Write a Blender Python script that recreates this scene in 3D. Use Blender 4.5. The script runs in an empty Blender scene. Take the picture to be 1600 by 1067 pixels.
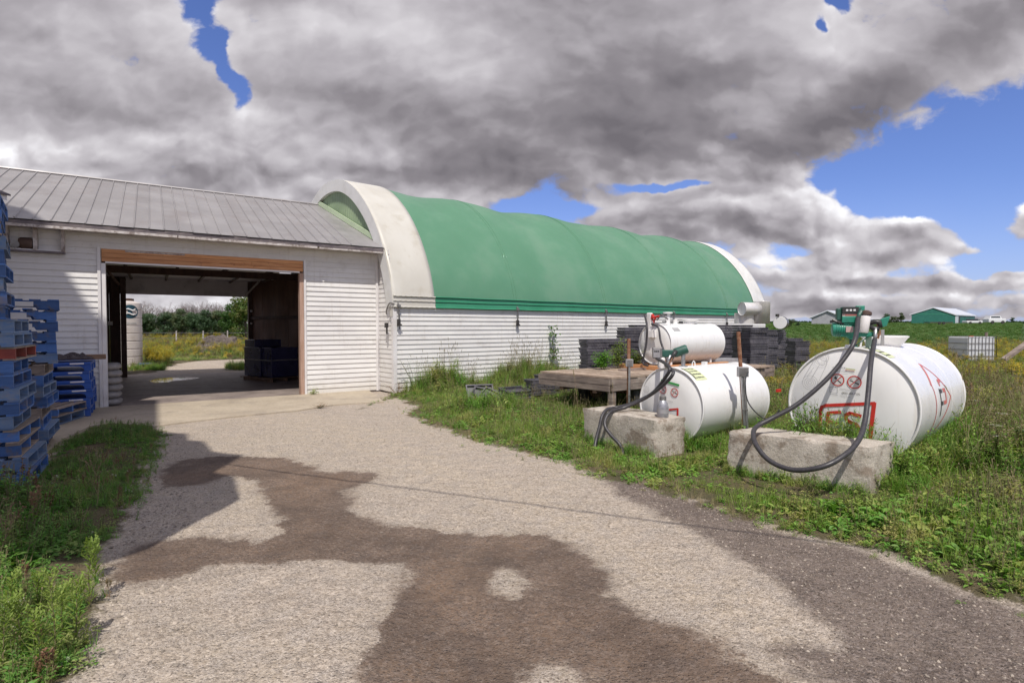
import bpy, bmesh, math, random
import numpy as np
from mathutils import Vector, Matrix, Euler
random.seed(7)
RNG = np.random.default_rng(11)
R = math.radians
sc = bpy.context.scene
COL = sc.collection

# ------------------------------------------------------------------ camera
EYE = 1.65
FPX = 860.0                       # focal length in pixels of a 1600 wide picture
PITCH = math.atan(23.5 / FPX)
cd = bpy.data.cameras.new('camera')
cam = bpy.data.objects.new('camera', cd)
COL.objects.link(cam)
cam.location = (0, 0, EYE)
cam.rotation_euler = (math.pi / 2 - PITCH, 0, 0)
cd.sensor_width = 36
cd.lens = 36 * FPX / 1600
cd.clip_start = 0.05
cd.clip_end = 6000
sc.camera = cam

# ------------------------------------------------------------------ sun, exposure
SUN_EL = R(57.3)
SUN_AZ = Vector((math.cos(R(-84)), math.sin(R(-84))))          # horizontal direction towards the sun
sd = bpy.data.lights.new('sun', 'SUN')
sd.energy = 3.15
sd.angle = R(0.45)
sd.color = (1.0, 0.95, 0.87)
sun = bpy.data.objects.new('sun', sd)
COL.objects.link(sun)
to_sun = Vector((SUN_AZ.x * math.cos(SUN_EL), SUN_AZ.y * math.cos(SUN_EL), math.sin(SUN_EL)))
sun.rotation_euler = to_sun.to_track_quat('Z', 'Y').to_euler()
sun.location = to_sun * 60
sc.view_settings.view_transform = 'Standard'
sc.view_settings.look = 'None'
sc.view_settings.gamma = 1
sc.view_settings.exposure = 0.37
sc.view_settings.use_curve_mapping = False


# ------------------------------------------------------------------ node helper
class NT:
    def __init__(s, tree):
        s.t = tree
        tree.nodes.clear()

    def n(s, typ, ins=None, **props):
        nd = s.t.nodes.new(typ)
        for k, v in props.items():
            setattr(nd, k, v)
        for k, v in (ins or {}).items():
            s.put(nd.inputs[k], v)
        return nd

    def put(s, sock, v):
        if isinstance(v, bpy.types.NodeSocket):
            s.t.links.new(v, sock)
        elif v is not None:
            if hasattr(sock.default_value, '__len__') and not hasattr(v, '__len__'):
                v = (v,) * len(sock.default_value)
            if hasattr(v, '__len__') and len(v) == 3 and len(sock.default_value) == 4:
                v = (*v, 1)
            sock.default_value = v

    def m(s, op, a, b=None, c=None, clamp=False):
        nd = s.t.nodes.new('ShaderNodeMath')
        nd.operation = op
        nd.use_clamp = clamp
        s.put(nd.inputs[0], a)
        if b is not None: s.put(nd.inputs[1], b)
        if c is not None: s.put(nd.inputs[2], c)
        return nd.outputs[0]

    def vm(s, op, a, b=None):
        nd = s.t.nodes.new('ShaderNodeVectorMath')
        nd.operation = op
        s.put(nd.inputs[0], a)
        if b is not None: s.put(nd.inputs[1], b)
        return nd.outputs[0]

    def sstep(s, v, lo, hi, a=0.0, b=1.0):
        nd = s.n('ShaderNodeMapRange', {0: v, 1: lo, 2: hi, 3: a, 4: b}, interpolation_type='SMOOTHSTEP')
        return nd.outputs[0]

    def mix(s, f, a, b, blend='MIX'):
        nd = s.t.nodes.new('ShaderNodeMix')
        nd.data_type = 'RGBA'
        nd.blend_type = blend
        s.put(nd.inputs[0], f)
        s.put(nd.inputs[6], a)
        s.put(nd.inputs[7], b)
        return nd.outputs[2]

    def noise(s, vec, scale, detail=4, rough=0.55, dist=0.0):
        return s.n('ShaderNodeTexNoise', {'Vector': vec, 'Scale': scale, 'Detail': detail, 'Roughness': rough, 'Distortion': dist}).outputs[0]

    def vor(s, vec, scale, feature='F1', out=0, rnd=1.0):
        nd = s.n('ShaderNodeTexVoronoi', {'Vector': vec, 'Scale': scale, 'Randomness': rnd}, feature=feature)
        return nd.outputs[out]

    def comb(s, x, y, z):
        return s.n('ShaderNodeCombineXYZ', {0: x, 1: y, 2: z}).outputs[0]

    def sep(s, v):
        return s.n('ShaderNodeSeparateXYZ', {0: v}).outputs

    def bump(s, h, strength=0.4, dist=0.01):
        return s.n('ShaderNodeBump', {'Height': h, 'Strength': strength, 'Distance': dist}).outputs[0]


# ------------------------------------------------------------------ world: blue sky with a broken cloud deck
world = bpy.data.worlds.new('World')
sc.world = world
world.use_nodes = True
w = NT(world.node_tree)
SKY_STRENGTH = 0.12
sky = w.n('ShaderNodeTexSky', sky_type='NISHITA', sun_disc=False, sun_elevation=SUN_EL,
          sun_rotation=math.atan2(SUN_AZ.x, SUN_AZ.y), air_density=1.0, dust_density=0.6, ozone_density=2.5)
d = w.n('ShaderNodeTexCoord').outputs['Generated']
dx, dy, dz = w.sep(d)
zc = w.m('MAXIMUM', dz, 0.0)
yy = w.m('MAXIMUM', dy, 0.12)
u = w.m('DIVIDE', dx, yy)
v = w.m('DIVIDE', zc, yy)
front = w.sstep(dy, 0.15, 0.4)
# cloud coordinates: perspective of a flat layer, softened at the horizon
k = w.m('DIVIDE', 1.0, w.m('ADD', zc, 0.17))
cx = w.m('MULTIPLY', dx, k)
cy = w.m('MULTIPLY', dy, k)
lay = w.comb(cx, cy, w.m('MULTIPLY', zc, 2.0))


def blob(u0, v0, a, b, rot=0.0):
    """soft ellipse, 1 in the middle, in the direction (u0, v0) of the sky"""
    du = w.m('SUBTRACT', u, u0)
    dv = w.m('SUBTRACT', v, v0)
    if rot:
        c, s_ = math.cos(rot), math.sin(rot)
        p = w.m('ADD', w.m('MULTIPLY', du, c / a), w.m('MULTIPLY', dv, s_ / a))
        q = w.m('ADD', w.m('MULTIPLY', du, -s_ / b), w.m('MULTIPLY', dv, c / b))
    else:
        p = w.m('DIVIDE', du, a)
        q = w.m('DIVIDE', dv, b)
    r2 = w.m('ADD', w.m('MULTIPLY', p, p), w.m('MULTIPLY', q, q))
    return w.m('MULTIPLY', w.m('EXPONENT', w.m('MULTIPLY', r2, -1.0)), front)


def P2(px, py):
    return (px - 800) / 860.0, (510 - py) / 860.0


def B(px, py, rx, ry, rot=0.0):
    a_, b_ = P2(px, py)
    return blob(a_, b_, rx / 860.0, ry / 860.0, rot)


def wsum(terms):
    acc = None
    for wt, s_ in terms:
        x = w.m('MULTIPLY', s_, wt)
        acc = x if acc is None else w.m('ADD', acc, x)
    return acc


#SKYBODY
warp = w.n('ShaderNodeTexNoise', {'Vector': lay, 'Scale': 1.3, 'Detail': 3}).outputs[1]
lay2 = w.vm('ADD', lay, w.vm('SCALE', w.vm('SUBTRACT', warp, (0.5, 0.5, 0.5))))
lay2.node.inputs[1].default_value = (0, 0, 0)
sc_node = [x for x in w.t.nodes if x.type == 'VECT_MATH' and x.operation == 'SCALE'][0]
sc_node.inputs['Scale'].default_value = 0.35
w.t.links.new(sc_node.outputs[0], lay2.node.inputs[1])
n1 = w.noise(lay2, 1.5, 9, 0.52)
uvw = w.n('ShaderNodeTexNoise', {'Vector': w.comb(u, v, dy), 'Scale': 5.0, 'Detail': 5, 'Roughness': 0.6}).outputs[1]
wr = w.sep(uvw)
u = w.m('ADD', u, w.m('MULTIPLY', w.m('SUBTRACT', wr[0], 0.5), 0.11))
v = w.m('ADD', v, w.m('MULTIPLY', w.m('SUBTRACT', wr[1], 0.5), 0.07))
u0_, v0_ = u, v
def puff(du, dv, scale, detail, rough):
    return w.noise(w.comb(w.m('ADD', u, du), w.m('ADD', w.m('MULTIPLY', v, 1.5), dv), w.m('MULTIPLY', dy, 0.7)), scale, detail, rough)
n2 = puff(0, 0, 3.2, 9, 0.50)
n2b = puff(0.03, 0.05, 3.2, 4, 0.45)
n2c = puff(0, 0, 3.2, 4, 0.45)
nf = puff(0, 0, 9.0, 7, 0.58)
n3 = w.noise(lay2, 0.75, 4, 0.5)
def billow(du, dv):
    nd = w.n('ShaderNodeTexVoronoi', {'Vector': w.comb(w.m('ADD', u, du), w.m('ADD', w.m('MULTIPLY', v, 1.7), dv), w.m('MULTIPLY', dy, 0.7)), 'Scale': 6.5, 'Detail': 2.0, 'Roughness': 0.5, 'Lacunarity': 2.3, 'Randomness': 1.0}, feature='F1')
    return nd.outputs[0]
bl = billow(0, 0)
blb = billow(0.015, 0.035)
# the edge of the big deck runs up to the right: everything above the line is cloud
edge = w.m('SUBTRACT', v, w.m('ADD', 0.215, w.m('MULTIPLY', w.m('MAXIMUM', w.m('SUBTRACT', u, 0.42), 0.0), 0.42)))
deck = w.sstep(edge, -0.06, 0.10)
left = w.sstep(u, 0.10, -0.15)
deck = w.m('MAXIMUM', deck, left)
deck = w.m('ADD', w.m('MULTIPLY', deck, front), w.m('MULTIPLY', w.m('SUBTRACT', 1.0, front), 0.62))
cover = wsum([
    (1.02, deck),
    (1.1, B(1110, 342, 150, 56)), (0.8, B(1260, 350, 140, 42)), (0.55, B(990, 350, 90, 40)),
    (1.1, B(1420, 368, 80, 32)), (1.0, B(1310, 408, 130, 20)), (1.0, B(1605, 345, 42, 34)),
    (0.45, B(1530, 392, 70, 9)), (1.1, B(1290, 440, 120, 16)), (1.0, B(1500, 446, 130, 14)),
    (1.15, B(1350, 474, 280, 17)), (0.7, B(1580, 425, 60, 10)), (0.9, B(1400, 495, 360, 10)), (0.4, B(300, 500, 250, 30)),
    (-0.82, B(310, 8, 36, 44, -0.5)), (-0.72, B(335, 70, 24, 40, 0.5)), (-0.70, B(366, 118, 18, 34, 0.75)), (-0.62, B(388, 172, 16, 34, 0.1)),
    (-1.15, B(1296, 6, 26, 22)), (-0.6, B(1269, 46, 10, 14)), (-0.85, B(648, -4, 44, 13)), (-0.62, B(1540, 180, 32, 10, 0.25)),
    (-0.85, B(1055, 290, 75, 9)), (-0.7, B(1510, 300, 130, 36, 0.25)), (-0.62, B(885, 322, 70, 10)),
    (-0.55, B(1225, 398, 40, 16)), (-0.35, B(1540, 410, 60, 14)),
])
dens = w.m('ADD', cover, w.m('ADD', w.m('MULTIPLY', w.m('SUBTRACT', n1, 0.5), 0.95), w.m('MULTIPLY', w.m('SUBTRACT', n2, 0.5), 0.75)))
dens = w.m('ADD', dens, w.m('MULTIPLY', w.m('SUBTRACT', 0.45, bl), 0.42))
alpha = w.sstep(w.m('ADD', dens, w.m('MULTIPLY', w.m('SUBTRACT', nf, 0.5), 1.35)), 0.22, 0.50)
relief = w.m('SUBTRACT', n2c, n2b)
# brightness of the cloud: thin rims bright, thick bellies grey
thick = w.sstep(dens, 0.35, 1.15)
lit = wsum([
    (-0.20, thick), (0.95, relief), (0.50, w.m('MULTIPLY', w.m('SUBTRACT', blb, bl), w.sstep(v0_, 0.5, 0.15, 0.35, 1.0))), (0.12, w.m('SUBTRACT', 0.45, bl)), (0.22, w.m('SUBTRACT', n3, 0.5)), (0.42, w.m('SUBTRACT', n1, 0.5)), (0.42, w.m('SUBTRACT', n2, 0.5)), (0.20, w.m('SUBTRACT', nf, 0.5)), 
    (-0.20, B(1020, 130, 190, 95)), (-0.20, B(1000, 215, 170, 60)), (-0.22, B(1270, 215, 190, 50, 0.45)), (-0.20, B(1470, 85, 190, 50, 0.5)),
    (-0.16, B(640, 190, 260, 50, -0.35)), (-0.26, B(800, 275, 150, 45)), (-0.10, B(210, 180, 160, 40)), (-0.12, B(560, 265, 180, 26)), (-0.12, B(850, 60, 120, 40)),
    (0.16, B(520, 40, 190, 60)), (0.16, B(230, 90, 130, 70)), (0.20, B(400, 235, 150, 34, -0.25)), (0.18, B(1180, 190, 110, 40, 0.35)),
    (0.20, B(1270, 90, 90, 60)), (0.14, B(1150, 30, 120, 50)), (0.12, B(1510, 185, 130, 34, 0.4)), (0.14, B(60, 250, 160, 60)), (0.34, B(280, 480, 200, 36)), (0.14, B(700, 130, 110, 50)), (0.16, B(920, 255, 90, 26)),
    (0.24, B(1110, 316, 170, 24)), (0.14, B(1290, 335, 110, 18)), (-0.24, B(1120, 386, 170, 16)), (0.22, B(1430, 348, 60, 16)), (-0.20, B(1400, 398, 100, 9)), (0.3, B(1600, 325, 40, 16)),
    (0.20, B(1300, 428, 110, 8)), (0.15, B(1350, 462, 240, 7)), (-0.06, B(1350, 484, 260, 10)), (0.04, B(1250, 365, 260, 60)), (0.10, B(1350, 440, 260, 40)), (-0.10, B(1000, 160, 260, 110)),
])
val = w.m('ADD', 0.655, lit)
cr = w.n('ShaderNodeValToRGB', {0: val})
els = cr.color_ramp.elements
els[0].position = 0.05; els[0].color = (0.135, 0.125, 0.14, 1)
els[1].position = 0.98; els[1].color = (0.92, 0.92, 0.95, 1)
for p_, c_ in ((0.28, (0.215, 0.20, 0.218)), (0.50, (0.36, 0.34, 0.365)), (0.72, (0.54, 0.52, 0.545))):
    e = els.new(p_); e.color = (*c_, 1)
cloud = w.vm('MULTIPLY', cr.outputs[0], (1 / SKY_STRENGTH,) * 3)
blue = w.vm('MULTIPLY', sky.outputs[0], (0.58, 0.62, 0.93))
# thin veil low down
veil = w.sstep(v, 0.30, 0.0, 0.0, 0.35)
blue = w.mix(veil, blue, (0.36 / SKY_STRENGTH, 0.44 / SKY_STRENGTH, 0.72 / SKY_STRENGTH))
col = w.mix(alpha, blue, cloud)
gr = w.sstep(dz, -0.02, 0.0)
col = w.mix(gr, (0.10 / SKY_STRENGTH, 0.11 / SKY_STRENGTH, 0.08 / SKY_STRENGTH), col)
bg = w.n('ShaderNodeBackground', {0: col, 1: SKY_STRENGTH})
out = w.n('ShaderNodeOutputWorld', {0: bg.outputs[0]})
world.cycles.sampling_method = 'MANUAL'
world.cycles.sample_map_resolution = 1024

# ------------------------------------------------------------------ geometry helpers
def ray(px, py):
    x = (px - 800) / FPX
    y = -(py - 533.5) / FPX
    c, s = math.cos(PITCH), math.sin(PITCH)
    return Vector((x, c + s * y, -s + c * y))


def G(px, py, z=0.0):
    """ground point (height z) seen at a pixel of the survey photograph"""
    r = ray(px, py)
    return Vector((0, 0, EYE)) + r * ((z - EYE) / r.z)


def PT(px, py, dist):
    """point seen at a pixel, at distance dist along the view axis Y"""
    r = ray(px, py)
    return Vector((0, 0, EYE)) + r * (dist / r.y)


WM = {}     # world matrices of the things (they are read before the depsgraph exists)


def tag(o, label=None, cat=None, group=None, kind=None):
    if label: o['label'] = label
    if cat: o['category'] = cat
    if group: o['group'] = group
    if kind: o['kind'] = kind
    return o


def thing(name, label, cat, loc=(0, 0, 0), rotz=0.0, group=None):
    o = bpy.data.objects.new(name, None)
    o.empty_display_size = 0.2
    COL.objects.link(o)
    o.location = loc
    o.rotation_euler = (0, 0, rotz)
    WM[o] = Matrix.Translation(Vector(loc)) @ Matrix.Rotation(rotz, 4, 'Z')
    return tag(o, label, cat, group)


def link(name, me, parent=None, world=False):
    o = bpy.data.objects.new(name, me)
    COL.objects.link(o)
    if parent is not None:
        o.parent = parent
        WM[o] = WM[parent]
    else:
        WM[o] = Matrix.Identity(4)
    return o


def dup_tree(root, loc, rotz, label, group=None, name=None):
    r = root.copy()
    if name: r.name = name
    COL.objects.link(r)
    r.location = loc
    r.rotation_euler = (0, 0, rotz)
    WM[r] = Matrix.Translation(Vector(loc)) @ Matrix.Rotation(rotz, 4, 'Z')
    r['label'] = label
    if group: r['group'] = group
    for ch in root.children:
        c = ch.copy(); COL.objects.link(c); c.parent = r
        WM[c] = WM[r]
        for g in ch.children:
            e = g.copy(); COL.objects.link(e); e.parent = c
    return r


class MB:
    def __init__(s):
        s.v = []; s.f = []; s.mi = []

    def add(s, vs, fs, mi=0):
        n = len(s.v)
        s.v += [Vector(a) for a in vs]
        s.f += [tuple(n + i for i in f) for f in fs]
        s.mi += [mi] * len(fs)
        return s

    def obox(s, o, a, b, c, mi=0):
        """box from corner o with edge vectors a, b, c"""
        o, a, b, c = map(Vector, (o, a, b, c))
        if a.cross(b).dot(c) < 0:
            o = o + c; c = -c
        vs = [o, o + a, o + a + b, o + b, o + c, o + a + c, o + a + b + c, o + b + c]
        return s.add(vs, [(3, 2, 1, 0), (4, 5, 6, 7), (0, 1, 5, 4), (1, 2, 6, 5), (2, 3, 7, 6), (3, 0, 4, 7)], mi)

    def box(s, x0, x1, y0, y1, z0, z1, mi=0):
        return s.obox((x0, y0, z0), (x1 - x0, 0, 0), (0, y1 - y0, 0), (0, 0, z1 - z0), mi)

    def cbox(s, c, sx, sy, sz, rz=0.0, mi=0):
        c = Vector(c)
        a = Vector((math.cos(rz), math.sin(rz), 0)) * sx
        b = Vector((-math.sin(rz), math.cos(rz), 0)) * sy
        k = Vector((0, 0, sz))
        return s.obox(c - a / 2 - b / 2 - k / 2, a, b, k, mi)

    def quad(s, *p, mi=0):
        return s.add(p, [tuple(range(len(p)))], mi)

    def tube(s, pts, r, n=8, cap=True, mi=0, closed=False):
        pts = [Vector(p) for p in pts]
        rs = r if hasattr(r, '__len__') else [r] * len(pts)
        m = len(pts)
        base = len(s.v)
        up = None
        for i, p in enumerate(pts):
            a = pts[max(i - 1, 0)]; b = pts[min(i + 1, m - 1)]
            if closed:
                a = pts[(i - 1) % m]; b = pts[(i + 1) % m]
            t = (b - a).normalized()
            if up is None:
                up = Vector((0, 0, 1)) if abs(t.z) < 0.9 else Vector((1, 0, 0))
            x = t.cross(up)
            if x.length < 1e-4: x = t.orthogonal()
            x.normalize()
            y = t.cross(x).normalized()
            up = -y if (-y).dot(up) > 0 else y
            for j in range(n):
                an = 2 * math.pi * j / n
                s.v.append(p + (x * math.cos(an) + y * math.sin(an)) * rs[i])
        rings = m if closed else m - 1
        for i in range(rings):
            i2 = (i + 1) % m
            for j in range(n):
                j2 = (j + 1) % n
                s.f.append((base + i * n + j, base + i * n + j2, base + i2 * n + j2, base + i2 * n + j)); s.mi.append(mi)
        if cap and not closed:
            s.f.append(tuple(base + j for j in reversed(range(n)))); s.mi.append(mi)
            s.f.append(tuple(base + (m - 1) * n + j for j in range(n))); s.mi.append(mi)
        return s

    def lathe(s, prof, org=(0, 0, 0), axis=(0, 0, 1), n=24, mi=0, cap0=True, cap1=True):
        """prof: list of (radius, height along the axis)"""
        org = Vector(org); ax = Vector(axis).normalized()
        x = ax.orthogonal().normalized() if abs(ax.z) > .99 else ax.cross(Vector((0, 0, 1))).normalized()
        y = ax.cross(x)
        base = len(s.v)
        for r, h in prof:
            for j in range(n):
                a = 2 * math.pi * j / n
                s.v.append(org + ax * h + (x * math.cos(a) + y * math.sin(a)) * r)
        for i in range(len(prof) - 1):
            for j in range(n):
                j2 = (j + 1) % n
                s.f.append((base + i * n + j, base + i * n + j2, base + (i + 1) * n + j2, base + (i + 1) * n + j)); s.mi.append(mi)
        if cap0: s.f.append(tuple(base + j for j in reversed(range(n)))); s.mi.append(mi)
        if cap1: s.f.append(tuple(base + (len(prof) - 1) * n + j for j in range(n))); s.mi.append(mi)
        return s

    def prism(s, poly, z0, z1, mi=0):
        n = len(poly)
        ar = sum(poly[i][0] * poly[(i + 1) % n][1] - poly[(i + 1) % n][0] * poly[i][1] for i in range(n))
        if ar < 0: poly = poly[::-1]
        vs = [(p[0], p[1], z0) for p in poly] + [(p[0], p[1], z1) for p in poly]
        fs = [tuple(reversed(range(n))), tuple(range(n, 2 * n))] + [(i, (i + 1) % n, n + (i + 1) % n, n + i) for i in range(n)]
        return s.add(vs, fs, mi)

    def mesh(s, name, mats, smooth=False, fix=False, inv=None):
        me = bpy.data.meshes.new(name)
        vs = [inv @ p for p in s.v] if inv is not None else s.v
        me.from_pydata([tuple(p) for p in vs], [], s.f)
        for m_ in (mats if isinstance(mats, (list, tuple)) else [mats]):
            me.materials.append(m_)
        if any(s.mi): me.polygons.foreach_set('material_index', s.mi)
        if smooth: me.polygons.foreach_set('use_smooth', [True] * len(me.polygons))
        if fix:
            bm = bmesh.new(); bm.from_mesh(me)
            bmesh.ops.recalc_face_normals(bm, faces=bm.faces)
            bm.to_mesh(me); bm.free()
        me.update()
        return me

    def build(s, name, mats, parent=None, smooth=False, fix=False, world=True, bevel=0.0, auto=None):
        """world=True: the coordinates are world ones and are brought into the parent's frame"""
        inv = WM[parent].inverted() if (parent is not None and world) else None
        me = s.mesh(name, mats, smooth, fix, inv)
        o = link(name, me, parent)
        if bevel:
            b = o.modifiers.new('bevel', 'BEVEL'); b.width = bevel; b.segments = 2; b.limit_method = 'ANGLE'
        if auto:
            smooth_by_angle(me, auto)
        return o


def smooth_by_angle(me, deg=35):
    bm = bmesh.new(); bm.from_mesh(me)
    for f in bm.faces: f.smooth = True
    for e in bm.edges:
        e.smooth = not (len(e.link_faces) == 2 and e.calc_face_angle(0) > R(deg))
    bm.to_mesh(me); bm.free()


def spline(pts, k=6):
    pts = [Vector(p) for p in pts]
    out_ = []
    for i in range(len(pts) - 1):
        p0 = pts[max(i - 1, 0)]; p1 = pts[i]; p2 = pts[i + 1]; p3 = pts[min(i + 2, len(pts) - 1)]
        for j in range(k):
            t = j / k
            out_.append(0.5 * ((2 * p1) + (p2 - p0) * t + (2 * p0 - 5 * p1 + 4 * p2 - p3) * t * t + (3 * p1 - p0 - 3 * p2 + p3) * t ** 3))
    out_.append(pts[-1])
    return out_


# ------------------------------------------------------------------ materials
MATS = {}


def mat(name, c1, c2=None, scale=4.0, rough=0.7, metal=0.0, bump=0.0, bscale=None, detail=6, spec=0.5,
        dirt=None, dscale=2.0, damt=0.4, dlo=0.5, dhi=0.7, stretch=None, coat=0.0, obj_var=0.0, trans=0.0, low=None, space='Object', grain=0.0, streak=None, flake=None):
    """procedural surface: two colours mixed by noise, optional dirt blotches, per-object variation, bump"""
    m_ = bpy.data.materials.new(name)
    m_.use_nodes = True
    t = NT(m_.node_tree)
    tc = t.n('ShaderNodeTexCoord').outputs[space]
    geo = t.n('ShaderNodeNewGeometry')
    if space == 'Object': tc = geo.outputs['Position']
    vec = tc
    if stretch: vec = t.vm('MULTIPLY', tc, stretch)
    n_ = t.noise(vec, scale, detail, 0.6)
    f = t.sstep(n_, 0.32, 0.68)
    c2 = c2 or tuple(x * 0.8 for x in c1)
    col_ = t.mix(f, c1, c2)
    if grain:
        g = t.noise(vec, scale * 14, 3, 0.7)
        col_ = t.mix(t.sstep(g, 0.35, 0.65, 0, grain), col_, tuple(x * 0.45 for x in c1))
    if dirt:
        dn = t.noise(tc, dscale, 7, 0.65)
        col_ = t.mix(t.sstep(dn, dlo, dhi, 0, damt), col_, dirt)
    if streak:   # (colour, amount): run-off marks down the surface
        sn = t.noise(t.vm('MULTIPLY', tc, (9, 9, .7)), 1.6, 5, .6)
        col_ = t.mix(t.m('MULTIPLY', t.sstep(sn, .52, .72, 0, streak[1]), t.sstep(t.noise(tc, 1.7, 3, .5), .40, .62)), col_, streak[0])
    if flake:    # (colour, amount): small flaked and scratched spots gathered in patches
        fn = t.noise(t.vm('MULTIPLY', tc, (1, 1, 2.5)), 22, 5, .7)
        col_ = t.mix(t.m('MULTIPLY', t.sstep(fn, .62, .68, 0, flake[1]), t.sstep(t.noise(tc, 1.1, 4, .6), .46, .60)), col_, flake[0])
    if low:   # splash dirt near the ground: (colour, height, amount)
        z = t.sep(geo.outputs['Position'])[2]
        nn = t.noise(tc, 9, 5, 0.6)
        z = t.m('ADD', z, t.m('MULTIPLY', t.m('SUBTRACT', nn, 0.5), low[1] * 0.8))
        col_ = t.mix(t.sstep(z, low[1], 0.0, 0, low[2]), col_, low[0])
    if obj_var:
        r_ = t.n('ShaderNodeObjectInfo').outputs['Random']
        hs = t.n('ShaderNodeHueSaturation', {'Color': col_, 'Value': t.m('ADD', 1 - obj_var, t.m('MULTIPLY', r_, 2 * obj_var))})
        col_ = hs.outputs[0]
    p = t.n('ShaderNodeBsdfPrincipled', {'Base Color': col_, 'Metallic': metal, 'Specular IOR Level': spec, 'Coat Weight': coat})
    rn = t.sstep(t.noise(tc, (bscale or scale) * 0.7, 4, 0.6), 0.3, 0.7, max(rough - 0.1, 0.03), min(rough + 0.1, 1))
    t.put(p.inputs['Roughness'], rn)
    if bump:
        bn = t.noise(vec, bscale or scale * 4, 6, 0.65)
        t.put(p.inputs['Normal'], t.bump(bn, bump, 0.01))
    sh = p.outputs[0]
    if trans:
        tr = t.n('ShaderNodeBsdfTranslucent', {0: col_})
        sh = t.n('ShaderNodeMixShader', {0: trans, 1: sh, 2: tr.outputs[0]}).outputs[0]
    t.n('ShaderNodeOutputMaterial', {0: sh})
    MATS[name] = m_
    return m_


def leafmat(name, c1, c2, c3=None, rough=0.5, trans=0.42):
    """foliage: colour differs from plant to plant and from clump to clump"""
    m_ = bpy.data.materials.new(name)
    m_.use_nodes = True
    t = NT(m_.node_tree)
    geo = t.n('ShaderNodeNewGeometry')
    pos = geo.outputs['Position']
    r_ = t.n('ShaderNodeObjectInfo').outputs['Random']
    n_ = t.noise(pos, 0.9, 3, 0.6)
    col_ = t.mix(t.sstep(t.m('ADD', t.m('MULTIPLY', r_, 0.6), t.m('MULTIPLY', n_, 0.5)), 0.25, 0.85), c1, c2)
    if c3:
        n2_ = t.noise(pos, 2.3, 3, 0.6)
        col_ = t.mix(t.sstep(t.m('ADD', n2_, t.m('MULTIPLY', r_, 0.25)), 0.62, 0.80), col_, c3)
    fine = t.noise(pos, 40, 2, 0.5)
    col_ = t.n('ShaderNodeHueSaturation', {'Color': col_, 'Value': t.m('ADD', 0.7, t.m('MULTIPLY', fine, 0.6))}).outputs[0]
    p = t.n('ShaderNodeBsdfPrincipled', {'Base Color': col_, 'Roughness': rough, 'Specular IOR Level': 0.3})
    tr = t.n('ShaderNodeBsdfTranslucent', {0: t.vm('MULTIPLY', col_, (1.1, 1.25, 0.6))})
    sh = t.n('ShaderNodeMixShader', {0: trans, 1: p.outputs[0], 2: tr.outputs[0]}).outputs[0]
    t.n('ShaderNodeOutputMaterial', {0: sh})
    MATS[name] = m_
    return m_


WHITE = mat('white_siding', (.77, .755, .735), (.70, .68, .665), 1.3, .45, flake=((.30, .24, .20), .75), streak=((.50, .45, .40), .35), dirt=(.42, .38, .33), dscale=3.2, damt=.35, dlo=.52, dhi=.75,
            low=((.50, .45, .36), .38, .45), bump=.08, bscale=8, stretch=(1, 1, 3), obj_var=.03)
TRIM = mat('white_trim', (.78, .76, .76), (.70, .67, .66), 3, .45, dirt=(.4, .36, .32), damt=.3)
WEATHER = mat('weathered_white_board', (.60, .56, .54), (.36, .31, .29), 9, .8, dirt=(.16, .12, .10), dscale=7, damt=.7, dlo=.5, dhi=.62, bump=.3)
ROOF = mat('galvanised_roof', (.36, .345, .345), (.30, .285, .285), 1.2, .42, .25, bump=.06, bscale=3, stretch=(1, 1, 1), obj_var=.05, dirt=(.24, .2, .19), dscale=1.1, damt=.35)
ROOF_EDGE = mat('dark_roof_edge', (.12, .10, .11), (.20, .17, .17), 6, .6, .2)
LUMBER = mat('new_lumber', (.66, .33, .15), (.50, .22, .09), 2.2, .65, stretch=(1, 1, 9), bump=.15, obj_var=.08, dirt=(.16, .06, .03), dscale=6, damt=.5, dlo=.62, dhi=.7)
JAMB = mat('jamb_wood', (.46, .31, .24), (.36, .22, .16), 4, .7, stretch=(4, 4, .5), bump=.2)
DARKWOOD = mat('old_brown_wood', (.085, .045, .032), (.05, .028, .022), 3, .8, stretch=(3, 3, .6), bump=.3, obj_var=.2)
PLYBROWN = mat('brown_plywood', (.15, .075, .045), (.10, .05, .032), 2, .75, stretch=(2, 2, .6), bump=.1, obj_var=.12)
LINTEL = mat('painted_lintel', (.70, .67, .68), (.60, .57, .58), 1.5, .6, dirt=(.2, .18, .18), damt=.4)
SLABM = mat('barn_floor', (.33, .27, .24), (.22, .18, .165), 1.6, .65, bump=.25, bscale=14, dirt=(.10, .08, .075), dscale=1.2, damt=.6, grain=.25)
APRON = mat('concrete_apron', (.50, .425, .325), (.42, .35, .265), 1.7, .85, bump=.25, bscale=25, dirt=(.25, .21, .175), dscale=1.4, damt=.55, grain=.3)
GREEN = mat('green_fabric', (.090, .235, .140), (.105, .26, .16), .5, .5, streak=((.13, .24, .17), .5), bump=.05, bscale=2, dirt=(.17, .29, .20), dscale=.5, damt=.5, dlo=.45, dhi=.7, coat=.06)
GREEN_HEM = mat('green_hem', (.035, .25, .135), (.05, .28, .16), 2, .42)
CREAM = mat('cream_fabric', (.60, .58, .53), (.53, .505, .45), 1.0, .5, bump=.1, bscale=3, dirt=(.42, .38, .30), dscale=2.2, damt=.55, dlo=.52, dhi=.75, stretch=(1, 1, .5))
CREAM2 = mat('white_fabric', (.70, .695, .68), (.64, .63, .61), 2, .5, dirt=(.5, .5, .46), damt=.3)
PALEGREEN = mat('pale_green_sheet', (.30, .39, .24), (.23, .31, .19), 1.5, .5, .1)
PALEGREEN2 = mat('pale_green_flashing', (.52, .62, .42), (.45, .55, .36), 2, .5)
METAL = mat('grey_steel', (.30, .29, .28), (.20, .19, .185), 8, .5, .7, bump=.1)
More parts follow.
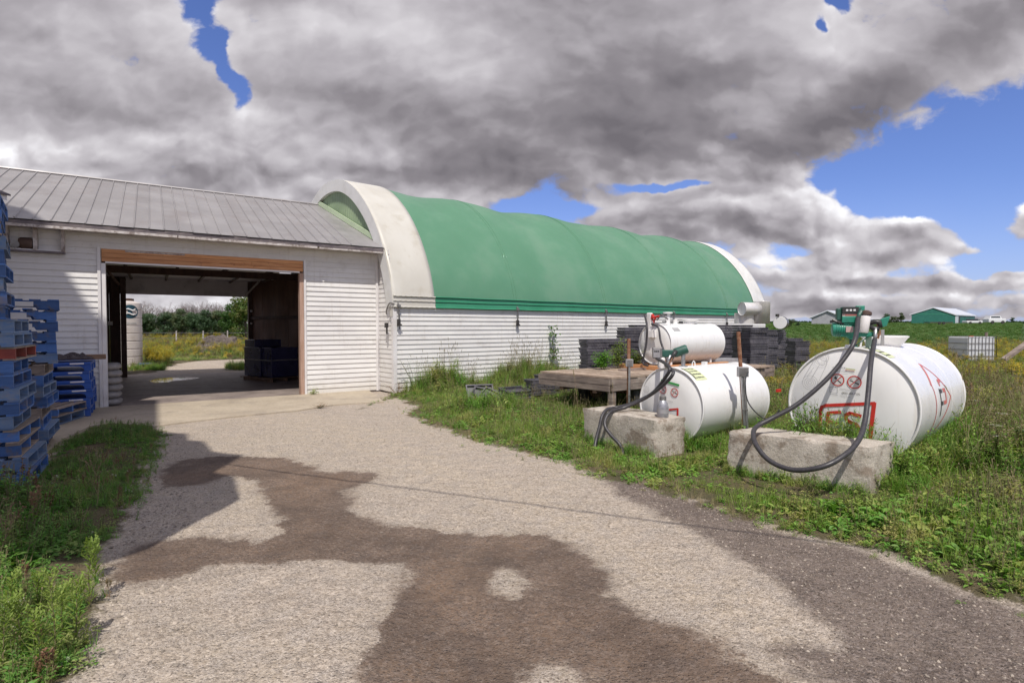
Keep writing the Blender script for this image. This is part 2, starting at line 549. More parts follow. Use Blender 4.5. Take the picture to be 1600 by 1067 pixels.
DARKMETAL = mat('dark_steel', (.055, .052, .05), (.10, .09, .085), 9, .55, .6)
GALV = mat('galvanised_conduit', (.52, .52, .53), (.42, .42, .42), 20, .35, .85)
CHROME = mat('bright_duct_metal', (.80, .78, .77), (.66, .64, .63), 3, .36, .30, bump=.15, bscale=3)
RUST = mat('rusty_steel', (.20, .075, .035), (.34, .19, .12), 18, .85, .2, bump=.4, bscale=40)
TANKW = mat('tank_white', (.83, .82, .81), (.78, .77, .765), 1.2, .3, streak=((.56, .50, .44), .40), flake=((.42, .30, .22), .45), bump=.02, bscale=3, dirt=(.60, .57, .54), dscale=2.6, damt=.5, dlo=.58, dhi=.8, coat=.15, low=((.5, .46, .38), .35, .4))
TANKF = mat('tank_end_white', (.84, .83, .81), (.79, .78, .765), 1.5, .38, streak=((.60, .54, .47), .30), dirt=(.6, .57, .53), dscale=4, damt=.35, dlo=.6, dhi=.8, coat=.1, low=((.5, .46, .38), .35, .4))
RUBBER = mat('black_rubber', (.035, .033, .037), (.055, .05, .055), 30, .45, bump=.1)
TYRE = mat('old_tyre', (.03, .028, .027), (.055, .05, .045), 12, .85, bump=.3)
CONCRETE = mat('block_concrete', (.60, .54, .465), (.44, .385, .325), 6, .93, bump=1.0, bscale=30, dirt=(.21, .16, .12), dscale=4.5, damt=.8, dlo=.50, dhi=.62, grain=.6, flake=((.66, .60, .52), .8))
DECK = mat('trailer_deck_board', (.40, .31, .24), (.30, .22, .165), 3, .85, stretch=(3, .8, 1), bump=.3, obj_var=.14, dirt=(.17, .12, .09), dscale=5, damt=.4)
BEAM = mat('trailer_side_board', (.26, .205, .175), (.15, .115, .10), 3, .85, stretch=(1, 1, 6), bump=.3, obj_var=.15, dirt=(.45, .40, .34), damt=.3)
BROWNPAINT = mat('brown_frame', (.07, .04, .03), (.10, .06, .045), 6, .7)
TRAY = mat('black_plastic_tray', (.075, .070, .085), (.125, .118, .135), 5, .5, bump=.1, obj_var=.3, dirt=(.20, .18, .19), damt=.45, dscale=6)
BLUE = mat('blue_painted_wood', (.050, .125, .33), (.07, .16, .40), 4, .7, stretch=(2, 2, 6), bump=.3, obj_var=.35, dirt=(.17, .15, .15), dscale=5, damt=.75, dlo=.50, dhi=.62, flake=((.30, .25, .20), .8))
BLUE2 = mat('faded_blue_wood', (.17, .22, .31), (.10, .18, .34), 5, .8, stretch=(2, 2, 6), bump=.3, obj_var=.25, dirt=(.26, .23, .20), dscale=7, damt=.6)
RAW = mat('bare_grey_wood', (.34, .27, .22), (.22, .175, .15), 5, .85, stretch=(2, 2, 6), bump=.3, obj_var=.2)
REDW = mat('red_painted_wood', (.36, .075, .045), (.25, .05, .04), 5, .75, bump=.3, obj_var=.2, dirt=(.14, .09, .08), damt=.5)
BLUEP = mat('blue_plastic', (.025, .085, .36), (.035, .11, .42), 3, .42, obj_var=.12, dirt=(.10, .14, .28), damt=.3)
WRAPBLUE = mat('wrapped_blue', (.012, .012, .055), (.02, .02, .075), 3, .3, coat=.3)
LABELW = mat('white_label', (.72, .70, .68), (.66, .64, .62), 6, .6)
BAGM = mat('grey_sandbag', (.33, .31, .30), (.25, .235, .225), 14, .85, bump=.5, bscale=60)
RAG = mat('dark_netting', (.045, .035, .04), (.10, .08, .08), 12, .9, bump=.6)
PLANKM = mat('brown_plank', (.27, .17, .11), (.20, .12, .08), 4, .8, stretch=(1, 5, 5), bump=.2)
PUMPG = mat('pump_green', (.02, .22, .145), (.03, .27, .185), 6, .4, coat=.2, dirt=(.02, .09, .065), damt=.5, dscale=12)
PUMPD = mat('pump_dark_green', (.018, .075, .055), (.03, .11, .085), 10, .5)
BLACKP = mat('black_plastic', (.022, .024, .026), (.04, .04, .04), 10, .45)
FILTER = mat('white_filter', (.82, .79, .78), (.76, .73, .72), 8, .5)
REDP = mat('red_print', (.62, .035, .025), (.55, .03, .02), 6, .5)
REDF = mat('faded_red_print', (.62, .19, .16), (.56, .16, .14), 6, .5)
BLACKI = mat('black_print', (.04, .04, .04), (.06, .06, .06), 6, .6)
GREYI = mat('grey_print', (.34, .34, .34), (.40, .40, .40), 6, .6)
GREENI = mat('green_print', (.05, .33, .08), (.07, .38, .10), 6, .6)
STICK = mat('pale_yellow_sticker', (.62, .66, .40), (.56, .60, .36), 9, .5)
PINK = mat('pink_label', (.55, .38, .36), (.5, .36, .34), 30, .5)
DIGIT = mat('white_digit', (.8, .8, .8), (.75, .75, .75), 9, .5)
BOTTLE = mat('grey_bottle_metal', (.30, .30, .33), (.42, .42, .44), 30, .4, .5)
SHEDG = mat('green_shed_steel', (.02, .13, .095), (.028, .155, .115), 1, .5)
SHEDGREY = mat('grey_shed_steel', (.36, .36, .38), (.30, .30, .32), 1, .5)
SHEDROOF = mat('pale_shed_roof', (.62, .64, .68), (.56, .58, .62), 1, .4)
BARK = mat('bark', (.13, .10, .08), (.08, .062, .05), 8, .9, bump=.5)
TWIG = mat('bare_twig', (.27, .22, .21), (.20, .16, .15), 5, .9)
STEM = mat('plant_stem', (.12, .13, .05), (.17, .13, .07), 9, .8)
DRYSTEM = mat('dry_stem', (.34, .24, .15), (.25, .16, .10), 9, .8)
TOTE = mat('white_tote_plastic', (.66, .68, .70), (.58, .60, .63), 3, .4, trans=.1)
POLYT = mat('poly_tank', (.62, .56, .52), (.52, .47, .44), 1.5, .45, dirt=(.35, .28, .24), damt=.4, stretch=(1, 1, .4))
NAVY = mat('navy_emblem', (.012, .055, .085), (.02, .07, .10), 4, .5)
HAY = mat('old_hay', (.16, .13, .115), (.07, .055, .05), 7, .95, bump=.9, bscale=20)
PALEGRN = mat('pale_green_pipe', (.42, .56, .48), (.36, .50, .42), 5, .5)
GREYBOX = mat('grey_box', (.42, .41, .42), (.34, .33, .34), 9, .5, .3)
GLASS = mat('dark_vehicle_glass', (.03, .04, .05), (.05, .06, .07), 2, .1)
PAINTW = mat('vehicle_white', (.75, .75, .76), (.7, .7, .71), 2, .35)

# ------------------------------------------------------------------ ground
def terrain(x, y):
    y = np.asarray(y, float)
    """flat yard, the land behind it rises a little"""
    z = np.where(y < 154, 0.018 * np.maximum(y - 30, 0), 0.018 * 124 + 0.0055 * (y - 154))
    return z


def poly_sdf(P, poly):
    """signed distance (positive inside) of points P (n,2) to a polygon"""
    poly = np.array([(p[0], p[1]) for p in poly], float)
    n = len(poly)
    dmin = np.full(len(P), 1e9)
    inside = np.zeros(len(P), bool)
    for i in range(n):
        a = poly[i]; b = poly[(i + 1) % n]
        ab = b - a
        t = np.clip(((P - a) @ ab) / max(ab @ ab, 1e-9), 0, 1)
        dd = np.hypot(*(P - (a + t[:, None] * ab)).T)
        dmin = np.minimum(dmin, dd)
        c = (a[1] > P[:, 1]) != (b[1] > P[:, 1])
        with np.errstate(divide='ignore', invalid='ignore'):
            xi = (b[0] - a[0]) * (P[:, 1] - a[1]) / (b[1] - a[1] + 1e-12) + a[0]
        inside ^= c & (P[:, 0] < xi)
    return np.where(inside, dmin, -dmin)


def GP(lst):
    return [tuple(G(*p)[:2]) for p in lst]


# outlines surveyed on the ground
WET_MAIN = GP([(250, 742), (268, 725), (300, 716), (345, 711), (400, 714), (440, 717), (475, 724), (500, 740), (540, 737), (582, 740), (578, 755), (540, 766), (548, 790),
               (560, 808), (600, 825), (640, 824), (700, 829), (760, 833), (815, 832), (860, 838), (900, 855), (937, 885), (955, 903), (962, 930), (1000, 955), (1060, 985), (1120, 1015),
               (1205, 1064), (1300, 1130)]) + [(1.4, 1.6), (-0.9, 1.6)] + GP([(560, 1067), (588, 1010), (606, 965), (612, 925), (637, 903), (622, 882), (575, 882), (540, 876), (500, 872), (420, 877), (350, 882),
               (322, 887), (290, 900), (250, 906), (210, 912), (178, 900), (190, 868), (222, 850), (300, 842), (345, 845), (400, 846), (440, 834), (438, 815), (425, 798), (412, 780), (402, 768), (408, 748), (360, 745), (300, 758), (255, 760)])
DRY_ISLES = [GP([(765, 905), (775, 888), (792, 884), (812, 893), (832, 915), (826, 934), (790, 936), (764, 926)]),
             GP([(800, 1067), (812, 1048), (850, 1034), (890, 1042), (915, 1062), (920, 1100), (800, 1100)]),
             GP([(365, 748), (405, 746), (412, 785), (425, 800), (440, 832), (400, 844), (330, 842), (318, 828), (345, 800), (358, 785)])]
WET_RIGHT = GP([(935, 737), (1010, 755), (1100, 785), (1180, 812), (1250, 838), (1350, 862), (1430, 895), (1520, 930), (1620, 965)]) + [(4.5, 2.2), (4.5, 1.0), (1.9, 1.2)] + \
    GP([(1330, 1075), (1240, 1042), (1205, 1018), (1225, 1006), (1300, 1008), (1290, 985), (1240, 935), (1180, 888), (1120, 850), (1060, 818), (1000, 790), (955, 768)])
GRASS_R = GP([(560, 640), (590, 628), (622, 622), (648, 634), (640, 645), (660, 660), (720, 680), (770, 697), (830, 708), (880, 722), (920, 742), (1000, 760), (1090, 788), (1160, 812), (1250, 838),
              (1350, 852), (1420, 877), (1500, 920), (1600, 948)]) + [(4.2, 2.6), (9, 1.2), (60, 1.2), (60, 29), (11.0, 26.0), (-2.9, 13.5)]
GRASS_L = GP([(40, 760), (90, 700), (150, 662), (200, 655), (235, 664), (256, 682), (246, 712), (225, 742), (212, 775), (200, 800), (192, 835), (160, 872), (150, 905), (165, 940), (148, 1000), (115, 1067)]) + [(-1.75, 1.6), (-7, 1.0), (-7, 4.6)]
# barn frame of reference
BC = Vector((-3.5, 14.15, 0))                   # foot of the front wall where it meets the fabric hall
BU = Vector((.838, .546, 0)).normalized()       # along the front wall, to the right
BV = Vector((-BU.y, BU.x, 0))                   # into the barn


def barn(s_, o_, z=0.0):
    return BC + BU * s_ + BV * o_ + Vector((0, 0, z))


QC = Vector((-2.9, 13.5, 0))                    # near corner of the fabric hall
QU = Vector((.774, .634, 0)).normalized()       # along its long side
QV = Vector((-QU.y, QU.x, 0))                   # across it
QL, QW = 19.0, 8.0


def hall(l, q, z=0.0):
    return QC + QU * l + QV * q + Vector((0, 0, z))


LANE = [tuple(barn(-1.0, 8.1)[:2]), tuple(barn(-7.9, 8.1)[:2])] + GP([(244, 583), (266, 573), (292, 566), (345, 562), (480, 560)]) + [tuple(barn(3, 14)[:2])]
LANE2 = [(14, 19.3), (70, 22.6), (70, 24.6), (14, 21.4)]      # gravel lane behind the tanks
BARN_FOOT = [tuple(barn(.3, -.1)[:2]), tuple(barn(.3, 8.2)[:2]), tuple(barn(-15, 8.2)[:2]), tuple(barn(-15, -.1)[:2])]
HALL_FOOT = [tuple(hall(0, 0)[:2]), tuple(hall(QL, 0)[:2]), tuple(hall(QL, QW)[:2]), tuple(hall(0, QW)[:2])]
BACK = [tuple(barn(6, 8.2)[:2]), tuple(barn(-30, 8.2)[:2]), (-200, 40), (-200, 300), (10, 300), tuple(hall(QL, 3)[:2]), tuple(hall(8, QW)[:2])]
FARV = [(11.0, 26.0), (60, 29), (400, 29), (400, 600), (-5, 600), tuple(hall(QL + 2, 4)[:2])]
PUDDLE = None


def smooth_noise(P, s_, seed=0):
    from mathutils import noise
    return np.array([noise.noise((p[0] * s_, p[1] * s_, seed)) for p in P])


def axis(lo, hi, step, far_lo, far_hi, grow=1.13):
    a = list(np.arange(lo, hi + 1e-6, step))
    st = step
    x = hi
    while x < far_hi:
        st *= grow; x += st; a.append(x)
    st = step; x = lo; pre = []
    while x > far_lo:
        st *= grow; x -= st; pre.append(x)
    return np.array(pre[::-1] + a)


xs = axis(-7.5, 7.5, .055, -3200, 3200)
ys = axis(1.6, 14.5, .05, -120, 3200)
gx, gy = np.meshgrid(xs, ys)
P = np.stack([gx.ravel(), gy.ravel()], 1)
near = (np.abs(P[:, 0]) < 60) & (P[:, 1] < 90) & (P[:, 1] > -20)


def field(polys, minus=(), clip=1.0):
    out_ = np.full(len(P), -clip)
    s_ = np.max([poly_sdf(P[near], p) for p in polys], 0)
    for q in minus:
        s_ = np.minimum(s_, -poly_sdf(P[near], q))
    out_[near] = np.clip(s_, -clip, clip)
    return out_


f_wet = field([WET_MAIN], DRY_ISLES)
f_wet2 = field([WET_RIGHT])
f_grass = field([GRASS_R, GRASS_L, BACK, FARV], [LANE, LANE2])
far_mask = ~near
f_grass[far_mask] = 1.0
TRACK = GP([(300, 652), (430, 662), (560, 702), (700, 762), (850, 818), (960, 884), (1050, 934), (1150, 985), (1260, 1055), (1330, 1100), (1420, 1100), (1300, 1010), (1190, 945), (1080, 885), (960, 822), (820, 760), (700, 716), (600, 682), (520, 650), (400, 640)])
f_trk = np.where(near, 0, -1.0); f_trk[near] = np.clip(poly_sdf(P[near], TRACK), -1, 1)
zz = terrain(P[:, 0], P[:, 1])
nb = np.zeros(len(P))
idx = np.where(near & (P[:, 1] < 40))[0]
nb[idx] = smooth_noise(P[idx], .8, 3) * .02 + smooth_noise(P[idx], 3.1, 5) * .006
zz = zz + np.where(f_grass > 0, np.clip(f_grass, 0, .3) / .3 * .035, 0) + nb * np.clip(1.0 - np.abs(0), 0, 1)
# the yard falls in shallow dips where it is wet, flat where buildings stand
foot = np.zeros(len(P), bool)
foot[near] = (poly_sdf(P[near], BARN_FOOT) > -.5) | (poly_sdf(P[near], HALL_FOOT) > -.05)
zz = np.where(foot, -.03, zz)
zz -= np.clip(f_wet, 0, .3) * .03
ny, nx = gx.shape
I = np.arange(nx * ny).reshape(ny, nx)
F_ = np.stack([I[:-1, :-1], I[:-1, 1:], I[1:, 1:], I[1:, :-1]], -1).reshape(-1, 4)
me = bpy.data.meshes.new('ground')
me.vertices.add(len(P)); me.vertices.foreach_set('co', np.column_stack([P, zz]).ravel())
me.loops.add(F_.size); me.loops.foreach_set('vertex_index', F_.ravel())
me.polygons.add(len(F_)); me.polygons.foreach_set('loop_start', np.arange(0, F_.size, 4)); me.polygons.foreach_set('loop_total', np.full(len(F_), 4))
me.update(calc_edges=True)
me.polygons.foreach_set('use_smooth', np.ones(len(F_), bool))
for nm, arr in (('wet', f_wet), ('wet_right', f_wet2), ('grass', f_grass), ('track', f_trk)):
    at_ = me.attributes.new(nm, 'FLOAT', 'POINT'); at_.data.foreach_set('value', arr.astype(np.float32))
ground = link('ground', me); tag(ground, kind='structure')

gm = bpy.data.materials.new('yard_ground'); gm.use_nodes = True
t = NT(gm.node_tree)
pos = t.n('ShaderNodeNewGeometry').outputs['Position']


def attr(nm): return t.n('ShaderNodeAttribute', attribute_name=nm).outputs['Fac']


e1 = t.m('ADD', t.m('MULTIPLY', t.m('SUBTRACT', t.noise(pos, 5, 6, .68), .5), .34), t.m('MULTIPLY', t.m('SUBTRACT', t.noise(pos, 1.9, 3, .5), .5), .32))
e2 = t.m('MULTIPLY', t.m('SUBTRACT', t.noise(pos, 30, 4, .7), .5), .10)
ee = t.m('ADD', e1, e2)
wa = t.m('ADD', attr('wet'), ee)
sharp = t.sstep(t.noise(pos, .9, 2, .5), .42, .60)
wet = t.mix(sharp, t.sstep(wa, -.09, .06), t.sstep(wa, -.025, .025))
wet2 = t.sstep(t.m('ADD', attr('wet_right'), ee), -.10, .10)
grs = t.sstep(t.m('ADD', attr('grass'), t.m('MULTIPLY', ee, 1.6)), -.06, .10)
big = t.noise(pos, .45, 4, .6)
mid = t.noise(pos, 2.2, 6, .65)
fine = t.noise(pos, 38, 5, .75)
vv = t.n('ShaderNodeTexVoronoi', {'Vector': pos, 'Scale': 62.0, 'Randomness': 1.0})
peb = vv.outputs['Color']; vd = vv.outputs['Distance']
pr = t.sep(peb)[0]
v2 = t.n('ShaderNodeTexVoronoi', {'Vector': pos, 'Scale': 140.0, 'Randomness': 1.0})
pr2 = t.sep(v2.outputs['Color'])[1]
dry = t.mix(t.sstep(mid, .35, .65), (.55, .455, .36), (.42, .34, .265))
dry = t.mix(t.sstep(big, .42, .62, 0, .7), dry, (.54, .445, .32))
# traffic lanes polished into the gravel run towards the door
trk = t.noise(t.vm('MULTIPLY', t.n('ShaderNodeVectorRotate', {'Vector': pos, 'Angle': R(-40)}, rotation_type='Z_AXIS').outputs[0], (1.3, .16, 1)), 1.4, 4, .6)
dry = t.mix(t.sstep(trk, .52, .64, 0, .5), dry, (.40, .33, .24))
trkf = t.m('MULTIPLY', t.sstep(t.m('ADD', attr('track'), t.m('MULTIPLY', e1, 1.5)), -.25, .25), t.sstep(mid, .25, .6, .35, .9))
dry = t.mix(trkf, dry, (.56, .455, .33))
stone = t.mix(pr, (.21, .165, .13), (.76, .66, .56))
dry = t.mix(t.sstep(fine, .35, .6, .20, .75), dry, stone)
stone2 = t.mix(pr2, (.15, .125, .105), (.66, .59, .53))
dry = t.mix(t.sstep(t.noise(pos, 6, 4, .6), .4, .65, .1, .5), dry, stone2)
wetc = t.mix(t.sstep(t.noise(pos, 1.1, 6, .65), .36, .64), (.085, .050, .034), (.250, .155, .095))
wetc = t.mix(t.sstep(attr('wet'), .0, .25, .35, 0), wetc, (.075, .052, .042))
wetc = t.mix(t.sstep(t.noise(pos, 7, 6, .7), .45, .7, 0, .7), wetc, (.085, .060, .052))
wst = t.mix(pr, (.06, .045, .04), (.33, .26, .22))
wetc = t.mix(t.sstep(t.m('ADD', fine, t.m('MULTIPLY', mid, .5)), .62, .95, 0, .75), wetc, wst)
wet2c = t.mix(t.sstep(mid, .4, .6), (.21, .165, .135), (.15, .115, .095))
wet2c = t.mix(t.sstep(fine, .4, .62, 0, .7), wet2c, t.mix(pr, (.08, .065, .058), (.42, .35, .31)))
soil = t.mix(t.sstep(mid, .35, .65), (.085, .078, .038), (.15, .115, .065))
far = t.sstep(t.sep(pos)[1], 22, 60)
rows = t.m('SINE', t.m('MULTIPLY', t.m('ADD', t.sep(pos)[0], t.m('MULTIPLY', t.sep(pos)[1], .35)), 6.5))
fieldc = t.mix(t.sstep(t.noise(pos, .05, 4, .6), .35, .65), (.060, .115, .030), (.045, .092, .024))
fieldc = t.mix(t.sstep(t.noise(pos, 2.5, 5, .7), .45, .7, 0, .8), fieldc, (.025, .05, .015))
soil = t.mix(far, soil, fieldc)
c = t.mix(wet2, dry, wet2c)
c = t.mix(wet, c, wetc)
# moist margin beside the wet patches
c = t.mix(t.sstep(t.m('ADD', attr('wet'), e1), -.22, -.02, 0, .22), c, (.30, .24, .19))
# scattered dark crumbs
cr1 = t.m('MULTIPLY', t.sstep(t.noise(pos, 9, 7, .75), .66, .70), t.sstep(t.noise(pos, 1.1, 3, .5), .48, .62))
cr2 = t.m('MULTIPLY', t.m('MULTIPLY', wet, t.sstep(t.noise(pos, 15, 6, .75), .60, .66)), t.sstep(t.noise(pos, 1.6, 3, .5), .45, .6))
c = t.mix(t.m('MULTIPLY', cr2, .8), c, (.045, .032, .026))
c = t.mix(t.m('MULTIPLY', cr1, .75), c, (.06, .045, .038))
c = t.mix(grs, c, soil)
rough = t.m('SUBTRACT', .93, t.m('MULTIPLY', wet, t.sstep(t.noise(pos, 1.7, 4, .6), .5, .68, .06, .42)))
h = t.m('ADD', t.m('MULTIPLY', t.sstep(vd, 0, .55, 1, 0), .6), t.m('MULTIPLY', fine, 1.2))
h = t.m('ADD', h, t.m('MULTIPLY', t.noise(pos, 5, 6, .65), 5.5))
p = t.n('ShaderNodeBsdfPrincipled', {'Base Color': c, 'Roughness': rough, 'Specular IOR Level': .35, 'Normal': t.bump(h, .95, .016)})
t.n('ShaderNodeOutputMaterial', {0: p.outputs[0]})
ground.data.materials.append(gm)

# concrete slab inside the barn and the apron in front of it
slab = MB()
slab.prism([tuple(barn(.4, .0)[:2]), tuple(barn(.4, 8.25)[:2]), tuple(barn(-15, 8.25)[:2]), tuple(barn(-15, .0)[:2])], -.1, .012)
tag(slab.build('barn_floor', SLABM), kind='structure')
ap = [tuple(barn(-.2, -.004)[:2]), tuple(barn(-15, -.004)[:2]), (-12, 2.5), (-6.9, 5.6)] + GP([(20, 765), (60, 722), (95, 690), (140, 668), (175, 663), (240, 668), (300, 660), (380, 651), (465, 643), (520, 634), (600, 629)])
apm = MB(); apm.prism(ap, -.1, .026)
tag(apm.build('concrete_apron', APRON, fix=True), kind='structure')
pd = [G(*q_) for q_ in ((233, 596), (246, 592), (262, 591), (300, 590), (312, 591), (296, 594), (270, 596), (262, 598), (240, 599))]
WATER = mat('puddle_water', (.05, .045, .045), (.06, .05, .05), 2, .06, spec=1.0)
WATER.node_tree.nodes['Principled BSDF'].inputs['Roughness'].default_value = .02
for l_ in list(WATER.node_tree.links):
    if l_.to_socket.name == 'Roughness': WATER.node_tree.links.remove(l_)
pm = MB(); pm.add([(q_.x, q_.y, .017) for q_ in pd], [tuple(range(len(pd)))])
tag(pm.build('puddle', WATER), kind='structure')

# ------------------------------------------------------------------ fabric hall
hallT = thing('fabric_hall', 'long arched fabric hall with green cover, white end bands and white sided knee wall', 'building', hall(0, 0))
KW = 2.15                                        # height of the knee wall
PROF = [(0, 2.13), (.03, 2.45), (.20, 3.02), (.48, 3.60), (.85, 4.18), (1.4, 4.80), (2.2, 5.42), (3.1, 5.82), (4.0, 5.94)]
prof = spline([Vector((q, 0, z)) for q, z in PROF] + [Vector((8 - q, 0, z)) for q, z in PROF[-2::-1]], 4)
prof = [(p_.x, p_.z) for p_ in prof]


def sag(l, q, z):
    top = max(0.0, (z - 3.9) / 2.0) ** 1.6
    ph = (l % 3.9) / 3.9
    return .12 * max(0, min(1, (l - 1.0) / 1.0, (QL - 1.0 - l) / 1.0)) * math.sin(math.pi * ph) ** 2 * top * (1 + .25 * math.sin(l * 2.3 + 1))


def cover(l0, l1, step, mt, name, off=0.0, dosag=True, thick=.02, zclip=None):
    m_ = MB()
    n = max(2, int(round((l1 - l0) / step)))
    pr = prof
    cen = Vector((4.0, 2.3))
    rows_ = []
    for i in range(n + 1):
        l = l0 + (l1 - l0) * i / n
        row = []
        for q, z in pr:
            dq = Vector((q - cen.x, z - cen.y)); dl = dq.length
            k_ = (dl + off - (sag(l, q, z) if dosag else 0)) / dl
            row.append((hall(l, cen.x + dq.x * k_, cen.y + dq.y * k_)))
        rows_.append(row)
    vs = [p_ for r_ in rows_ for p_ in r_]
    w_ = len(pr)
    fs = [(i * w_ + j, (i + 1) * w_ + j, (i + 1) * w_ + j + 1, i * w_ + j + 1) for i in range(n) for j in range(w_ - 1)]
    m_.add(vs, fs)
    o = m_.build(name, mt, hallT, smooth=True, fix=True)
    s_ = o.modifiers.new('thickness', 'SOLIDIFY'); s_.thickness = thick; s_.offset = -1
    return o


def sagfade(l0, l1): pass


BAND = 1.16
cover(BAND - .1, QL - 1.0, .16, GREEN, 'green_cover')
cover(-.04, BAND, .12, CREAM, 'white_end_band', off=.025, dosag=False)
cover(QL - 1.05, QL + .04, .12, CREAM2, 'white_end_band', off=.025, dosag=False)
# welded seams over the frames
for l_ in (3.9, 7.8, 11.7, 15.6):
    for d_ in (-.05, .05):
        m_ = MB(); m_.tube([hall(l_ + d_, 4 + (q - 4) * 1.001, 2.3 + (z - 2.3) * 1.001) for q, z in prof], .007, 5, cap=False)
        m_.build('weld_seam', GREEN, hallT, smooth=True)
# hems and the pipe pockets that tension the cover, on the side that shows and on the far one
for side in (0, 1):
    sg = -1 if side == 0 else 1
    q0 = 0 if side == 0 else QW
    h_ = MB()
    def hem(m_, la, lb, mt_):
        nn = max(3, int((lb - la) / .5))
        for i in range(nn):
            a_, b_ = la + (lb - la) * i / nn, la + (lb - la) * (i + 1) / nn
            def pz(l): return -.035 * math.sin(math.pi * ((l % 3.9) / 3.9)) ** 2 * 0
            m_.add([hall(a_, q0 + sg * .045, 2.115 + pz(a_)), hall(b_, q0 + sg * .045, 2.115 + pz(b_)), hall(b_, q0 + sg * .03, 2.40), hall(a_, q0 + sg * .03, 2.40)], [(0, 1, 2, 3)])
        for z_, r_ in ((2.40, .017), (2.28, .010), (2.13, .022)):
            m_.tube([hall(la + (lb - la) * i / 30, q0 + sg * (.05), z_ + .004 * math.sin(i * 1.7)) for i in range(31)], r_, 6)
    hem(h_, BAND + .01, QL - 1.0, None)
    h_.build('green_hem', GREEN_HEM, hallT, fix=True)
    c_ = MB(); hem(c_, -.03, BAND, None); c_.build('white_hem', CREAM, hallT, fix=True)
    c_ = MB(); hem(c_, QL - .99, QL + .03, None); c_.build('white_hem', CREAM2, hallT, fix=True)


def ring(l, inset, depth, mt, name):
    """fabric returned round the end arch"""
    m_ = MB()
    cen = (4.0, 2.3)
    outer = [(cen[0] + (q - cen[0]) * 1.008, cen[1] + (z - cen[1]) * 1.008) for q, z in prof]
    outer = [(max(q, -.03) if q < 4 else min(q, QW + .03), z) for q, z in outer]
    ins = []
    for i, (q, z) in enumerate(prof):
        a_ = prof[max(i - 1, 0)]; b_ = prof[min(i + 1, len(prof) - 1)]
        tx, tz = b_[0] - a_[0], b_[1] - a_[1]
        L_ = math.hypot(tx, tz)
        ins.append((q + tz / L_ * inset, z - tx / L_ * inset))
    n = len(prof)
    vs = [hall(l, *p_) for p_ in outer] + [hall(l - .01, *p_) for p_ in ins] + [hall(l + depth, *p_) for p_ in ins]
    fs = [(i, i + 1, n + i + 1, n + i) for i in range(n - 1)] + [(n + i, n + i + 1, 2 * n + i + 1, 2 * n + i) for i in range(n - 1)]
    m_.add(vs, fs)
    o = m_.build(name, mt, hallT, smooth=False, fix=True, auto=40)
    return ins


ins = ring(-.045, .31, .12, CREAM2, 'end_arch_return')
# green corrugated infill in the near gable
m_ = MB()
zs0 = 3.2
N_ = 96
qa, qb = .85, 7.15
def zin(q):
    best = 3.2
    for i in range(len(ins) - 1):
        (a0, z0), (a1, z1) = ins[i], ins[i + 1]
        if min(a0, a1) <= q <= max(a0, a1) and abs(a1 - a0) > 1e-6:
            best = max(best, z0 + (z1 - z0) * (q - a0) / (a1 - a0))
    return best
vs = []
for i in range(N_ * 2 + 1):
    q = qa + (qb - qa) * i / (N_ * 2)
    off = -.008 if (i // 2) % 2 == 0 else .012
    vs += [hall(.045 + off, q, zs0), hall(.045 + off, q, zin(q) + .02)]
m_.add(vs, [(2 * i, 2 * i + 2, 2 * i + 3, 2 * i + 1) for i in range(N_ * 2)])
m_.build('gable_infill', PALEGREEN, hallT)
# near end wall below the arch and the body of the knee walls
kw = MB()
kw.obox(hall(.05, .03), QU * (QL - .1), QV * .12, (0, 0, KW))
kw.obox(hall(.05, QW - .15), QU * (QL - .1), QV * .12, (0, 0, KW))
kw.obox(hall(.05, .03), QU * .12, QV * (QW - .06), (0, 0, KW))
kw.obox(hall(.05, .62), QU * .02, QV * (QW - 1.24), (0, 0, 3.4))
kw.obox(hall(QL - .17, .03), QU * .12, QV * (QW - .06), (0, 0, KW))
kw.build('knee_wall', LINTEL, hallT)
fe = MB()
fe.add([hall(QL - .02, q, z) for q, z in prof], [tuple(range(len(prof)))])
fe.build('far_gable', CREAM2, hallT)


def clap(o, u, n, z, h, L, proud=.025):
    """one clapboard: foot stands proud, the top tucks in; o start, u along, n outwards"""
    o = Vector(o)
    a = [o + Vector((0, 0, z + .0015)), o + n * proud + Vector((0, 0, z + .0015)), o + n * proud + Vector((0, 0, z + .012)), o + n * .006 + Vector((0, 0, z + h - .0015)), o + Vector((0, 0, z + h - .0015))]
    b = [p_ + u * L for p_ in a]
    fs = [(0, 1, 2, 3, 4), (9, 8, 7, 6, 5)] + [(i, i + 5, (i + 1) % 5 + 5, (i + 1) % 5) for i in range(5)]
    return a + b, fs


def board(name, parent, o, u, n, z, h, L, mt, proud=.025):
    vs, fs = clap(o, u, n, z, h, L, proud)
    m_ = MB().add(vs, fs)
    return m_.build(name, mt, parent, fix=True)


BH = .118
nrow = int(round((KW - .04) / BH))
for i in range(nrow):
    z = .02 + i * BH
    zz_ = z + .002 * math.sin(i * 3.1)
    # two lengths per course with a staggered joint
    j = 6.1 if i % 2 else 9.7
    board('siding_board', hallT, hall(.07, .03), QU, -QV, zz_, BH, j - .07, WHITE)
    board('siding_board', hallT, hall(j + .004, .03), QU, -QV, zz_, BH, QL - j - .07, WHITE)
for i in range(int(3.55 / BH)):
    q1 = 1.02 if i * BH < 3.3 else .95
    q0_ = .05 if i * BH < 2.2 else .05 + max(0, (i * BH - 2.3)) * .24
    board('siding_board', hallT, hall(.05, q0_), QV, -QU, .02 + i * BH, BH, q1 - q0_, WHITE, .018)
c_ = MB()
c_.obox(hall(-.02, -.012), QU * .1, QV * .1, (0, 0, KW - .05))
c_.build('corner_trim', TRIM, hallT)
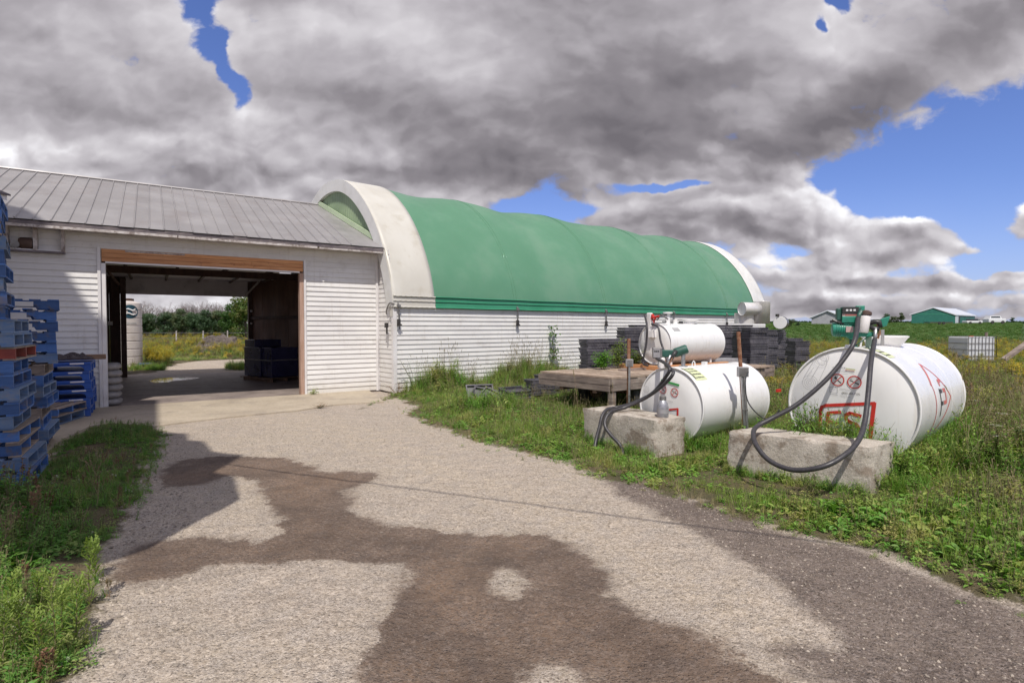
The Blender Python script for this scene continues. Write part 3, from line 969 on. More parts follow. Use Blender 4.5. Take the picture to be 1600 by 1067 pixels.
# vertical strip of fabric where the near band comes down on the end wall
c_ = MB()
c_.add([hall(-.03, -.02, 1.9), hall(-.03, .13, 1.9), hall(-.03, .30, 2.9), hall(-.03, .62, 3.6), hall(-.03, .40, 3.6), hall(-.03, .1, 2.9)], [(0, 1, 2, 3, 4, 5)])
c_.build('fabric_flap', CREAM, hallT)
# tension straps with ratchets hanging under the hem
for l in (0.10, 3.9, 7.75, 11.6, 15.4):
    s_ = MB()
    a_ = hall(l, -.075, 2.18)
    s_.tube([hall(l, -.04, 2.22), a_, hall(l + .01, -.07, 2.0), hall(l + .015, -.06, 1.82)], .020, 6)
    s_.obox(hall(l - .045, -.10, 2.12), QU * .09, QV * .07, (0, 0, .06))
    o = s_.build('strap_bracket', METAL, hallT)
    s_ = MB()
    s_.obox(hall(l - .035, -.105, 1.66), QU * .07, QV * .06, (0, 0, .17))
    s_.tube([hall(l - .05, -.09, 1.72), hall(l + .07, -.09, 1.69)], .018, 6)
    s_.tube([hall(l + .01, -.08, 1.66), hall(l + .03, -.06, 1.58)], .012, 5)
    s_.build('ratchet', DARKMETAL, o)
s_ = MB()
s_.tube(spline([hall(-.02, -.07, 2.2), hall(-.08, .05, 2.22), hall(-.09, .2, 2.05), hall(-.07, .24, 1.95)], 4), .018, 6)
o = s_.build('strap_bracket', METAL, hallT)
s_ = MB(); s_.obox(hall(-.10, .18, 1.62), QU * .05, QV * .12, (0, 0, .12)); s_.obox(hall(-.09, .20, 1.46), QU * .03, QV * .04, (0, 0, .16)); s_.build('ratchet', DARKMETAL, o)

# ------------------------------------------------------------------ barn with the open doorway
barnT = thing('open_barn', 'low white clapboard barn with ribbed grey steel roof and open drive-through doorway', 'building', barn(0, 0))
TOP = 3.52                                  # underside of the soffit
DX0, DX1, DZ = -5.65, -1.77, 3.20          # doorway
HZ = 2.92                                   # underside of the header boards
LEFT = -13.5
wall = MB()
wall.obox(barn(DX1, 0), BU * (-DX1 + .25), BV * .15, (0, 0, TOP))
wall.obox(barn(LEFT, 0), BU * (DX0 - LEFT), BV * .15, (0, 0, TOP))
wall.obox(barn(DX0, 0, DZ + .02), BU * (DX1 - DX0), BV * .15, (0, 0, TOP - DZ - .02))
wall.build('front_wall', LINTEL, barnT)
nb_ = int(TOP / BH) + 1
for i in range(nb_):
    z = .02 + i * BH
    h = min(BH, TOP - z)
    if h < .03: continue
    if z + .02 < DZ:
        jL = LEFT + 3.2 + (1.7 if i % 2 else 0)
        board('siding_board', barnT, barn(DX1 + .05, 0), BU, -BV, z, h, -DX1 - .05 + .02, WHITE)
        board('siding_board', barnT, barn(LEFT, 0), BU, -BV, z, h, jL - LEFT, WHITE)
        board('siding_board', barnT, barn(jL + .004, 0), BU, -BV, z, h, DX0 - .06 - jL, WHITE)
    else:
        j0 = -4.1 if i % 2 else -2.3
        board('siding_board', barnT, barn(LEFT, 0), BU, -BV, z, h, j0 - LEFT, WHITE)
        board('siding_board', barnT, barn(j0 + .004, 0), BU, -BV, z, h, -j0 + .02, WHITE)
# corner post against the hall, trims round the doorway
m_ = MB(); m_.obox(barn(-.005, -.035), BU * .055, BV * .03, (0, 0, TOP - .02)); m_.build('corner_trim', TRIM, barnT)
m_ = MB(); m_.obox(barn(DX0 - .06, -.045), BU * .05, BV * .06, (0, 0, DZ + .04)); m_.build('door_trim', TRIM, barnT)
m_ = MB(); m_.obox(barn(DX1 + .004, -.045), BU * .045, BV * .06, (0, 0, DZ + .04)); m_.build('door_trim', TRIM, barnT)
m_ = MB(); m_.obox(barn(DX1 - .09, -.01), BU * .09, BV * .17, (0, 0, HZ)); m_.build('door_jamb', JAMB, barnT)
m_ = MB(); m_.obox(barn(DX0, -.01), BU * .07, BV * .17, (0, 0, HZ)); m_.build('door_jamb', TRIM, barnT)
# the three orange header boards, under them the white track
zc_ = HZ + .035
for i, hh in enumerate((.085, .085, .085)):
    jj = [-3.9, -2.9, -4.6][i]
    for a_, b_ in ((DX0 + .01, jj), (jj + .004, DX1 - .01)):
        m_ = MB(); m_.obox(barn(a_, -.012 - .004 * (i % 2), zc_), BU * (b_ - a_), BV * .04, (0, 0, hh - .006))
        m_.build('header_board', LUMBER, barnT)
    zc_ += hh
m_ = MB(); m_.obox(barn(DX0 + .4, -.028, DZ - .035), BU * 1.05, BV * .02, (0, 0, .03)); m_.build('broken_trim', WEATHER, barnT)
m_ = MB(); m_.obox(barn(DX0 + .07, -.03, HZ), BU * (DX1 - DX0 - .16), BV * .07, (0, 0, .033)); m_.build('door_track', TRIM, barnT)
# roof
EZ, RZ = 3.62, 5.42
def roofp(s_, o_, dz_=0.0):
    f_ = (o_ + .45) / 4.45
    return barn(s_, o_, EZ + (RZ - EZ) * f_ + dz_)
def slim(o_): return .07 - .112 * (o_ + .45)
PW = .255
s_ = LEFT
i = 0
wob = random.Random(3)
while s_ < .07:
    s1 = s_ + PW
    e = wob.uniform(-.012, .012)
    a0, a1 = min(s_, slim(-.45)), min(s1, slim(-.45))
    b0, b1 = min(s_, slim(4)), min(s1, slim(4))
    m_ = MB()
    th = .006
    if a1 - a0 > .01 or b1 - b0 > .01:
        ps = [roofp(a0 + .001, -.47 + e), roofp(a1 - .001, -.47 + e), roofp(b1 - .001, 4.0), roofp(b0 + .001, 4.0)]
        m_.add(ps + [p_ - Vector((0, 0, th)) for p_ in ps], [(0, 1, 2, 3), (7, 6, 5, 4), (0, 4, 5, 1), (1, 5, 6, 2), (2, 6, 7, 3), (3, 7, 4, 0)])
        if b1 - b0 > .1:
            # raised rib along the joint
            A, Bv = roofp(a0, -.47 + e), roofp(b0, 4.0)
            r_ = BU * .018; up_ = Vector((0, 0, .026))
            m_.add([A - r_, A - r_ * .45 + up_, A + r_ * .45 + up_, A + r_, Bv - r_, Bv - r_ * .45 + up_, Bv + r_ * .45 + up_, Bv + r_],
                   [(0, 1, 2, 3), (7, 6, 5, 4), (0, 4, 5, 1), (1, 5, 6, 2), (2, 6, 7, 3)])
        m_.build('roof_panel', ROOF, barnT, fix=True)
    s_ = s1
# back slope, one sheet, ribs on it
m_ = MB()
bs = [barn(LEFT, 4.0, RZ), barn(-.38, 4.0, RZ), barn(-.8, 8.5, EZ), barn(LEFT, 8.5, EZ)]
m_.add(bs + [p_ - Vector((0, 0, .006)) for p_ in bs], [(0, 1, 2, 3), (7, 6, 5, 4)])
m_.build('back_roof', ROOF, barnT)
m_ = MB(); m_.tube([barn(LEFT, 4.0, RZ + .02), barn(-.42, 4.0, RZ + .02)], .035, 6); m_.build('ridge_cap', ROOF, barnT)
# pale green flashing where the roof meets the hall gable
m_ = MB()
A, Bv = roofp(slim(-.1) + .0, -.1, .01), roofp(slim(4), 4.0, .01)
n_ = -QU
m_.obox(A, Bv - A, QU * .03, (0, 0, .14)); m_.build('roof_flashing', PALEGREEN2, barnT)
# fascia, soffit, the dark sheet edge
m_ = MB(); m_.obox(barn(LEFT, -.45, TOP - .005), BU * (-LEFT + .06), BV * .025, (0, 0, .075)); m_.build('fascia', ROOF_EDGE, barnT)
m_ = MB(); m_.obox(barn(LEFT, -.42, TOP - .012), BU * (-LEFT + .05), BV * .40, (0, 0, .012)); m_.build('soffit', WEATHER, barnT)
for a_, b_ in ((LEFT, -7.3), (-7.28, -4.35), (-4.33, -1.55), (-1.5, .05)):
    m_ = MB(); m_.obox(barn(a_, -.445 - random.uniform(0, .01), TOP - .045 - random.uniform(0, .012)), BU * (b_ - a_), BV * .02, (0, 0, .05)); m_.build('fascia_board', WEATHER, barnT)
# interior: floor is separate; rear wall with its opening, partition, purlins, rafters
RO = 7.95
rx0, rx1 = None, None
def s_at(px, o_):   # where the sight line meets a plane parallel to the front wall
    q = (px - 800) / FPX
    b_ = barn(0, o_)
    return (b_.x - q * b_.y) / (q * BU.y - BU.x)
SL, SR = s_at(198, RO), s_at(388, RO)
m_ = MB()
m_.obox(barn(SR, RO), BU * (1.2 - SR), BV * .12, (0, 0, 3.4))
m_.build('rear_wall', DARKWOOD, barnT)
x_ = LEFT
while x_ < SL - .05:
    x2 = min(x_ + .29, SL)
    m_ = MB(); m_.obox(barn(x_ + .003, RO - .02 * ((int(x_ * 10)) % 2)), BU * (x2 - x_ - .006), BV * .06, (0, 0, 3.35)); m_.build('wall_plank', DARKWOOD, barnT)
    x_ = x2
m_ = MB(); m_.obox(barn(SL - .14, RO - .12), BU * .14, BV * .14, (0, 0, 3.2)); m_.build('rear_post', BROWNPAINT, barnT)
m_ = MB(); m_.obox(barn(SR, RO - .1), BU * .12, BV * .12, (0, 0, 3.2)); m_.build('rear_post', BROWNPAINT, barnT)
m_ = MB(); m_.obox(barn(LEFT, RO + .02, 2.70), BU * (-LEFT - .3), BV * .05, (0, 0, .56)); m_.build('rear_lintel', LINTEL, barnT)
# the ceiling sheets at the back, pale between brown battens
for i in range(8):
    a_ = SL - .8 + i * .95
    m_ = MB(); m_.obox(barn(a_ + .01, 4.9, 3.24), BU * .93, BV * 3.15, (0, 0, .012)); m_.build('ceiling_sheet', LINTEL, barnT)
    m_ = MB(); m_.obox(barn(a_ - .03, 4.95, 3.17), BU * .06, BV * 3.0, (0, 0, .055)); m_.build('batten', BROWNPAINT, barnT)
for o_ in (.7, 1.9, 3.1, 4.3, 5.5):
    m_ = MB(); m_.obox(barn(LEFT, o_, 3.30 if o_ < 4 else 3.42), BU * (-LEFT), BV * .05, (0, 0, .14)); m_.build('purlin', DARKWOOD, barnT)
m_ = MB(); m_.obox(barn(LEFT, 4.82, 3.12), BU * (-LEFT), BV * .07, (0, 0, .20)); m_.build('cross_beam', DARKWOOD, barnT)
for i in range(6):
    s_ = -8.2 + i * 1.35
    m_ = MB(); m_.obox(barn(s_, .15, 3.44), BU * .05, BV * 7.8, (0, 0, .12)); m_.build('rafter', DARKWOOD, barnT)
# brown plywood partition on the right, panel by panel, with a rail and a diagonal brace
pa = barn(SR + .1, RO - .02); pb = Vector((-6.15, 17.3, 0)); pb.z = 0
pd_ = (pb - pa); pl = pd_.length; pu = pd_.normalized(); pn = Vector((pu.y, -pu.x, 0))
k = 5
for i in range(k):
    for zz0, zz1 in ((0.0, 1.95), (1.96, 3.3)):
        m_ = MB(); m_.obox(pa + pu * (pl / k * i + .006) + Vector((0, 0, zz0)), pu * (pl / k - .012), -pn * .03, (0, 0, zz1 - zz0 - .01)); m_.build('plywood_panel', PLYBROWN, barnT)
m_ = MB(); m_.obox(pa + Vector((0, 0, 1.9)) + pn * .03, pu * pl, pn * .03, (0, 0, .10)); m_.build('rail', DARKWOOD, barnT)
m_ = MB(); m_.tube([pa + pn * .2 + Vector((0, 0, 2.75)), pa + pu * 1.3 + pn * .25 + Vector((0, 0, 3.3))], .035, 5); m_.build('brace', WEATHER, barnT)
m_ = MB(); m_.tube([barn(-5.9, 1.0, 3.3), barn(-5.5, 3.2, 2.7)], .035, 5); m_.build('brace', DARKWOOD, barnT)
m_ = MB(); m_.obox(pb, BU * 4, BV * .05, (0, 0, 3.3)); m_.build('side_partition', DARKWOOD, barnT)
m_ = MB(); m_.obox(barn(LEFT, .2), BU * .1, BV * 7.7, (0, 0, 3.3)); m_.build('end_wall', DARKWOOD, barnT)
for z_ in (1.75, 2.2):
    m_ = MB(); m_.cbox(pa + pn * .05 + pu * .12 + Vector((0, 0, z_)), .06, .06, .06); m_.build('switch_box', LABELW, barnT)
m_ = MB(); m_.cbox(barn(SL - .42, RO - .07, 1.75), .12, .05, .12, R(33)); m_.build('switch_box', LABELW, barnT)
# open vent frame under the eave, a fan motor sits in its left bay
VX0, VX1, VZ0, VZ1 = -7.06, -6.20, 3.08, 3.515
ventT = []
def bar(a_, b_, z0, z1, nm, mt_, d0=-.17):
    m_ = MB(); m_.obox(barn(a_, d0, z0), BU * (b_ - a_), BV * (-d0 - .02), (0, 0, z1 - z0)); return m_.build(nm, mt_, vent)
vent = MB()
vent.obox(barn(VX0, -.17, VZ0 - .035), BU * (VX1 - VX0), BV * .15, (0, 0, .035))
vent = vent.build('vent_frame', ROOF_EDGE, barnT)
bar(VX0, VX0 + .05, VZ0, VZ1, 'frame_post', WEATHER); bar(VX0 + .40, VX0 + .46, VZ0, VZ1, 'frame_post', WEATHER); bar(VX1 - .05, VX1, VZ0, VZ1, 'frame_post', WEATHER)
bar(VX0 + .05, VX0 + .40, VZ0, VZ0 + .022, 'sill', TRIM, -.15); bar(VX0 + .46, VX1 - .05, VZ0, VZ0 + .022, 'sill', TRIM, -.15)
m_ = MB(); c0 = barn(VX0 + .29, -.10, VZ0 + .13)
m_.lathe([(.085, -.1), (.105, -.07), (.105, .07), (.085, .1)], c0, BU, 16); m_.build('fan_motor', BROWNPAINT, vent, smooth=False, auto=40)
m_ = MB(); m_.lathe([(.045, 0), (.065, 0), (.065, .07), (.045, .07)], barn(VX0 + .15, -.15, VZ0 + .09), -BV, 16); m_.build('fan_duct', METAL, vent, auto=40)

# roof corner of the wing that stands to the left of the barn
wingT = thing('side_wing', 'white soffit corner of a neighbouring roof poking in above the pallets', 'building', (-9.2, 8.0, 0))
wc = Vector((-8.52, 9.42, 3.86))
a_ = Vector((-.78, -.30, .36)); b_ = Vector((-.25, -1.0, 0)).normalized()
m_ = MB()
m_.obox(wc, a_ * 4.2, b_ * 7, (0, 0, .03)); m_.build('roof_sheet', ROOF_EDGE, wingT)
m_ = MB(); m_.obox(wc + Vector((0, 0, -.022)) + a_ * .08 + b_ * .02, a_ * 4.0, b_ * 6.9, (0, 0, .018)); m_.build('soffit', TRIM, wingT)
m_ = MB(); m_.obox(wc + Vector((0, 0, -.10)) + a_ * .06 - b_ * .0, a_ * .04, b_ * 7, (0, 0, .10)); m_.build('fascia', TRIM, wingT)
m_ = MB(); m_.obox(wc + a_ * .9 + Vector((0, 0, -.25 - 3.9)), Vector((-3, -1.15, 0)), b_ * 6.6, (0, 0, 3.95)); m_.build('wall', WHITE, wingT)

# unseen panel added beside the camera, outline shaped to throw the stepped yard shade
SUN3 = Vector((SUN_AZ.x, SUN_AZ.y, 0))
caster = thing('grain_elevator', 'tall grey grain elevator head standing on two legs beside the yard', 'elevator', (-7.0, .2, 0))
sa = Vector((-SUN_AZ.x, -SUN_AZ.y, 0)); sb = Vector((-SUN_AZ.y, SUN_AZ.x, 0))
if sb.x < 0: sb = -sb
pf = [(-9.5, 5.2), (-3.14, 5.18), (-2.42, 5.19), (-2.25, 5.59), (-2.16, 6.45), (-2.05, 7.20), (-2.41, 8.46), (-2.71, 8.80), (-2.70, 10.1), (-3.18, 10.49), (-3.58, 11.56), (-3.81, 11.66), (-4.09, 12.51), (-4.44, 12.73),
      (-4.65, 13.01), (-5.45, 15.46), (-6.58, 18.93), (-7.12, 18.94), (-7.22, 19.03), (-7.48, 19.41), (-7.7, 19.8), (-8.2, 20.6), (-9.5, 20.9)]
m_ = MB()
th = .14
n = len(pf)
vs = [sa * (.8 - th / 2) + sb * t_ + Vector((0, 0, h_)) for t_, h_ in pf] + [sa * (.8 + th / 2) + sb * t_ + Vector((0, 0, h_)) for t_, h_ in pf]
m_.add(vs, [tuple(range(n)), tuple(reversed(range(n, 2 * n)))] + [(i, (i + 1) % n, n + (i + 1) % n, n + i) for i in range(n)])
m_.build('caster_panel', METAL, caster, fix=True)
for t_ in (-5.4, -8.7):
    b0 = sa * .8 + sb * t_
    m_ = MB(); m_.tube([b0, b0 + Vector((0, 0, 5.3))], .12, 8); m_.build('leg', METAL, caster)
# overhead cable: its thin shadow crosses the gravel
ca, cb = G(430, 735), G(1180, 831)
off = SUN3 * (5.2 / math.tan(SUN_EL)) + Vector((0, 0, 5.2))
dd = (cb - ca)
cpts = [ca + dd * (-1.3 + 4.2 * i / 40) + off + Vector((0, 0, .35 * ((i - 20) / 20) ** 2 - .05)) for i in range(41)]
m_ = MB(); m_.tube(cpts, .013, 5); tag(m_.build('overhead_cable', RUBBER), 'black overhead power cable crossing high above the gravel yard', 'cable')

# ------------------------------------------------------------------ pallets
PM = {}


def pallet_parts(rnd_seed):
    """local frame: x from -1.2 to 0 (long side), y from 0 to 1.0, z from 0 to .144"""
    rr = random.Random(rnd_seed)
    parts = []
    # three stringers with two notches each, along x
    for y in (0, .478, .956):
        m_ = MB()
        z0, z1 = .020, .120
        xs_ = [-1.2, -.98, -.96, -.74, -.72, -.48, -.46, -.24, -.22, 0]
        zb = [z0, z0, z0 + .04, z0 + .04, z0, z0, z0 + .04, z0 + .04, z0, z0]
        n_ = len(xs_)
        vs = []
        for yy_ in (y, y + .044):
            vs += [(x, yy_, b_) for x, b_ in zip(xs_, zb)] + [(x, yy_, z1) for x in xs_]
        fs = []
        for i in range(n_ - 1):
            fs += [(i, i + 1, n_ + i + 1, n_ + i), (2 * n_ + i + 1, 2 * n_ + i, 3 * n_ + i, 3 * n_ + i + 1),
                   (i + 1, i, 2 * n_ + i, 2 * n_ + i + 1), (n_ + i, n_ + i + 1, 3 * n_ + i + 1, 3 * n_ + i)]
        fs += [(0, n_, 3 * n_, 2 * n_), (n_ - 1, 3 * n_ - 1, 4 * n_ - 1, 2 * n_ - 1)]
        m_.add(vs, fs)
        parts.append(('stringer', m_))
    for z, cnt, wd in ((.120, 7, .115), (0.0, 5, .10)):
        for i in range(cnt):
            x = -1.2 + (1.2 - wd) * i / (cnt - 1)
            m_ = MB()
            j = rr.uniform(-.006, .006); e0 = rr.uniform(-.012, .004); e1 = rr.uniform(-.004, .012)
            m_.obox((x + j, e0, z + .001), (wd, rr.uniform(-.006, .006), 0), (0, 1.0 + e1 - e0, 0), (0, 0, .018))
            parts.append(('deck_board' if z > .05 else 'bottom_board', m_))
    return parts


def get_pallet(kind, seed):
    key = (kind, seed)
    if key not in PM:
        mats_ = {'blue': (BLUE, BLUE), 'faded': (BLUE2, BLUE2), 'red': (REDW, RAW), 'bare': (RAW, RAW), 'mixed': (BLUE, RAW)}[kind]
        PM[key] = [(nm, m_.mesh(nm, mats_[0] if nm == 'stringer' else mats_[1])) for nm, m_ in pallet_parts(seed)]
    return PM[key]


def pallet(loc, rz, kind, seed, label, group):
    p_ = thing('wooden_pallet', label, 'pallet', loc, rz, group)
    for nm, me_ in get_pallet(kind, seed):
        link(nm, me_, p_)
    return p_


ORD = ['lowest', 'second', 'third', 'fourth', 'fifth', 'sixth', 'seventh', 'eighth', 'ninth', 'tenth', 'eleventh', 'twelfth', 'thirteenth',
       'fourteenth', 'fifteenth', 'sixteenth', 'seventeenth', 'eighteenth', 'nineteenth', 'twentieth', 'twenty-first', 'twenty-second', 'twenty-third', 'twenty-fourth', 'twenty-fifth', 'twenty-sixth']
yaw = math.atan2(BU.y, BU.x)
rr = random.Random(21)
CW = {'blue': 'blue', 'faded': 'grey-blue', 'red': 'red', 'bare': 'bare grey', 'mixed': 'blue-and-bare'}
PH = .141
# stack A, at the left edge of the frame
kindsA = ['blue', 'faded', 'mixed', 'mixed', 'faded', 'blue', 'faded', 'blue', 'blue', 'red', 'faded', 'faded'] + ['blue', 'blue', 'faded', 'blue', 'blue', 'faded', 'mixed', 'blue', 'blue']
A0 = Vector((-5.08, 5.62, .03))
for i, kd in enumerate(kindsA):
    j = rr.uniform(-.035, .035)
    if i < 12:
        pos_ = A0 + BU * (rr.uniform(-.03, .03) + (0.03 if i < 4 else 0)) + BV * rr.uniform(-.03, .03); rz = yaw + R(rr.uniform(-2.5, 2.5))
        if i < 3: pos_ += -BV * .05 * (3 - i) + BU * .03 * (3 - i)
    else:
        pos_ = A0 - BU * .07 + BV * rr.uniform(-.02, .02) + BU * rr.uniform(-.02, .02); rz = yaw + R(7 + rr.uniform(-2, 2))
    pallet(pos_ + Vector((0, 0, i * PH)), rz, kd, rr.randint(0, 3), '%s pallet, %s from the ground in the tall stack at the left edge' % (CW[kd], ORD[i]), 'pallets in the tall stack at the left edge')
# stack B behind it
kindsB = ['mixed', 'faded', 'blue', 'bare', 'blue', 'faded', 'blue', 'bare', 'faded'] + ['blue', 'blue', 'blue', 'blue', 'blue']
B0 = Vector((-6.05, 7.10, .03))
for i, kd in enumerate(kindsB):
    pos_ = B0 + BU * rr.uniform(-.03, .03) + BV * rr.uniform(-.03, .03); rz = yaw + R(rr.uniform(-2.5, 2.5))
    if i >= 8: pos_ += BU * .14 + BV * .15; rz = yaw + R(9 + rr.uniform(-1.5, 1.5))
    o = pallet(pos_ + Vector((0, 0, i * PH)), rz, kd, rr.randint(0, 3), '%s pallet, %s from the ground in the second stack from the left' % (CW[kd], ORD[i]), 'pallets in the second stack from the left')
    if i >= 11:
        m_ = MB(); m_.box(-.66, -.30 + .04 * (i % 2), -.012, -.003, .045, .105)
        lb = m_.build('paper_label', LABELW, o, world=False)
# two low pallets beside the plastic ones
for i in range(2):
    pallet(Vector((-7.42, 8.92, .03 + i * .144)) + Vector((.03 * i, 0, 0)), R(16), ['faded', 'mixed'][i], 1, ['faded grey-blue pallet lying on the slab in front of the blue plastic pallets', 'blue pallet with bare top boards, resting on a faded one near the barn wall'][i], 'two low pallets on the slab')
# further stacks out to the left of those, just at the picture's edge
for i in range(9):
    kd = ['blue', 'faded', 'blue'][i % 3]
    pallet(Vector((-6.9, 6.35, .03 + i * PH)) + BU * rr.uniform(-.02, .02), yaw + R(rr.uniform(-2, 2)), kd, rr.randint(0, 3), '%s pallet, %s from the ground in the stack behind the front two' % (CW[kd], ORD[i]), 'pallets in the stack behind the front two')


# blue plastic pallets
def plastic_pallet():
    t_ = thing('plastic_pallet', '', 'pallet')
    m_ = MB(); m_.box(-1.2, 0, 0, 1.0, .115, .16); o = m_.build('deck', BLUEP, t_, world=False, bevel=.012)
    for y in (0, .45, .9):
        m_ = MB()
        # runner with two arched fork openings
        pts = [(-1.2, 0.0)]
        for c_ in (-.86, -.34):
            pts += [(c_ - .24, 0.0), (c_ - .24, .045), (c_ - .20, .085), (c_ - .08, .095), (c_ + .08, .095), (c_ + .20, .085), (c_ + .24, .045), (c_ + .24, 0.0)]
        pts += [(0, 0.0), (0, .114), (-1.2, .114)]
        n = len(pts)
        vs = [(x, y, z) for x, z in pts] + [(x, y + .1, z) for x, z in pts]
        m_.add(vs, [tuple(range(n)), tuple(reversed(range(n, 2 * n)))] + [((i + 1) % n, i, n + i, n + (i + 1) % n) for i in range(n)])
        m_.build('runner', BLUEP, t_, world=False, fix=True)
    m_ = MB(); m_.box(-.30, -.10, -.006, -.001, .125, .15); m_.build('paper_label', FILTER, t_, world=False)
    return t_


pp = plastic_pallet()
for i in range(6):
    loc = Vector((-7.62, 9.95, .03 + i * .163)) + BU * rr.uniform(-.03, .03)
    lb = 'blue plastic pallet, %s in the stack against the barn wall left of the doorway' % ORD[i]
    if i == 0:
        pp.location = loc; pp.rotation_euler = (0, 0, yaw); pp['label'] = lb; pp['group'] = 'blue plastic pallets by the wall'
    else:
        dup_tree(pp, loc, yaw + R(rr.uniform(-2, 2)), lb, 'blue plastic pallets by the wall')
# plank and dark netting lying on them
m_ = MB(); m_.obox(Vector((-8.3, 10.05, 1.03)), BU * .70, BV * .16, (0, 0, .09)); tag(m_.build('plank', PLANKM, bevel=.006), 'brown plank lying across the blue plastic pallets and pointing at the doorway', 'plank')
bm = bmesh.new()
bmesh.ops.create_grid(bm, x_segments=26, y_segments=12, size=.5)
from mathutils import noise as mn
for v_ in bm.verts:
    x, y = v_.co.x, v_.co.y
    f_ = max(0, 1 - (abs(x) / .5) ** 3) * max(0, 1 - (abs(y) / .5) ** 3)
    v_.co = Vector((x * 1.05, y * .5, .04 + .14 * f_ * (0.5 + mn.noise(Vector((x * 7, y * 7, 1)))) + .03 * mn.noise(Vector((x * 22, y * 22, 3)))))
me = bpy.data.meshes.new('netting'); bm.to_mesh(me); bm.free(); me.materials.append(RAG)
o = link('netting', me); o.location = (-8.25, 9.98, 1.02); o.rotation_euler = (0, 0, yaw)
tag(o, 'crumpled dark netting heaped on the blue plastic pallets', 'netting')


# sandbags stacked in the doorway
def bag(loc, rz, sx, sy, sz, label):
    bm = bmesh.new(); bmesh.ops.create_uvsphere(bm, u_segments=16, v_segments=10, radius=1)
    for v_ in bm.verts:
        c_ = v_.co
        e = 3.2
        L_ = (abs(c_.x) ** e + abs(c_.y) ** e + abs(c_.z) ** 2.2) ** (1 / e)
        c_ /= max(L_, .001)
        c_.x *= sx * (1 + .03 * mn.noise(c_ * 3 + Vector(loc))); c_.y *= sy; c_.z *= sz * (1 + .2 * mn.noise(c_ * 2 + Vector(loc)))
    me = bpy.data.meshes.new('sandbag'); bm.to_mesh(me); bm.free(); me.materials.append(BAGM)
    me.polygons.foreach_set('use_smooth', [True] * len(me.polygons))
    o = link('sandbag', me); o.location = loc; o.rotation_euler = (0, 0, rz)
    tag(o, label, 'sandbag', 'sandbags stacked inside the doorway')


for i in range(6):
    b0 = barn(-5.52 + rr.uniform(-.02, .02), .42 + rr.uniform(-.02, .02), .09 + i * .145)
    bag(b0, yaw + R(rr.uniform(-6, 6)), .17, .26, .082, 'grey sandbag, %s of the pile just inside the left door jamb' % ORD[i])

# blue wrapped stack inside the barn on its low wooden pallet
base = PT(396, 581, 19.0); base = G(392, 584) ; base = Vector((-7.75, 17.75, .012))
wu = pu; wn = pn
st = thing('wrapped_stack', 'dark blue goods wrapped in film on a pallet inside the barn', 'stack', base)
m_ = MB(); m_.obox(base + Vector((0, 0, .13)), wu * .95, wn * .9, (0, 0, .88)); m_.build('lower_bundle', WRAPBLUE, st, bevel=.012)
m_ = MB(); m_.obox(base + Vector((0, 0, 1.015)) + wn * .02, wu * .6, wn * .86, (0, 0, .22)); m_.build('upper_bundle', WRAPBLUE, st, bevel=.012)
m_ = MB(); m_.obox(base + Vector((0, 0, .13)) + wu * .97, wu * .55, wn * .85, (0, 0, .88)); m_.build('side_bundle', WRAPBLUE, st, bevel=.012)
m_ = MB(); m_.obox(base + Vector((0, 0, .62)) - wu * .006 - wn * .0, wu * 1.55, wn * .912, (0, 0, .03)); m_.build('film_band', METAL, st)
for i in range(3):
    m_ = MB(); m_.obox(base + Vector((0, 0, 0)) + wn * (-.05 + .45 * i), wu * 1.6, wn * .08, (0, 0, .085)); m_.build('skid', PLANKM, st)
for i in range(7):
    m_ = MB(); m_.obox(base + Vector((0, 0, .087)) + wu * (.23 * i) - wn * .08, wu * .12, wn * 1.12, (0, 0, .02)); m_.build('deck_board', PLANKM, st)

# ------------------------------------------------------------------ concrete blocks
def rough_block(name, p0, ul, vs_, L, W_, H_, label, seed):
    """old cast block with chipped edges; p0 = near corner, ul long axis, vs_ short axis"""
    bm = bmesh.new()
    nx_, ny_, nz_ = 34, 14, 13
    bmesh.ops.create_cube(bm, size=1)
    bmesh.ops.subdivide_edges(bm, edges=bm.edges[:], cuts=15, use_grid_fill=True)
    for v_ in bm.verts:
        x, y, z = v_.co.x + .5, v_.co.y + .5, v_.co.z + .5
        # distance to the nearest edge of the block (two smallest face distances)
        ds = sorted([min(x, 1 - x) * L, min(y, 1 - y) * W_, (1 - z) * H_])
        e = ds[1]
        n_ = mn.noise(Vector((x * L * 7, y * W_ * 7, z * H_ * 7)) + Vector((seed, 0, 0)))
        n2_ = mn.noise(Vector((x * L * 24, y * W_ * 24, z * H_ * 24)) + Vector((seed, 5, 0)))
        chip = max(0, 1 - e / .05) * max(0, (.012 + .022 * n_ + .012 * n2_))
        c_ = Vector((x - .5, y - .5, z - .5)); 
        x -= (x - .5) * 2 * chip * 1.2; y -= (y - .5) * 2 * chip * 1.6; z -= max(0, (z - .5)) * 2 * chip * 1.6
        amp = .006 * n_ + .004 * n2_
        p_ = p0 + ul * (x * L) + vs_ * (y * W_) + Vector((0, 0, z * (H_ + .08) - .08 + amp))
        p_ += vs_ * amp + ul * amp
        v_.co = p_
    bmesh.ops.recalc_face_normals(bm, faces=bm.faces)
    for f in bm.faces: f.smooth = True
    for e in bm.edges: e.smooth = not (len(e.link_faces) == 2 and e.calc_face_angle(0) > R(38))
    me = bpy.data.meshes.new(name); bm.to_mesh(me); bm.free(); me.materials.append(CONCRETE)
    o = link(name, me)
    return tag(o, label, 'concrete block', 'concrete blocks in front of the tanks')


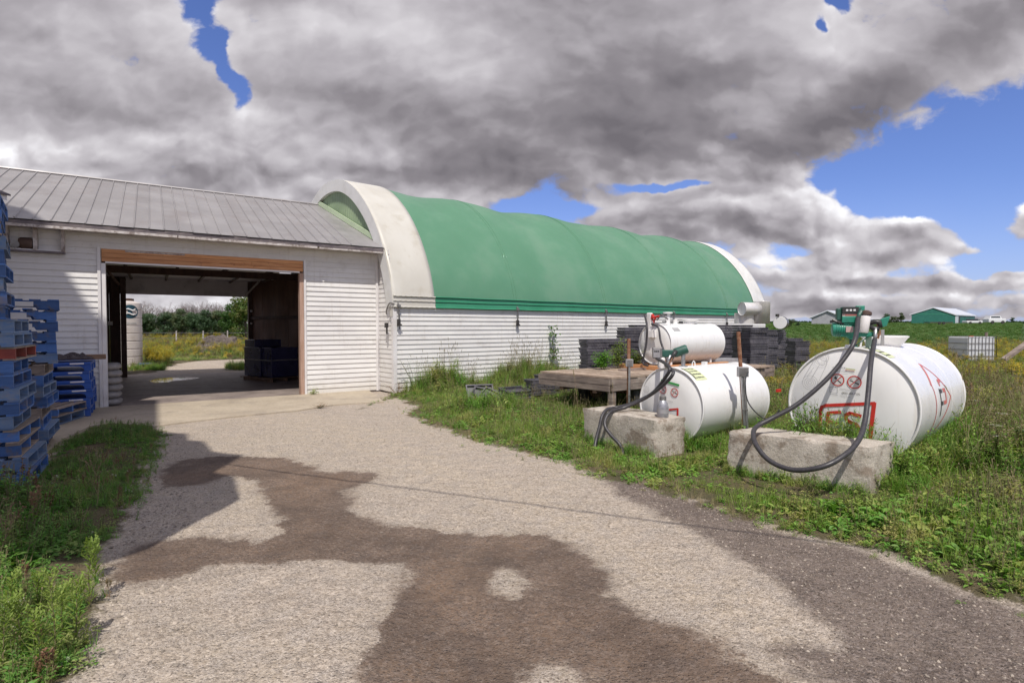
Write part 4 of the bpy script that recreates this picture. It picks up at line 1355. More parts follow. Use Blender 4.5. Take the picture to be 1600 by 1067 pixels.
B1 = Vector((1.75, 6.73, 0)); B1u = Vector((-.575, .818, 0)).normalized(); B1v = Vector((.863, .505, 0)).normalized()
B2 = Vector((3.43, 5.23, 0)); B2u = Vector((-1.02, .84, 0)).normalized(); B2v = Vector((.435, .27, 0)).normalized()
rough_block('concrete_block', B1, B1u, B1v, 1.30, .56, .50, 'smaller concrete block with a grey bottle and two hoses on it', 2)
rough_block('concrete_block', B2, B2u, B2v, 1.36, .50, .50, 'larger concrete block in front of the biggest white tank, one hose hanging over it', 9)


# ------------------------------------------------------------------ horizontal fuel tanks
def tank(label, c, ang, rad, L, seed):
    """c = centre of the near end, ang = heading of the axis measured from Y towards X"""
    ax = Vector((math.sin(ang), math.cos(ang), 0)); sx = Vector((math.cos(ang), -math.sin(ang), 0))
    t_ = thing('fuel_tank', label, 'fuel tank', (c.x, c.y, 0), 0, 'white horizontal fuel tanks')
    m_ = MB()
    m_.lathe([(rad, 0.0), (rad * 1.0, L * .333), (rad * 1.0, L * .667), (rad, L)], c, ax, 72, cap0=False, cap1=False)
    o = m_.build('shell', TANKW, t_, smooth=True)
    m_ = MB(); m_.lathe([(.0005, -.012 * rad / .6), (rad * .5, -.010 * rad / .6), (rad * .96, .004), (rad * .985, .018)], c, ax, 72, cap0=False, cap1=False)
    m_.build('end_plate', TANKF, t_, smooth=True)
    m_ = MB(); m_.lathe([(rad * .975, .022), (rad * .975, -.008), (rad * 1.008, -.010), (rad * 1.012, .012), (rad * 1.0, .016)], c, ax, 72, cap0=False, cap1=False)
    m_.build('end_rim', TANKW, t_, smooth=True)
    m_ = MB(); m_.lathe([(rad, L - .015), (rad * 1.012, L - .012), (rad * 1.012, L + .01), (rad * .97, L + .01), (.001, L + .03)], c, ax, 72, cap0=False, cap1=False)
    m_.build('back_plate', TANKW, t_, smooth=True)
    m_ = MB()
    for f_ in (.335, .668):
        m_.lathe([(rad * 1.0, L * f_ - .006), (rad + .0025, L * f_), (rad, L * f_ + .006)], c, ax, 72, cap0=False, cap1=False)
    m_.build('weld_seam', TANKW, t_, smooth=True)
    return t_, ax, sx


def on_shell(c, ax, sx, rad, along, phi, off=.002):
    """point on the shell; phi from the top towards +sx"""
    return c + ax * along + (Vector((0, 0, 1)) * math.cos(phi) + sx * math.sin(phi)) * (rad + off)


def on_end(c, ax, sx, x, z, off=.016):
    return c + sx * x + Vector((0, 0, z)) - ax * off


def text_mesh(txt, size, spacing=1.0):
    cu = bpy.data.curves.new('lettering', 'FONT')
    cu.body = txt; cu.size = size; cu.align_x = 'CENTER'; cu.align_y = 'CENTER'; cu.space_character = spacing; cu.resolution_u = 2
    o = bpy.data.objects.new('lettering', cu); COL.objects.link(o)
    bpy.context.view_layer.update()
    me = bpy.data.meshes.new_from_object(o)
    bpy.data.objects.remove(o)
    return me


def lettering(name, txt, size, org, xd, yd, mt, parent, bold=0.0, spacing=1.0, warp_=None):
    me = text_mesh(txt, size, spacing)
    me.name = name
    inv = WM[parent].inverted()
    for v_ in me.vertices:
        p_ = org + xd * v_.co.x + yd * v_.co.y if warp_ is None else warp_(v_.co.x, v_.co.y)
        v_.co = inv @ p_
    me.materials.clear(); me.materials.append(mt)
    return link(name, me, parent)


def end_disc(m_, c, ax, sx, x, z, r0, r1, off, n=28):
    base = len(m_.v)
    for i in range(n):
        a = 2 * math.pi * i / n
        m_.v.append(on_end(c, ax, sx, x + r0 * math.cos(a), z + r0 * math.sin(a), off))
        m_.v.append(on_end(c, ax, sx, x + r1 * math.cos(a), z + r1 * math.sin(a), off))
    for i in range(n):
        j = (i + 1) % n
        m_.f.append((base + 2 * i, base + 2 * j, base + 2 * j + 1, base + 2 * i + 1)); m_.mi.append(0)


def end_poly(m_, c, ax, sx, pts, off):
    m_.add([on_end(c, ax, sx, x, z, off) for x, z in pts], [tuple(range(len(pts)))])


def end_line(m_, c, ax, sx, pts, wd, off):
    for (x0, z0), (x1, z1) in zip(pts[:-1], pts[1:]):
        dx_, dz_ = x1 - x0, z1 - z0; L_ = math.hypot(dx_, dz_) or 1
        nx_, nz_ = -dz_ / L_ * wd / 2, dx_ / L_ * wd / 2
        ex, ez = dx_ / L_ * wd * .3, dz_ / L_ * wd * .3
        end_poly(m_, c, ax, sx, [(x0 - nx_ - ex, z0 - nz_ - ez), (x1 - nx_ + ex, z1 - nz_ + ez), (x1 + nx_ + ex, z1 + nz_ + ez), (x0 + nx_ - ex, z0 + nz_ - ez)], off)


def no_sign(parent, c, ax, sx, x, z, r, icon):
    off = .0165
    m_ = MB(); end_disc(m_, c, ax, sx, x, z, 0.001, r * .86, off); m_.build('sign_ground', LABELW, parent)
    m_ = MB()
    if icon == 'match':
        end_poly(m_, c, ax, sx, [(x - r * .55, z + r * .28), (x - r * .3, z + r * .62), (x - r * .02, z + r * .18), (x - r * .28, z + r * .05)], off + .0012)
        end_line(m_, c, ax, sx, [(x + .05 * r, z - .08 * r), (x + .5 * r, z - .46 * r)], r * .16, off + .0012)
    else:
        end_line(m_, c, ax, sx, [(x - .62 * r, z + .26 * r), (x - .15 * r, z + .06 * r)], r * .13, off + .0012)
        end_line(m_, c, ax, sx, [(x + .16 * r, z - .1 * r), (x + .62 * r, z - .30 * r)], r * .20, off + .0012)
        end_line(m_, c, ax, sx, [(x - .55 * r, z + .42 * r), (x - .42 * r, z + .5 * r), (x - .3 * r, z + .42 * r)], r * .06, off + .0012)
    m_.build('pictogram', BLACKI, parent)
    m_ = MB(); end_disc(m_, c, ax, sx, x, z, r * .84, r, off + .002)
    end_line(m_, c, ax, sx, [(x - .60 * r, z - .60 * r), (x + .60 * r, z + .60 * r)], r * .11, off + .0026)
    m_.build('ban_ring', REDP, parent)


# ---- the big tank
TA = R(49)
c3 = Vector((3.77, 6.12, .105 + .655))
T3, ax3, sx3 = tank('biggest white fuel tank on the right with green pump and red emblem', c3, TA, .655, 2.1, 1)
m_ = MB()
for f_ in (.3, 1.75):
    q_ = c3 + ax3 * f_
    m_.obox(Vector((q_.x, q_.y, .0)) - sx3 * .4 - ax3 * .04, sx3 * .8, ax3 * .08, (0, 0, .22))
m_.build('saddle', TANKW, T3)
K = .655 / 109.0      # metres per survey pixel on the end plate


def e3(px, py):       # pixel on the plate -> plate coordinates (plate looks 218 px wide, 177 px high)
    return ((px - 1329) * .655 / 106.5, (631 - py) * .655 / 88.5)


x1_, z1_ = e3(1309, 592.5); x2_, z2_ = e3(1336.5, 594)
no_sign(T3, c3, ax3, sx3, x1_, z1_ + .002, .070, 'match')
no_sign(T3, c3, ax3, sx3, x2_, z2_, .072, 'cigarette')
xd, yd = sx3, Vector((0, 0, 1))
lettering('lettering', '(800) 265-7292', .030, on_end(c3, ax3, sx3, *e3(1331, 611.5), .0175), xd, yd, BLACKI, T3)
lettering('lettering', 'OPERATOR', .026, on_end(c3, ax3, sx3, *e3(1311, 573.8), .0175), xd, yd, BLACKI, T3)
lettering('lettering', 'A1', .020, on_end(c3, ax3, sx3, *e3(1303, 608), .0175), xd, yd, GREYI, T3)
m_ = MB()
for a_, b_ in (((1296, 603.5), (1309, 604.5)), ((1309, 604.5), (1309, 612.5)), ((1309, 612.5), (1296, 611.5)), ((1296, 611.5), (1296, 603.5)), ((1297, 614.5), (1310, 615.5)), ((1313, 605), (1331, 606.5)), ((1314, 615.6), (1330, 617)), ((1304, 578.5), (1327, 580)), ((1330, 578), (1337, 579))):
    end_line(m_, c3, ax3, sx3, [e3(*a_), e3(*b_)], .004, .0172)
m_.build('fine_print', GREYI, T3)
m_ = MB(); end_line(m_, c3, ax3, sx3, [e3(1323, 574.5), e3(1337, 575.5)], .016, .0170); m_.build('green_tab', STICK, T3)
m_ = MB(); end_line(m_, c3, ax3, sx3, [e3(1321, 576.4), e3(1336, 577.2)], .004, .0176); m_.build('red_rule', REDP, T3)
# the two ring drawings with the belt between them
m_ = MB()
for (px, py, r_) in ((1281, 561, .074), (1281, 561, .055), (1261.5, 599.5, .085), (1261.5, 599.5, .062), (1261.5, 599.5, .040), (1261.5, 599.5, .020), (1286, 558, .05)):
    X, Z = e3(px, py); end_disc(m_, c3, ax3, sx3, X, Z, r_ - .003, r_, .0170, 32)
for a_, b_ in (((1272, 557), (1249, 594)), ((1291, 568), (1274, 603)), ((1278, 570), (1264, 592)), ((1268, 575), (1256, 590))):
    end_line(m_, c3, ax3, sx3, [e3(*a_), e3(*b_)], .003, .0170)
m_.build('ring_drawing', GREYI, T3)
# red emblem: slanted house-shaped frame with the letters F and S
m_ = MB()
fr = [e3(1278.5, 700), e3(1281, 642), e3(1283, 636), e3(1290, 633), e3(1368, 623), e3(1361, 690)]
end_line(m_, c3, ax3, sx3, fr[:2], .035, .0172); end_line(m_, c3, ax3, sx3, fr[1:3], .035, .0174); end_line(m_, c3, ax3, sx3, fr[2:4], .034, .0176); end_line(m_, c3, ax3, sx3, fr[3:5], .036, .0178); end_line(m_, c3, ax3, sx3, fr[4:], .040, .0180)
end_line(m_, c3, ax3, sx3, [e3(1279, 712), e3(1361, 712)], .036, .0182)
m_.build('red_emblem_frame', REDP, T3)
m_ = MB()
S_ = [e3(1347, 643.5), e3(1330, 641), e3(1324, 644), e3(1324, 650), e3(1330, 654), e3(1341, 657), e3(1345, 662), e3(1344, 672), e3(1324, 674)]
end_line(m_, c3, ax3, sx3, S_, .036, .0180)
end_line(m_, c3, ax3, sx3, [e3(1314, 641), e3(1294, 644), e3(1292, 676)], .034, .0180)
end_line(m_, c3, ax3, sx3, [e3(1293, 658), e3(1310, 657)], .030, .0183)
m_.build('red_letter', REDP, T3)


def shell_patch(m_, c, ax, sx, rad, poly, off, sub=6):
    """filled polygon in (along, phi) laid on the shell"""
    cx_ = sum(p_[0] for p_ in poly) / len(poly); cp_ = sum(p_[1] for p_ in poly) / len(poly)
    n = len(poly)
    for i in range(n):
        a, b = poly[i], poly[(i + 1) % n]
        for j in range(sub):
            for k_ in range(sub):
                def q(u_, v_):
                    e = (a[0] + (b[0] - a[0]) * u_, a[1] + (b[1] - a[1]) * u_)
                    return on_shell(c, ax, sx, rad, cx_ + (e[0] - cx_) * v_, cp_ + (e[1] - cp_) * v_, off)
                m_.add([q(j / sub, k_ / sub), q((j + 1) / sub, k_ / sub), q((j + 1) / sub, (k_ + 1) / sub), q(j / sub, (k_ + 1) / sub)], [(0, 1, 2, 3)])


def shell_line(m_, c, ax, sx, rad, pts, wd, off):
    for (a0, p0), (a1, p1) in zip(pts[:-1], pts[1:]):
        n = 8
        da, dp = (a1 - a0), (p1 - p0) * rad
        L_ = math.hypot(da, dp) or 1
        na, np_ = -dp / L_ * wd / 2, da / L_ * wd / 2 / rad
        ea, ep = da / L_ * wd * .3, dp / L_ * wd * .3 / rad
        a0e, p0e, a1e, p1e = a0 - ea, p0 - ep, a1 + ea, p1 + ep
        for j in range(n):
            f0, f1 = j / n, (j + 1) / n
            def q(f, s__): return on_shell(c, ax, sx, rad, a0e + (a1e - a0e) * f + na * s__, p0e + (p1e - p0e) * f + np_ * s__, off)
            m_.add([q(f0, -1), q(f1, -1), q(f1, 1), q(f0, 1)], [(0, 1, 2, 3)])


# emblem again on the shell, faded
ph = lambda d_: R(d_)
m_ = MB()
# columns: near side (small along) is the sloping roof, letters read upwards
shell_line(m_, c3, ax3, sx3, .655, [(.60, ph(68)), (.74, ph(46))], .050, .0022)
m_.build('emblem_bar', REDF, T3)
m_ = MB()
shell_line(m_, c3, ax3, sx3, .655, [(.76, ph(46)), (1.30, ph(84))], .016, .0030)
shell_line(m_, c3, ax3, sx3, .655, [(1.30, ph(84)), (.86, ph(118))], .020, .0030)
shell_line(m_, c3, ax3, sx3, .655, [(.61, ph(68)), (.66, ph(122))], .018, .0036)
m_.build('emblem_outline', REDP, T3)
m_ = MB()
shell_line(m_, c3, ax3, sx3, .655, [(1.0, ph(66)), (.93, ph(66)), (.93, ph(70))], .045, .0030)
shell_line(m_, c3, ax3, sx3, .655, [(1.0, ph(76)), (1.08, ph(76)), (1.08, ph(88)), (.98, ph(88))], .045, .0030)
m_.build('emblem_letter', REDF, T3)
m_ = MB()
shell_line(m_, c3, ax3, sx3, .655, [(.84, ph(74)), (.84, ph(100))], .028, .0036)
shell_line(m_, c3, ax3, sx3, .655, [(.84, ph(76)), (.93, ph(76))], .045, .0039)
shell_line(m_, c3, ax3, sx3, .655, [(.84, ph(88)), (.92, ph(88))], .045, .0039)
m_.build('emblem_letter', BLACKI, T3)


def sticker(parent, c, ax, sx, rad, a0, a1, p0, p1):
    m_ = MB(); shell_patch(m_, c, ax, sx, rad, [(a0, R(p0)), (a1, R(p0)), (a1, R(p1)), (a0, R(p1))], .0022); m_.build('sticker', STICK, parent)
    m_ = MB()
    shell_line(m_, c, ax, sx, rad, [(a0 + .02, R(p0 + .5)), (a0 + .02, R(p1 - 4))], .024, .0034)
    rr_ = random.Random(4)
    for i in range(4):
        for j in range(4):
            pa_ = R(p0 + (p1 - p0) * (.10 + .23 * i)); a_ = a0 + .05 + (a1 - a0 - .07) * j / 4
            shell_line(m_, c, ax, sx, rad, [(a_, pa_ + R(rr_.uniform(0, 1.5))), (a_ + .03, pa_ + R(1.5))], .012 + rr_.uniform(0, .010), .0036)
    m_.build('sticker_print', BLACKI, parent)


sticker(T3, c3, ax3, sx3, .655, .05, .27, 5, 33)


def eye(parent, p_, s_, mt_, dirv):
    m_ = MB(); m_.tube([p_ - dirv * s_ * .45, p_ - dirv * s_ * .3 + Vector((0, 0, s_ * .9)), p_ + Vector((0, 0, s_ * 1.25)), p_ + dirv * s_ * .3 + Vector((0, 0, s_ * .9)), p_ + dirv * s_ * .45], s_ * .14, 6)
    m_.build('lifting_eye', mt_, parent)


eye(T3, on_shell(c3, ax3, sx3, .655, .42, 0, -.01), .075, TANKW, sx3)
# flared hatch at the far end
m_ = MB(); hc = on_shell(c3, ax3, sx3, .655, 1.20, 0, -.03)
m_.lathe([(.17, 0), (.175, .035), (.20, .06), (.245, .125), (.255, .13), (.255, .145), (.235, .15), (.20, .145)], hc, (0, 0, 1), 32); m_.build('hatch', TANKF, T3, auto=40)
m_ = MB(); m_.tube([hc + ax3 * .2 - sx3 * .15 + Vector((0, 0, .12)), hc + ax3 * .26 - sx3 * .1 + Vector((0, 0, .17))], .03, 6); m_.build('hatch_hinge', RUST, T3)
for a_ in (.08, .20):
    m_ = MB(); m_.lathe([(.04, 0), (.04, .03), (.03, .04)], on_shell(c3, ax3, sx3, .655, a_, R(-4), -.008), (0, 0, 1), 12); m_.build('bung', TANKF, T3)

# ---- middle tank
c2_ = Vector((2.14, 7.42, .07 + .515))
T2, ax2, sx2 = tank('middle white fuel tank lying in the grass behind the smaller concrete block', c2_, R(53), .515, 1.62, 2)
m_ = MB()
for f_ in (.25, 1.35):
    q_ = c2_ + ax2 * f_
    m_.obox(Vector((q_.x, q_.y, .0)) - sx2 * .3 - ax2 * .03, sx2 * .6, ax2 * .06, (0, 0, .16))
m_.build('saddle', TANKW, T2)


def e2(px, py):
    return ((px - 1048.5) * .515 / 48.0, (632 - py) * .515 / 58.0)


no_sign(T2, c2_, ax2, sx2, *e2(1038.5, 609), .058, 'match')
no_sign(T2, c2_, ax2, sx2, *e2(1056, 611.5), .060, 'cigarette')
m_ = MB(); end_line(m_, c2_, ax2, sx2, [e2(1036, 595), e2(1062, 600)], .03, .0170)
m_.build('green_print', GREENI, T2)
lettering('lettering', 'SUPERIOR', .020, on_end(c2_, ax2, sx2, *e2(1050, 626), .0175), sx2, Vector((0, 0, 1)), GREYI, T2)
m_ = MB(); end_line(m_, c2_, ax2, sx2, [e2(1030, 643), e2(1061, 635.5)], .022, .0172); end_line(m_, c2_, ax2, sx2, [e2(1061, 635.5), e2(1060.5, 665)], .026, .0176)
end_line(m_, c2_, ax2, sx2, [e2(1030, 643), e2(1029, 668)], .022, .0179)
m_.build('red_emblem_frame', REDP, T2)
m_ = MB()
for (px, py, r_) in ((1012, 612, .05), (1012, 612, .036), (1012, 612, .018)):
    X, Z = e2(px, py); end_disc(m_, c2_, ax2, sx2, X, Z, r_ - .003, r_, .0170, 28)
m_.build('ring_drawing', GREYI, T2)
sticker(T2, c2_, ax2, sx2, .515, .05, .30, 14, 46)
eye(T2, on_shell(c2_, ax2, sx2, .515, .52, 0, -.01), .06, TANKW, sx2)
m_ = MB(); p_ = on_shell(c2_, ax2, sx2, .515, .78, 0, -.01); m_.obox(p_ - ax2 * .03 - sx2 * .03, ax2 * .06, sx2 * .06, (0, 0, .055)); m_.build('bung', TANKF, T2)
m_ = MB(); p_ = on_shell(c2_, ax2, sx2, .515, .28, 0, -.01); m_.lathe([(.06, 0), (.06, .02), (.028, .022), (.028, .26)], p_, (0, 0, 1), 14); m_.build('standpipe', GALV, T2)
sp2 = p_.copy()

# ---- top tank on the trailer
c1_ = Vector((3.05, 11.75, .845 + .435))
T1, ax1, sx1 = tank('smallest white fuel tank, raised on the wooden flatbed trailer', c1_, R(54), .435, 1.9, 3)
m_ = MB()
for f_ in (.2, 1.6):
    q_ = c1_ + ax1 * f_
    m_.obox(Vector((q_.x, q_.y, .77)) - sx1 * .28 - ax1 * .03, sx1 * .56, ax1 * .06, (0, 0, .16))
m_.build('saddle', TANKW, T1)
tp = lambda a_: on_shell(c1_, ax1, sx1, .435, a_, 0, -.01)
m_ = MB(); m_.lathe([(.055, 0), (.055, .22), (.105, .225), (.105, .255), (.02, .262)], tp(.42), (0, 0, 1), 18); m_.build('vent_cap', TANKW, T1, auto=40)
m_ = MB(); m_.tube([tp(.25) + Vector((0, 0, .05)), tp(.60) + Vector((0, 0, .05))], .014, 6); m_.build('valve_rod', BLACKP, T1)
m_ = MB(); m_.lathe([(.05, 0), (.05, .09), (.035, .095)], tp(.68), (0, 0, 1), 14); m_.build('bung', TANKF, T1)
m_ = MB(); m_.lathe([(.05, 0), (.05, .05), (.03, .06)], tp(.88), (0, 0, 1), 14); m_.build('bung', BLACKP, T1)
m_ = MB(); m_.lathe([(.13, 0), (.135, .05), (.175, .075), (.18, .095), (.14, .105)], tp(1.22), (0, 0, 1), 24); m_.build('hatch', TANKF, T1, auto=40)
m_ = MB(); m_.obox(c1_ - ax1 * .10 - sx1 * .14 + Vector((0, 0, .13)), sx1 * .17, ax1 * .10, (0, 0, .16)); m_.build('nozzle_holder', FILTER, T1, bevel=.01)
m_ = MB(); m_.obox(c1_ - ax1 * .08 - sx1 * .17 + Vector((0, 0, .28)), sx1 * .12, ax1 * .08, (0, 0, .38)); m_.build('meter_filter', FILTER, T1, bevel=.02)
m_ = MB(); m_.tube([c1_ - ax1 * .06 - sx1 * .03 + Vector((0, 0, .62)), c1_ - ax1 * .06 + sx1 * .06 + Vector((0, 0, .52)), c1_ - ax1 * .06 + sx1 * .03 + Vector((0, 0, .46)), c1_ - ax1 * .06 - sx1 * .04 + Vector((0, 0, .55)), c1_ - ax1 * .06 + sx1 * .16 + Vector((0, 0, .58))], .028, 6); m_.build('red_nozzle', REDP, T1)
m_ = MB(); m_.tube([c1_ - ax1 * .06 + sx1 * .10 + Vector((0, 0, .50)), c1_ - ax1 * .06 + sx1 * .22 + Vector((0, 0, .62)), c1_ + ax1 * .1 + sx1 * .26 + Vector((0, 0, .52))], .018, 6); m_.build('nozzle_spout', METAL, T1)
m_ = MB(); m_.tube([c1_ + sx1 * .12 - ax1 * .05 + Vector((0, 0, .58)), tp(.40) + Vector((0, 0, .2))], .018, 6); m_.build('pipe', DARKMETAL, T1)
m_ = MB(); shell_patch(m_, c1_, ax1, sx1, .435, [(.2, R(38)), (.42, R(38)), (.42, R(52)), (.2, R(52))], .0022); m_.build('faded_label', GREYI, T1)
m_ = MB()
rq = random.Random(5)
for i in range(9):
    shell_line(m_, c1_, ax1, sx1, .435, [(.12 + .04 * i, R(14 + rq.uniform(0, 9))), (.14 + .04 * i, R(15 + rq.uniform(0, 9)))], .008, .003)
m_.build('fine_print', BLACKI, T1)
LGREY = MATS['grey_print']


# ------------------------------------------------------------------ pumps with meters
def face_frame(p_, yaw_):
    """local frame: x to the right, y away from the viewer, z up"""
    return p_, yaw_


pbase = on_shell(c3, ax3, sx3, .655, .16, 0, 0)
pz = pbase.z
yaw3 = -math.atan2(pbase.x, pbase.y) + R(8)
P3 = thing('fuel_pump', 'green electric fuel pump with meter, filter and nozzle on the biggest tank', 'fuel pump', (pbase.x, pbase.y, pz), yaw3, 'fuel pumps on the tanks')
def pb_(name, mt_, fn, **kw):
    m_ = MB(); fn(m_); return m_.build(name, mt_, P3, world=False, **kw)
pb_('base_flange', PUMPD, lambda m: (m.lathe([(.055, -.02), (.055, .015), (.035, .02), (.035, .12)], (-.03, 0, 0), (0, 0, 1), 16), m.lathe([(.04, .12), (.06, .13), (.06, .15)], (-.03, 0, 0), (0, 0, 1), 16)), auto=40)
mo = pb_('motor', PUMPG, lambda m: m.lathe([(.04, 0), (.075, .012), (.08, .03), (.08, .19), (.068, .21), (.068, .26)], (-.245, .0, .20), (1, 0, 0), 24), auto=40)
pb_('motor_ribs', PUMPG, lambda m: [m.lathe([(.081, 0), (.086, .003), (.086, .007), (.081, .01)], (-.20 + .022 * i, 0, .20), (1, 0, 0), 24, cap0=False, cap1=False) for i in range(6)])
pb_('name_plate', PINK, lambda m: m.box(-.11, -.04, -.092, -.086, .17, .235))
pb_('pump_body', PUMPG, lambda m: (m.box(-.16, .16, -.06, .06, .12, .175), m.lathe([(.075, -.05), (.085, -.03), (.085, .03), (.075, .05)], (-.03, 0, .17), (0, 1, 0), 20)), bevel=.01)
pb_('switch_lever', BLACKP, lambda m: (m.tube([(-.24, -.05, .315), (-.20, -.06, .29), (-.15, -.05, .27)], .018, 6), m.box(-.16, .0, -.075, .04, .262, .285)))
me_ = pb_('meter_body', PUMPD, lambda m: (m.box(-.20, -.155, -.06, .06, .30, .44), m.box(-.155, .04, -.06, .06, .285, .455)), bevel=.012)
pb_('meter_top', PUMPG, lambda m: (m.box(-.01, .075, -.045, .05, .40, .468), m.box(-.15, .02, -.085, -.058, .275, .35)), bevel=.008)
fc = pb_('meter_face', BLACKP, lambda m: m.box(-.145, .010, -.082, -.062, .385, .452))
for i in range(3):
    pb_('digit', DIGIT, lambda m: m.box(-.112 + .036 * i, -.090 + .036 * i, -.0850, -.0825, .407, .427))
pb_('meter_label', PINK, lambda m: (m.box(-.145, .010, -.068, -.062, .315, .378)))
lb_ = pb_('meter_label_print', REDF, lambda m: (m.box(-.115, -.005, -.0705, -.0685, .355, .370), m.box(-.13, .0, -.0705, -.0685, .328, .333)))
pb_('green_collar', PUMPG, lambda m: (m.box(-.13, .02, -.075, .0, .255, .283)), bevel=.004)
pb_('filter_canister', FILTER, lambda m: m.lathe([(.048, 0), (.055, .01), (.055, .185), (.048, .195)], (.055, -.06, .165), (.12, 0, 1), 24), auto=40)
pb_('filter_head', BROWNPAINT, lambda m: m.lathe([(.05, 0), (.06, .01), (.055, .04), (.02, .058)], (.080, -.06, .358), (.1, 0, 1), 18), auto=40)
pb_('outlet_elbow', PUMPD, lambda m: m.tube([(.02, -.05, .40), (.03, -.09, .40), (.01, -.11, .36), (.0, -.12, .32)], .022, 8))
pb_('bracket', PUMPG, lambda m: (m.box(.10, .18, -.02, .03, .13, .16), m.tube([(.12, 0, .12), (-.0, 0, .02)], .006, 5)))
pb_('nozzle_boot', PUMPG, lambda m: m.obox((.205, -.02, .21), (.085, 0, .03), (0, .06, 0), (.03, 0, .11)), bevel=.008)
nz = pb_('nozzle', BLACKP, lambda m: (m.tube([(.10, -.03, .26), (.16, -.04, .285), (.21, -.05, .28), (.225, -.05, .22)], [.02, .03, .03, .022], 8), m.tube([(.11, -.05, .24), (.17, -.06, .205), (.21, -.06, .21)], [.02, .032, .025], 8)), smooth=True)
pb_('nozzle_trigger', RUST, lambda m: m.tube([(.195, -.05, .26), (.215, -.06, .17), (.20, -.055, .10)], .012, 6))
pb_('nozzle_swivel', GALV, lambda m: m.tube([(.175, -.07, .22), (.168, -.085, .12), (.165, -.09, .08)], [.020, .018, .014], 10), smooth=True)
pb_('holster_plate', GREYBOX, lambda m: m.box(.24, .27, .0, .02, .02, .20))
pb_('standpipe', PALEGRN, lambda m: m.lathe([(.03, -.01), (.03, .13)], (.13, .05, .0), (0, 0, 1), 14))

p2b = sp2.copy()
yaw2 = -math.atan2(p2b.x, p2b.y)
P2_ = thing('fuel_pump', 'dark green fuel pump with grey meter standing over the middle tank', 'fuel pump', (p2b.x, p2b.y, p2b.z), yaw2, 'fuel pumps on the tanks')
# local origin at the foot of the standpipe; metres per survey pixel about 1/112
def q2(px, py): return ((px - 1084.5) / 112.0, (571 - py) / 112.0)
def pc_(name, mt_, fn, **kw):
    m_ = MB(); fn(m_); return m_.build(name, mt_, P2_, world=False, **kw)
def bx2(m, x0, y0, x1, y1, d0, d1):
    a = q2(x0, y1); b = q2(x1, y0); m.box(a[0], b[0], d0, d1, a[1], b[1])
pc_('motor', PUMPD, lambda m: m.lathe([(.05, 0), (.065, .015), (.065, .17), (.05, .19)], (q2(1071, 550)[0], 0, q2(1071, 550)[1]), (1, 0, .38), 18), auto=40)
pc_('pump_body', PUMPD, lambda m: (bx2(m, 1052, 545, 1074, 556, -.05, .05)), bevel=.01)
pc_('meter_body', METAL, lambda m: bx2(m, 1038.5, 541, 1053.5, 558, -.07, .05), bevel=.012)
pc_('meter_face', GREYBOX, lambda m: bx2(m, 1040, 543, 1050, 556.5, -.078, -.071))
for i in range(3):
    pc_('digit', BLACKI, lambda m: bx2(m, 1041.5 + 2.6 * i, 545.5, 1043.4 + 2.6 * i, 548, -.0815, -.0785))
pc_('filter_canister', FILTER, lambda m: m.lathe([(.042, 0), (.048, .01), (.048, .14), (.04, .15)], (q2(1051.5, 573)[0], -.02, q2(1051.5, 573)[1]), (.05, 0, 1), 18), auto=40)
pc_('nozzle', BLACKP, lambda m: m.tube([(q2(1074, 546)[0], -.06, q2(1074, 546)[1]), (q2(1070, 552)[0], -.09, q2(1070, 552)[1]), (q2(1066, 562)[0], -.09, q2(1066, 562)[1])], [.03, .028, .018], 8), smooth=True)
pc_('nozzle_spout', GALV, lambda m: m.tube([(q2(1066, 552)[0], -.12, q2(1066, 552)[1]), (q2(1059, 568)[0], -.13, q2(1059, 568)[1])], [.018, .015], 10), smooth=True)
pc_('trigger', RUST, lambda m: m.tube([(q2(1069, 556)[0], -.11, q2(1069, 556)[1]), (q2(1064, 566)[0], -.10, q2(1064, 566)[1])], .01, 6))


# ------------------------------------------------------------------ hoses and cables
def hose(label, pts, r, mt_=RUBBER, cat='hose', k=8, name='hose', group=None):
    m_ = MB(); m_.tube(spline(pts, k), r, 10)
    o = m_.build(name, mt_, smooth=True)
    return tag(o, label, cat, group)


P3w = Matrix.Translation(pbase) @ Matrix.Rotation(yaw3, 4, 'Z')
h0 = P3w @ Vector((0, -.12, .33)); h1 = P3w @ Vector((.165, -.09, .09))
topz = .525
hose('thick black hose looping from the green pump down over the larger concrete block', [
    h0, PT(1336, 530, 5.85), PT(1322, 556, 5.80), PT(1290, 594, 5.78), PT(1245, 632, 5.80), PT(1203, 655, 5.83), PT(1183, 666, 5.80), PT(1177, 677, 5.66),
    PT(1182, 696, 5.48), PT(1203, 720, 5.30), PT(1240, 734, 5.12), PT(1285, 729, 4.98), PT(1318, 712, 5.0), PT(1340, 690, 5.12), PT(1351, 660, 5.30), PT(1357, 610, 5.52), PT(1361, 565, 5.75), h1], .0245)
P2w = Matrix.Translation(p2b) @ Matrix.Rotation(yaw2, 4, 'Z')
def W2(px, py, d_): 
    a = q2(px, py); return P2w @ Vector((a[0], d_, a[1]))
hose('black hose from the grey meter, inner one of the pair lying over the smaller block', [W2(1045, 558, -.03), PT(1046, 574, 7.1), PT(1038, 592, 7.15), PT(1018, 615, 7.35), PT(985, 631, 7.55), PT(960, 637, 7.62), PT(948, 640, 7.44), PT(941, 650, 7.34), PT(937, 666, 7.28), PT(932, 684, 7.22), PT(929, 700, 7.15)], .023, group='pair of hoses over the smaller block')
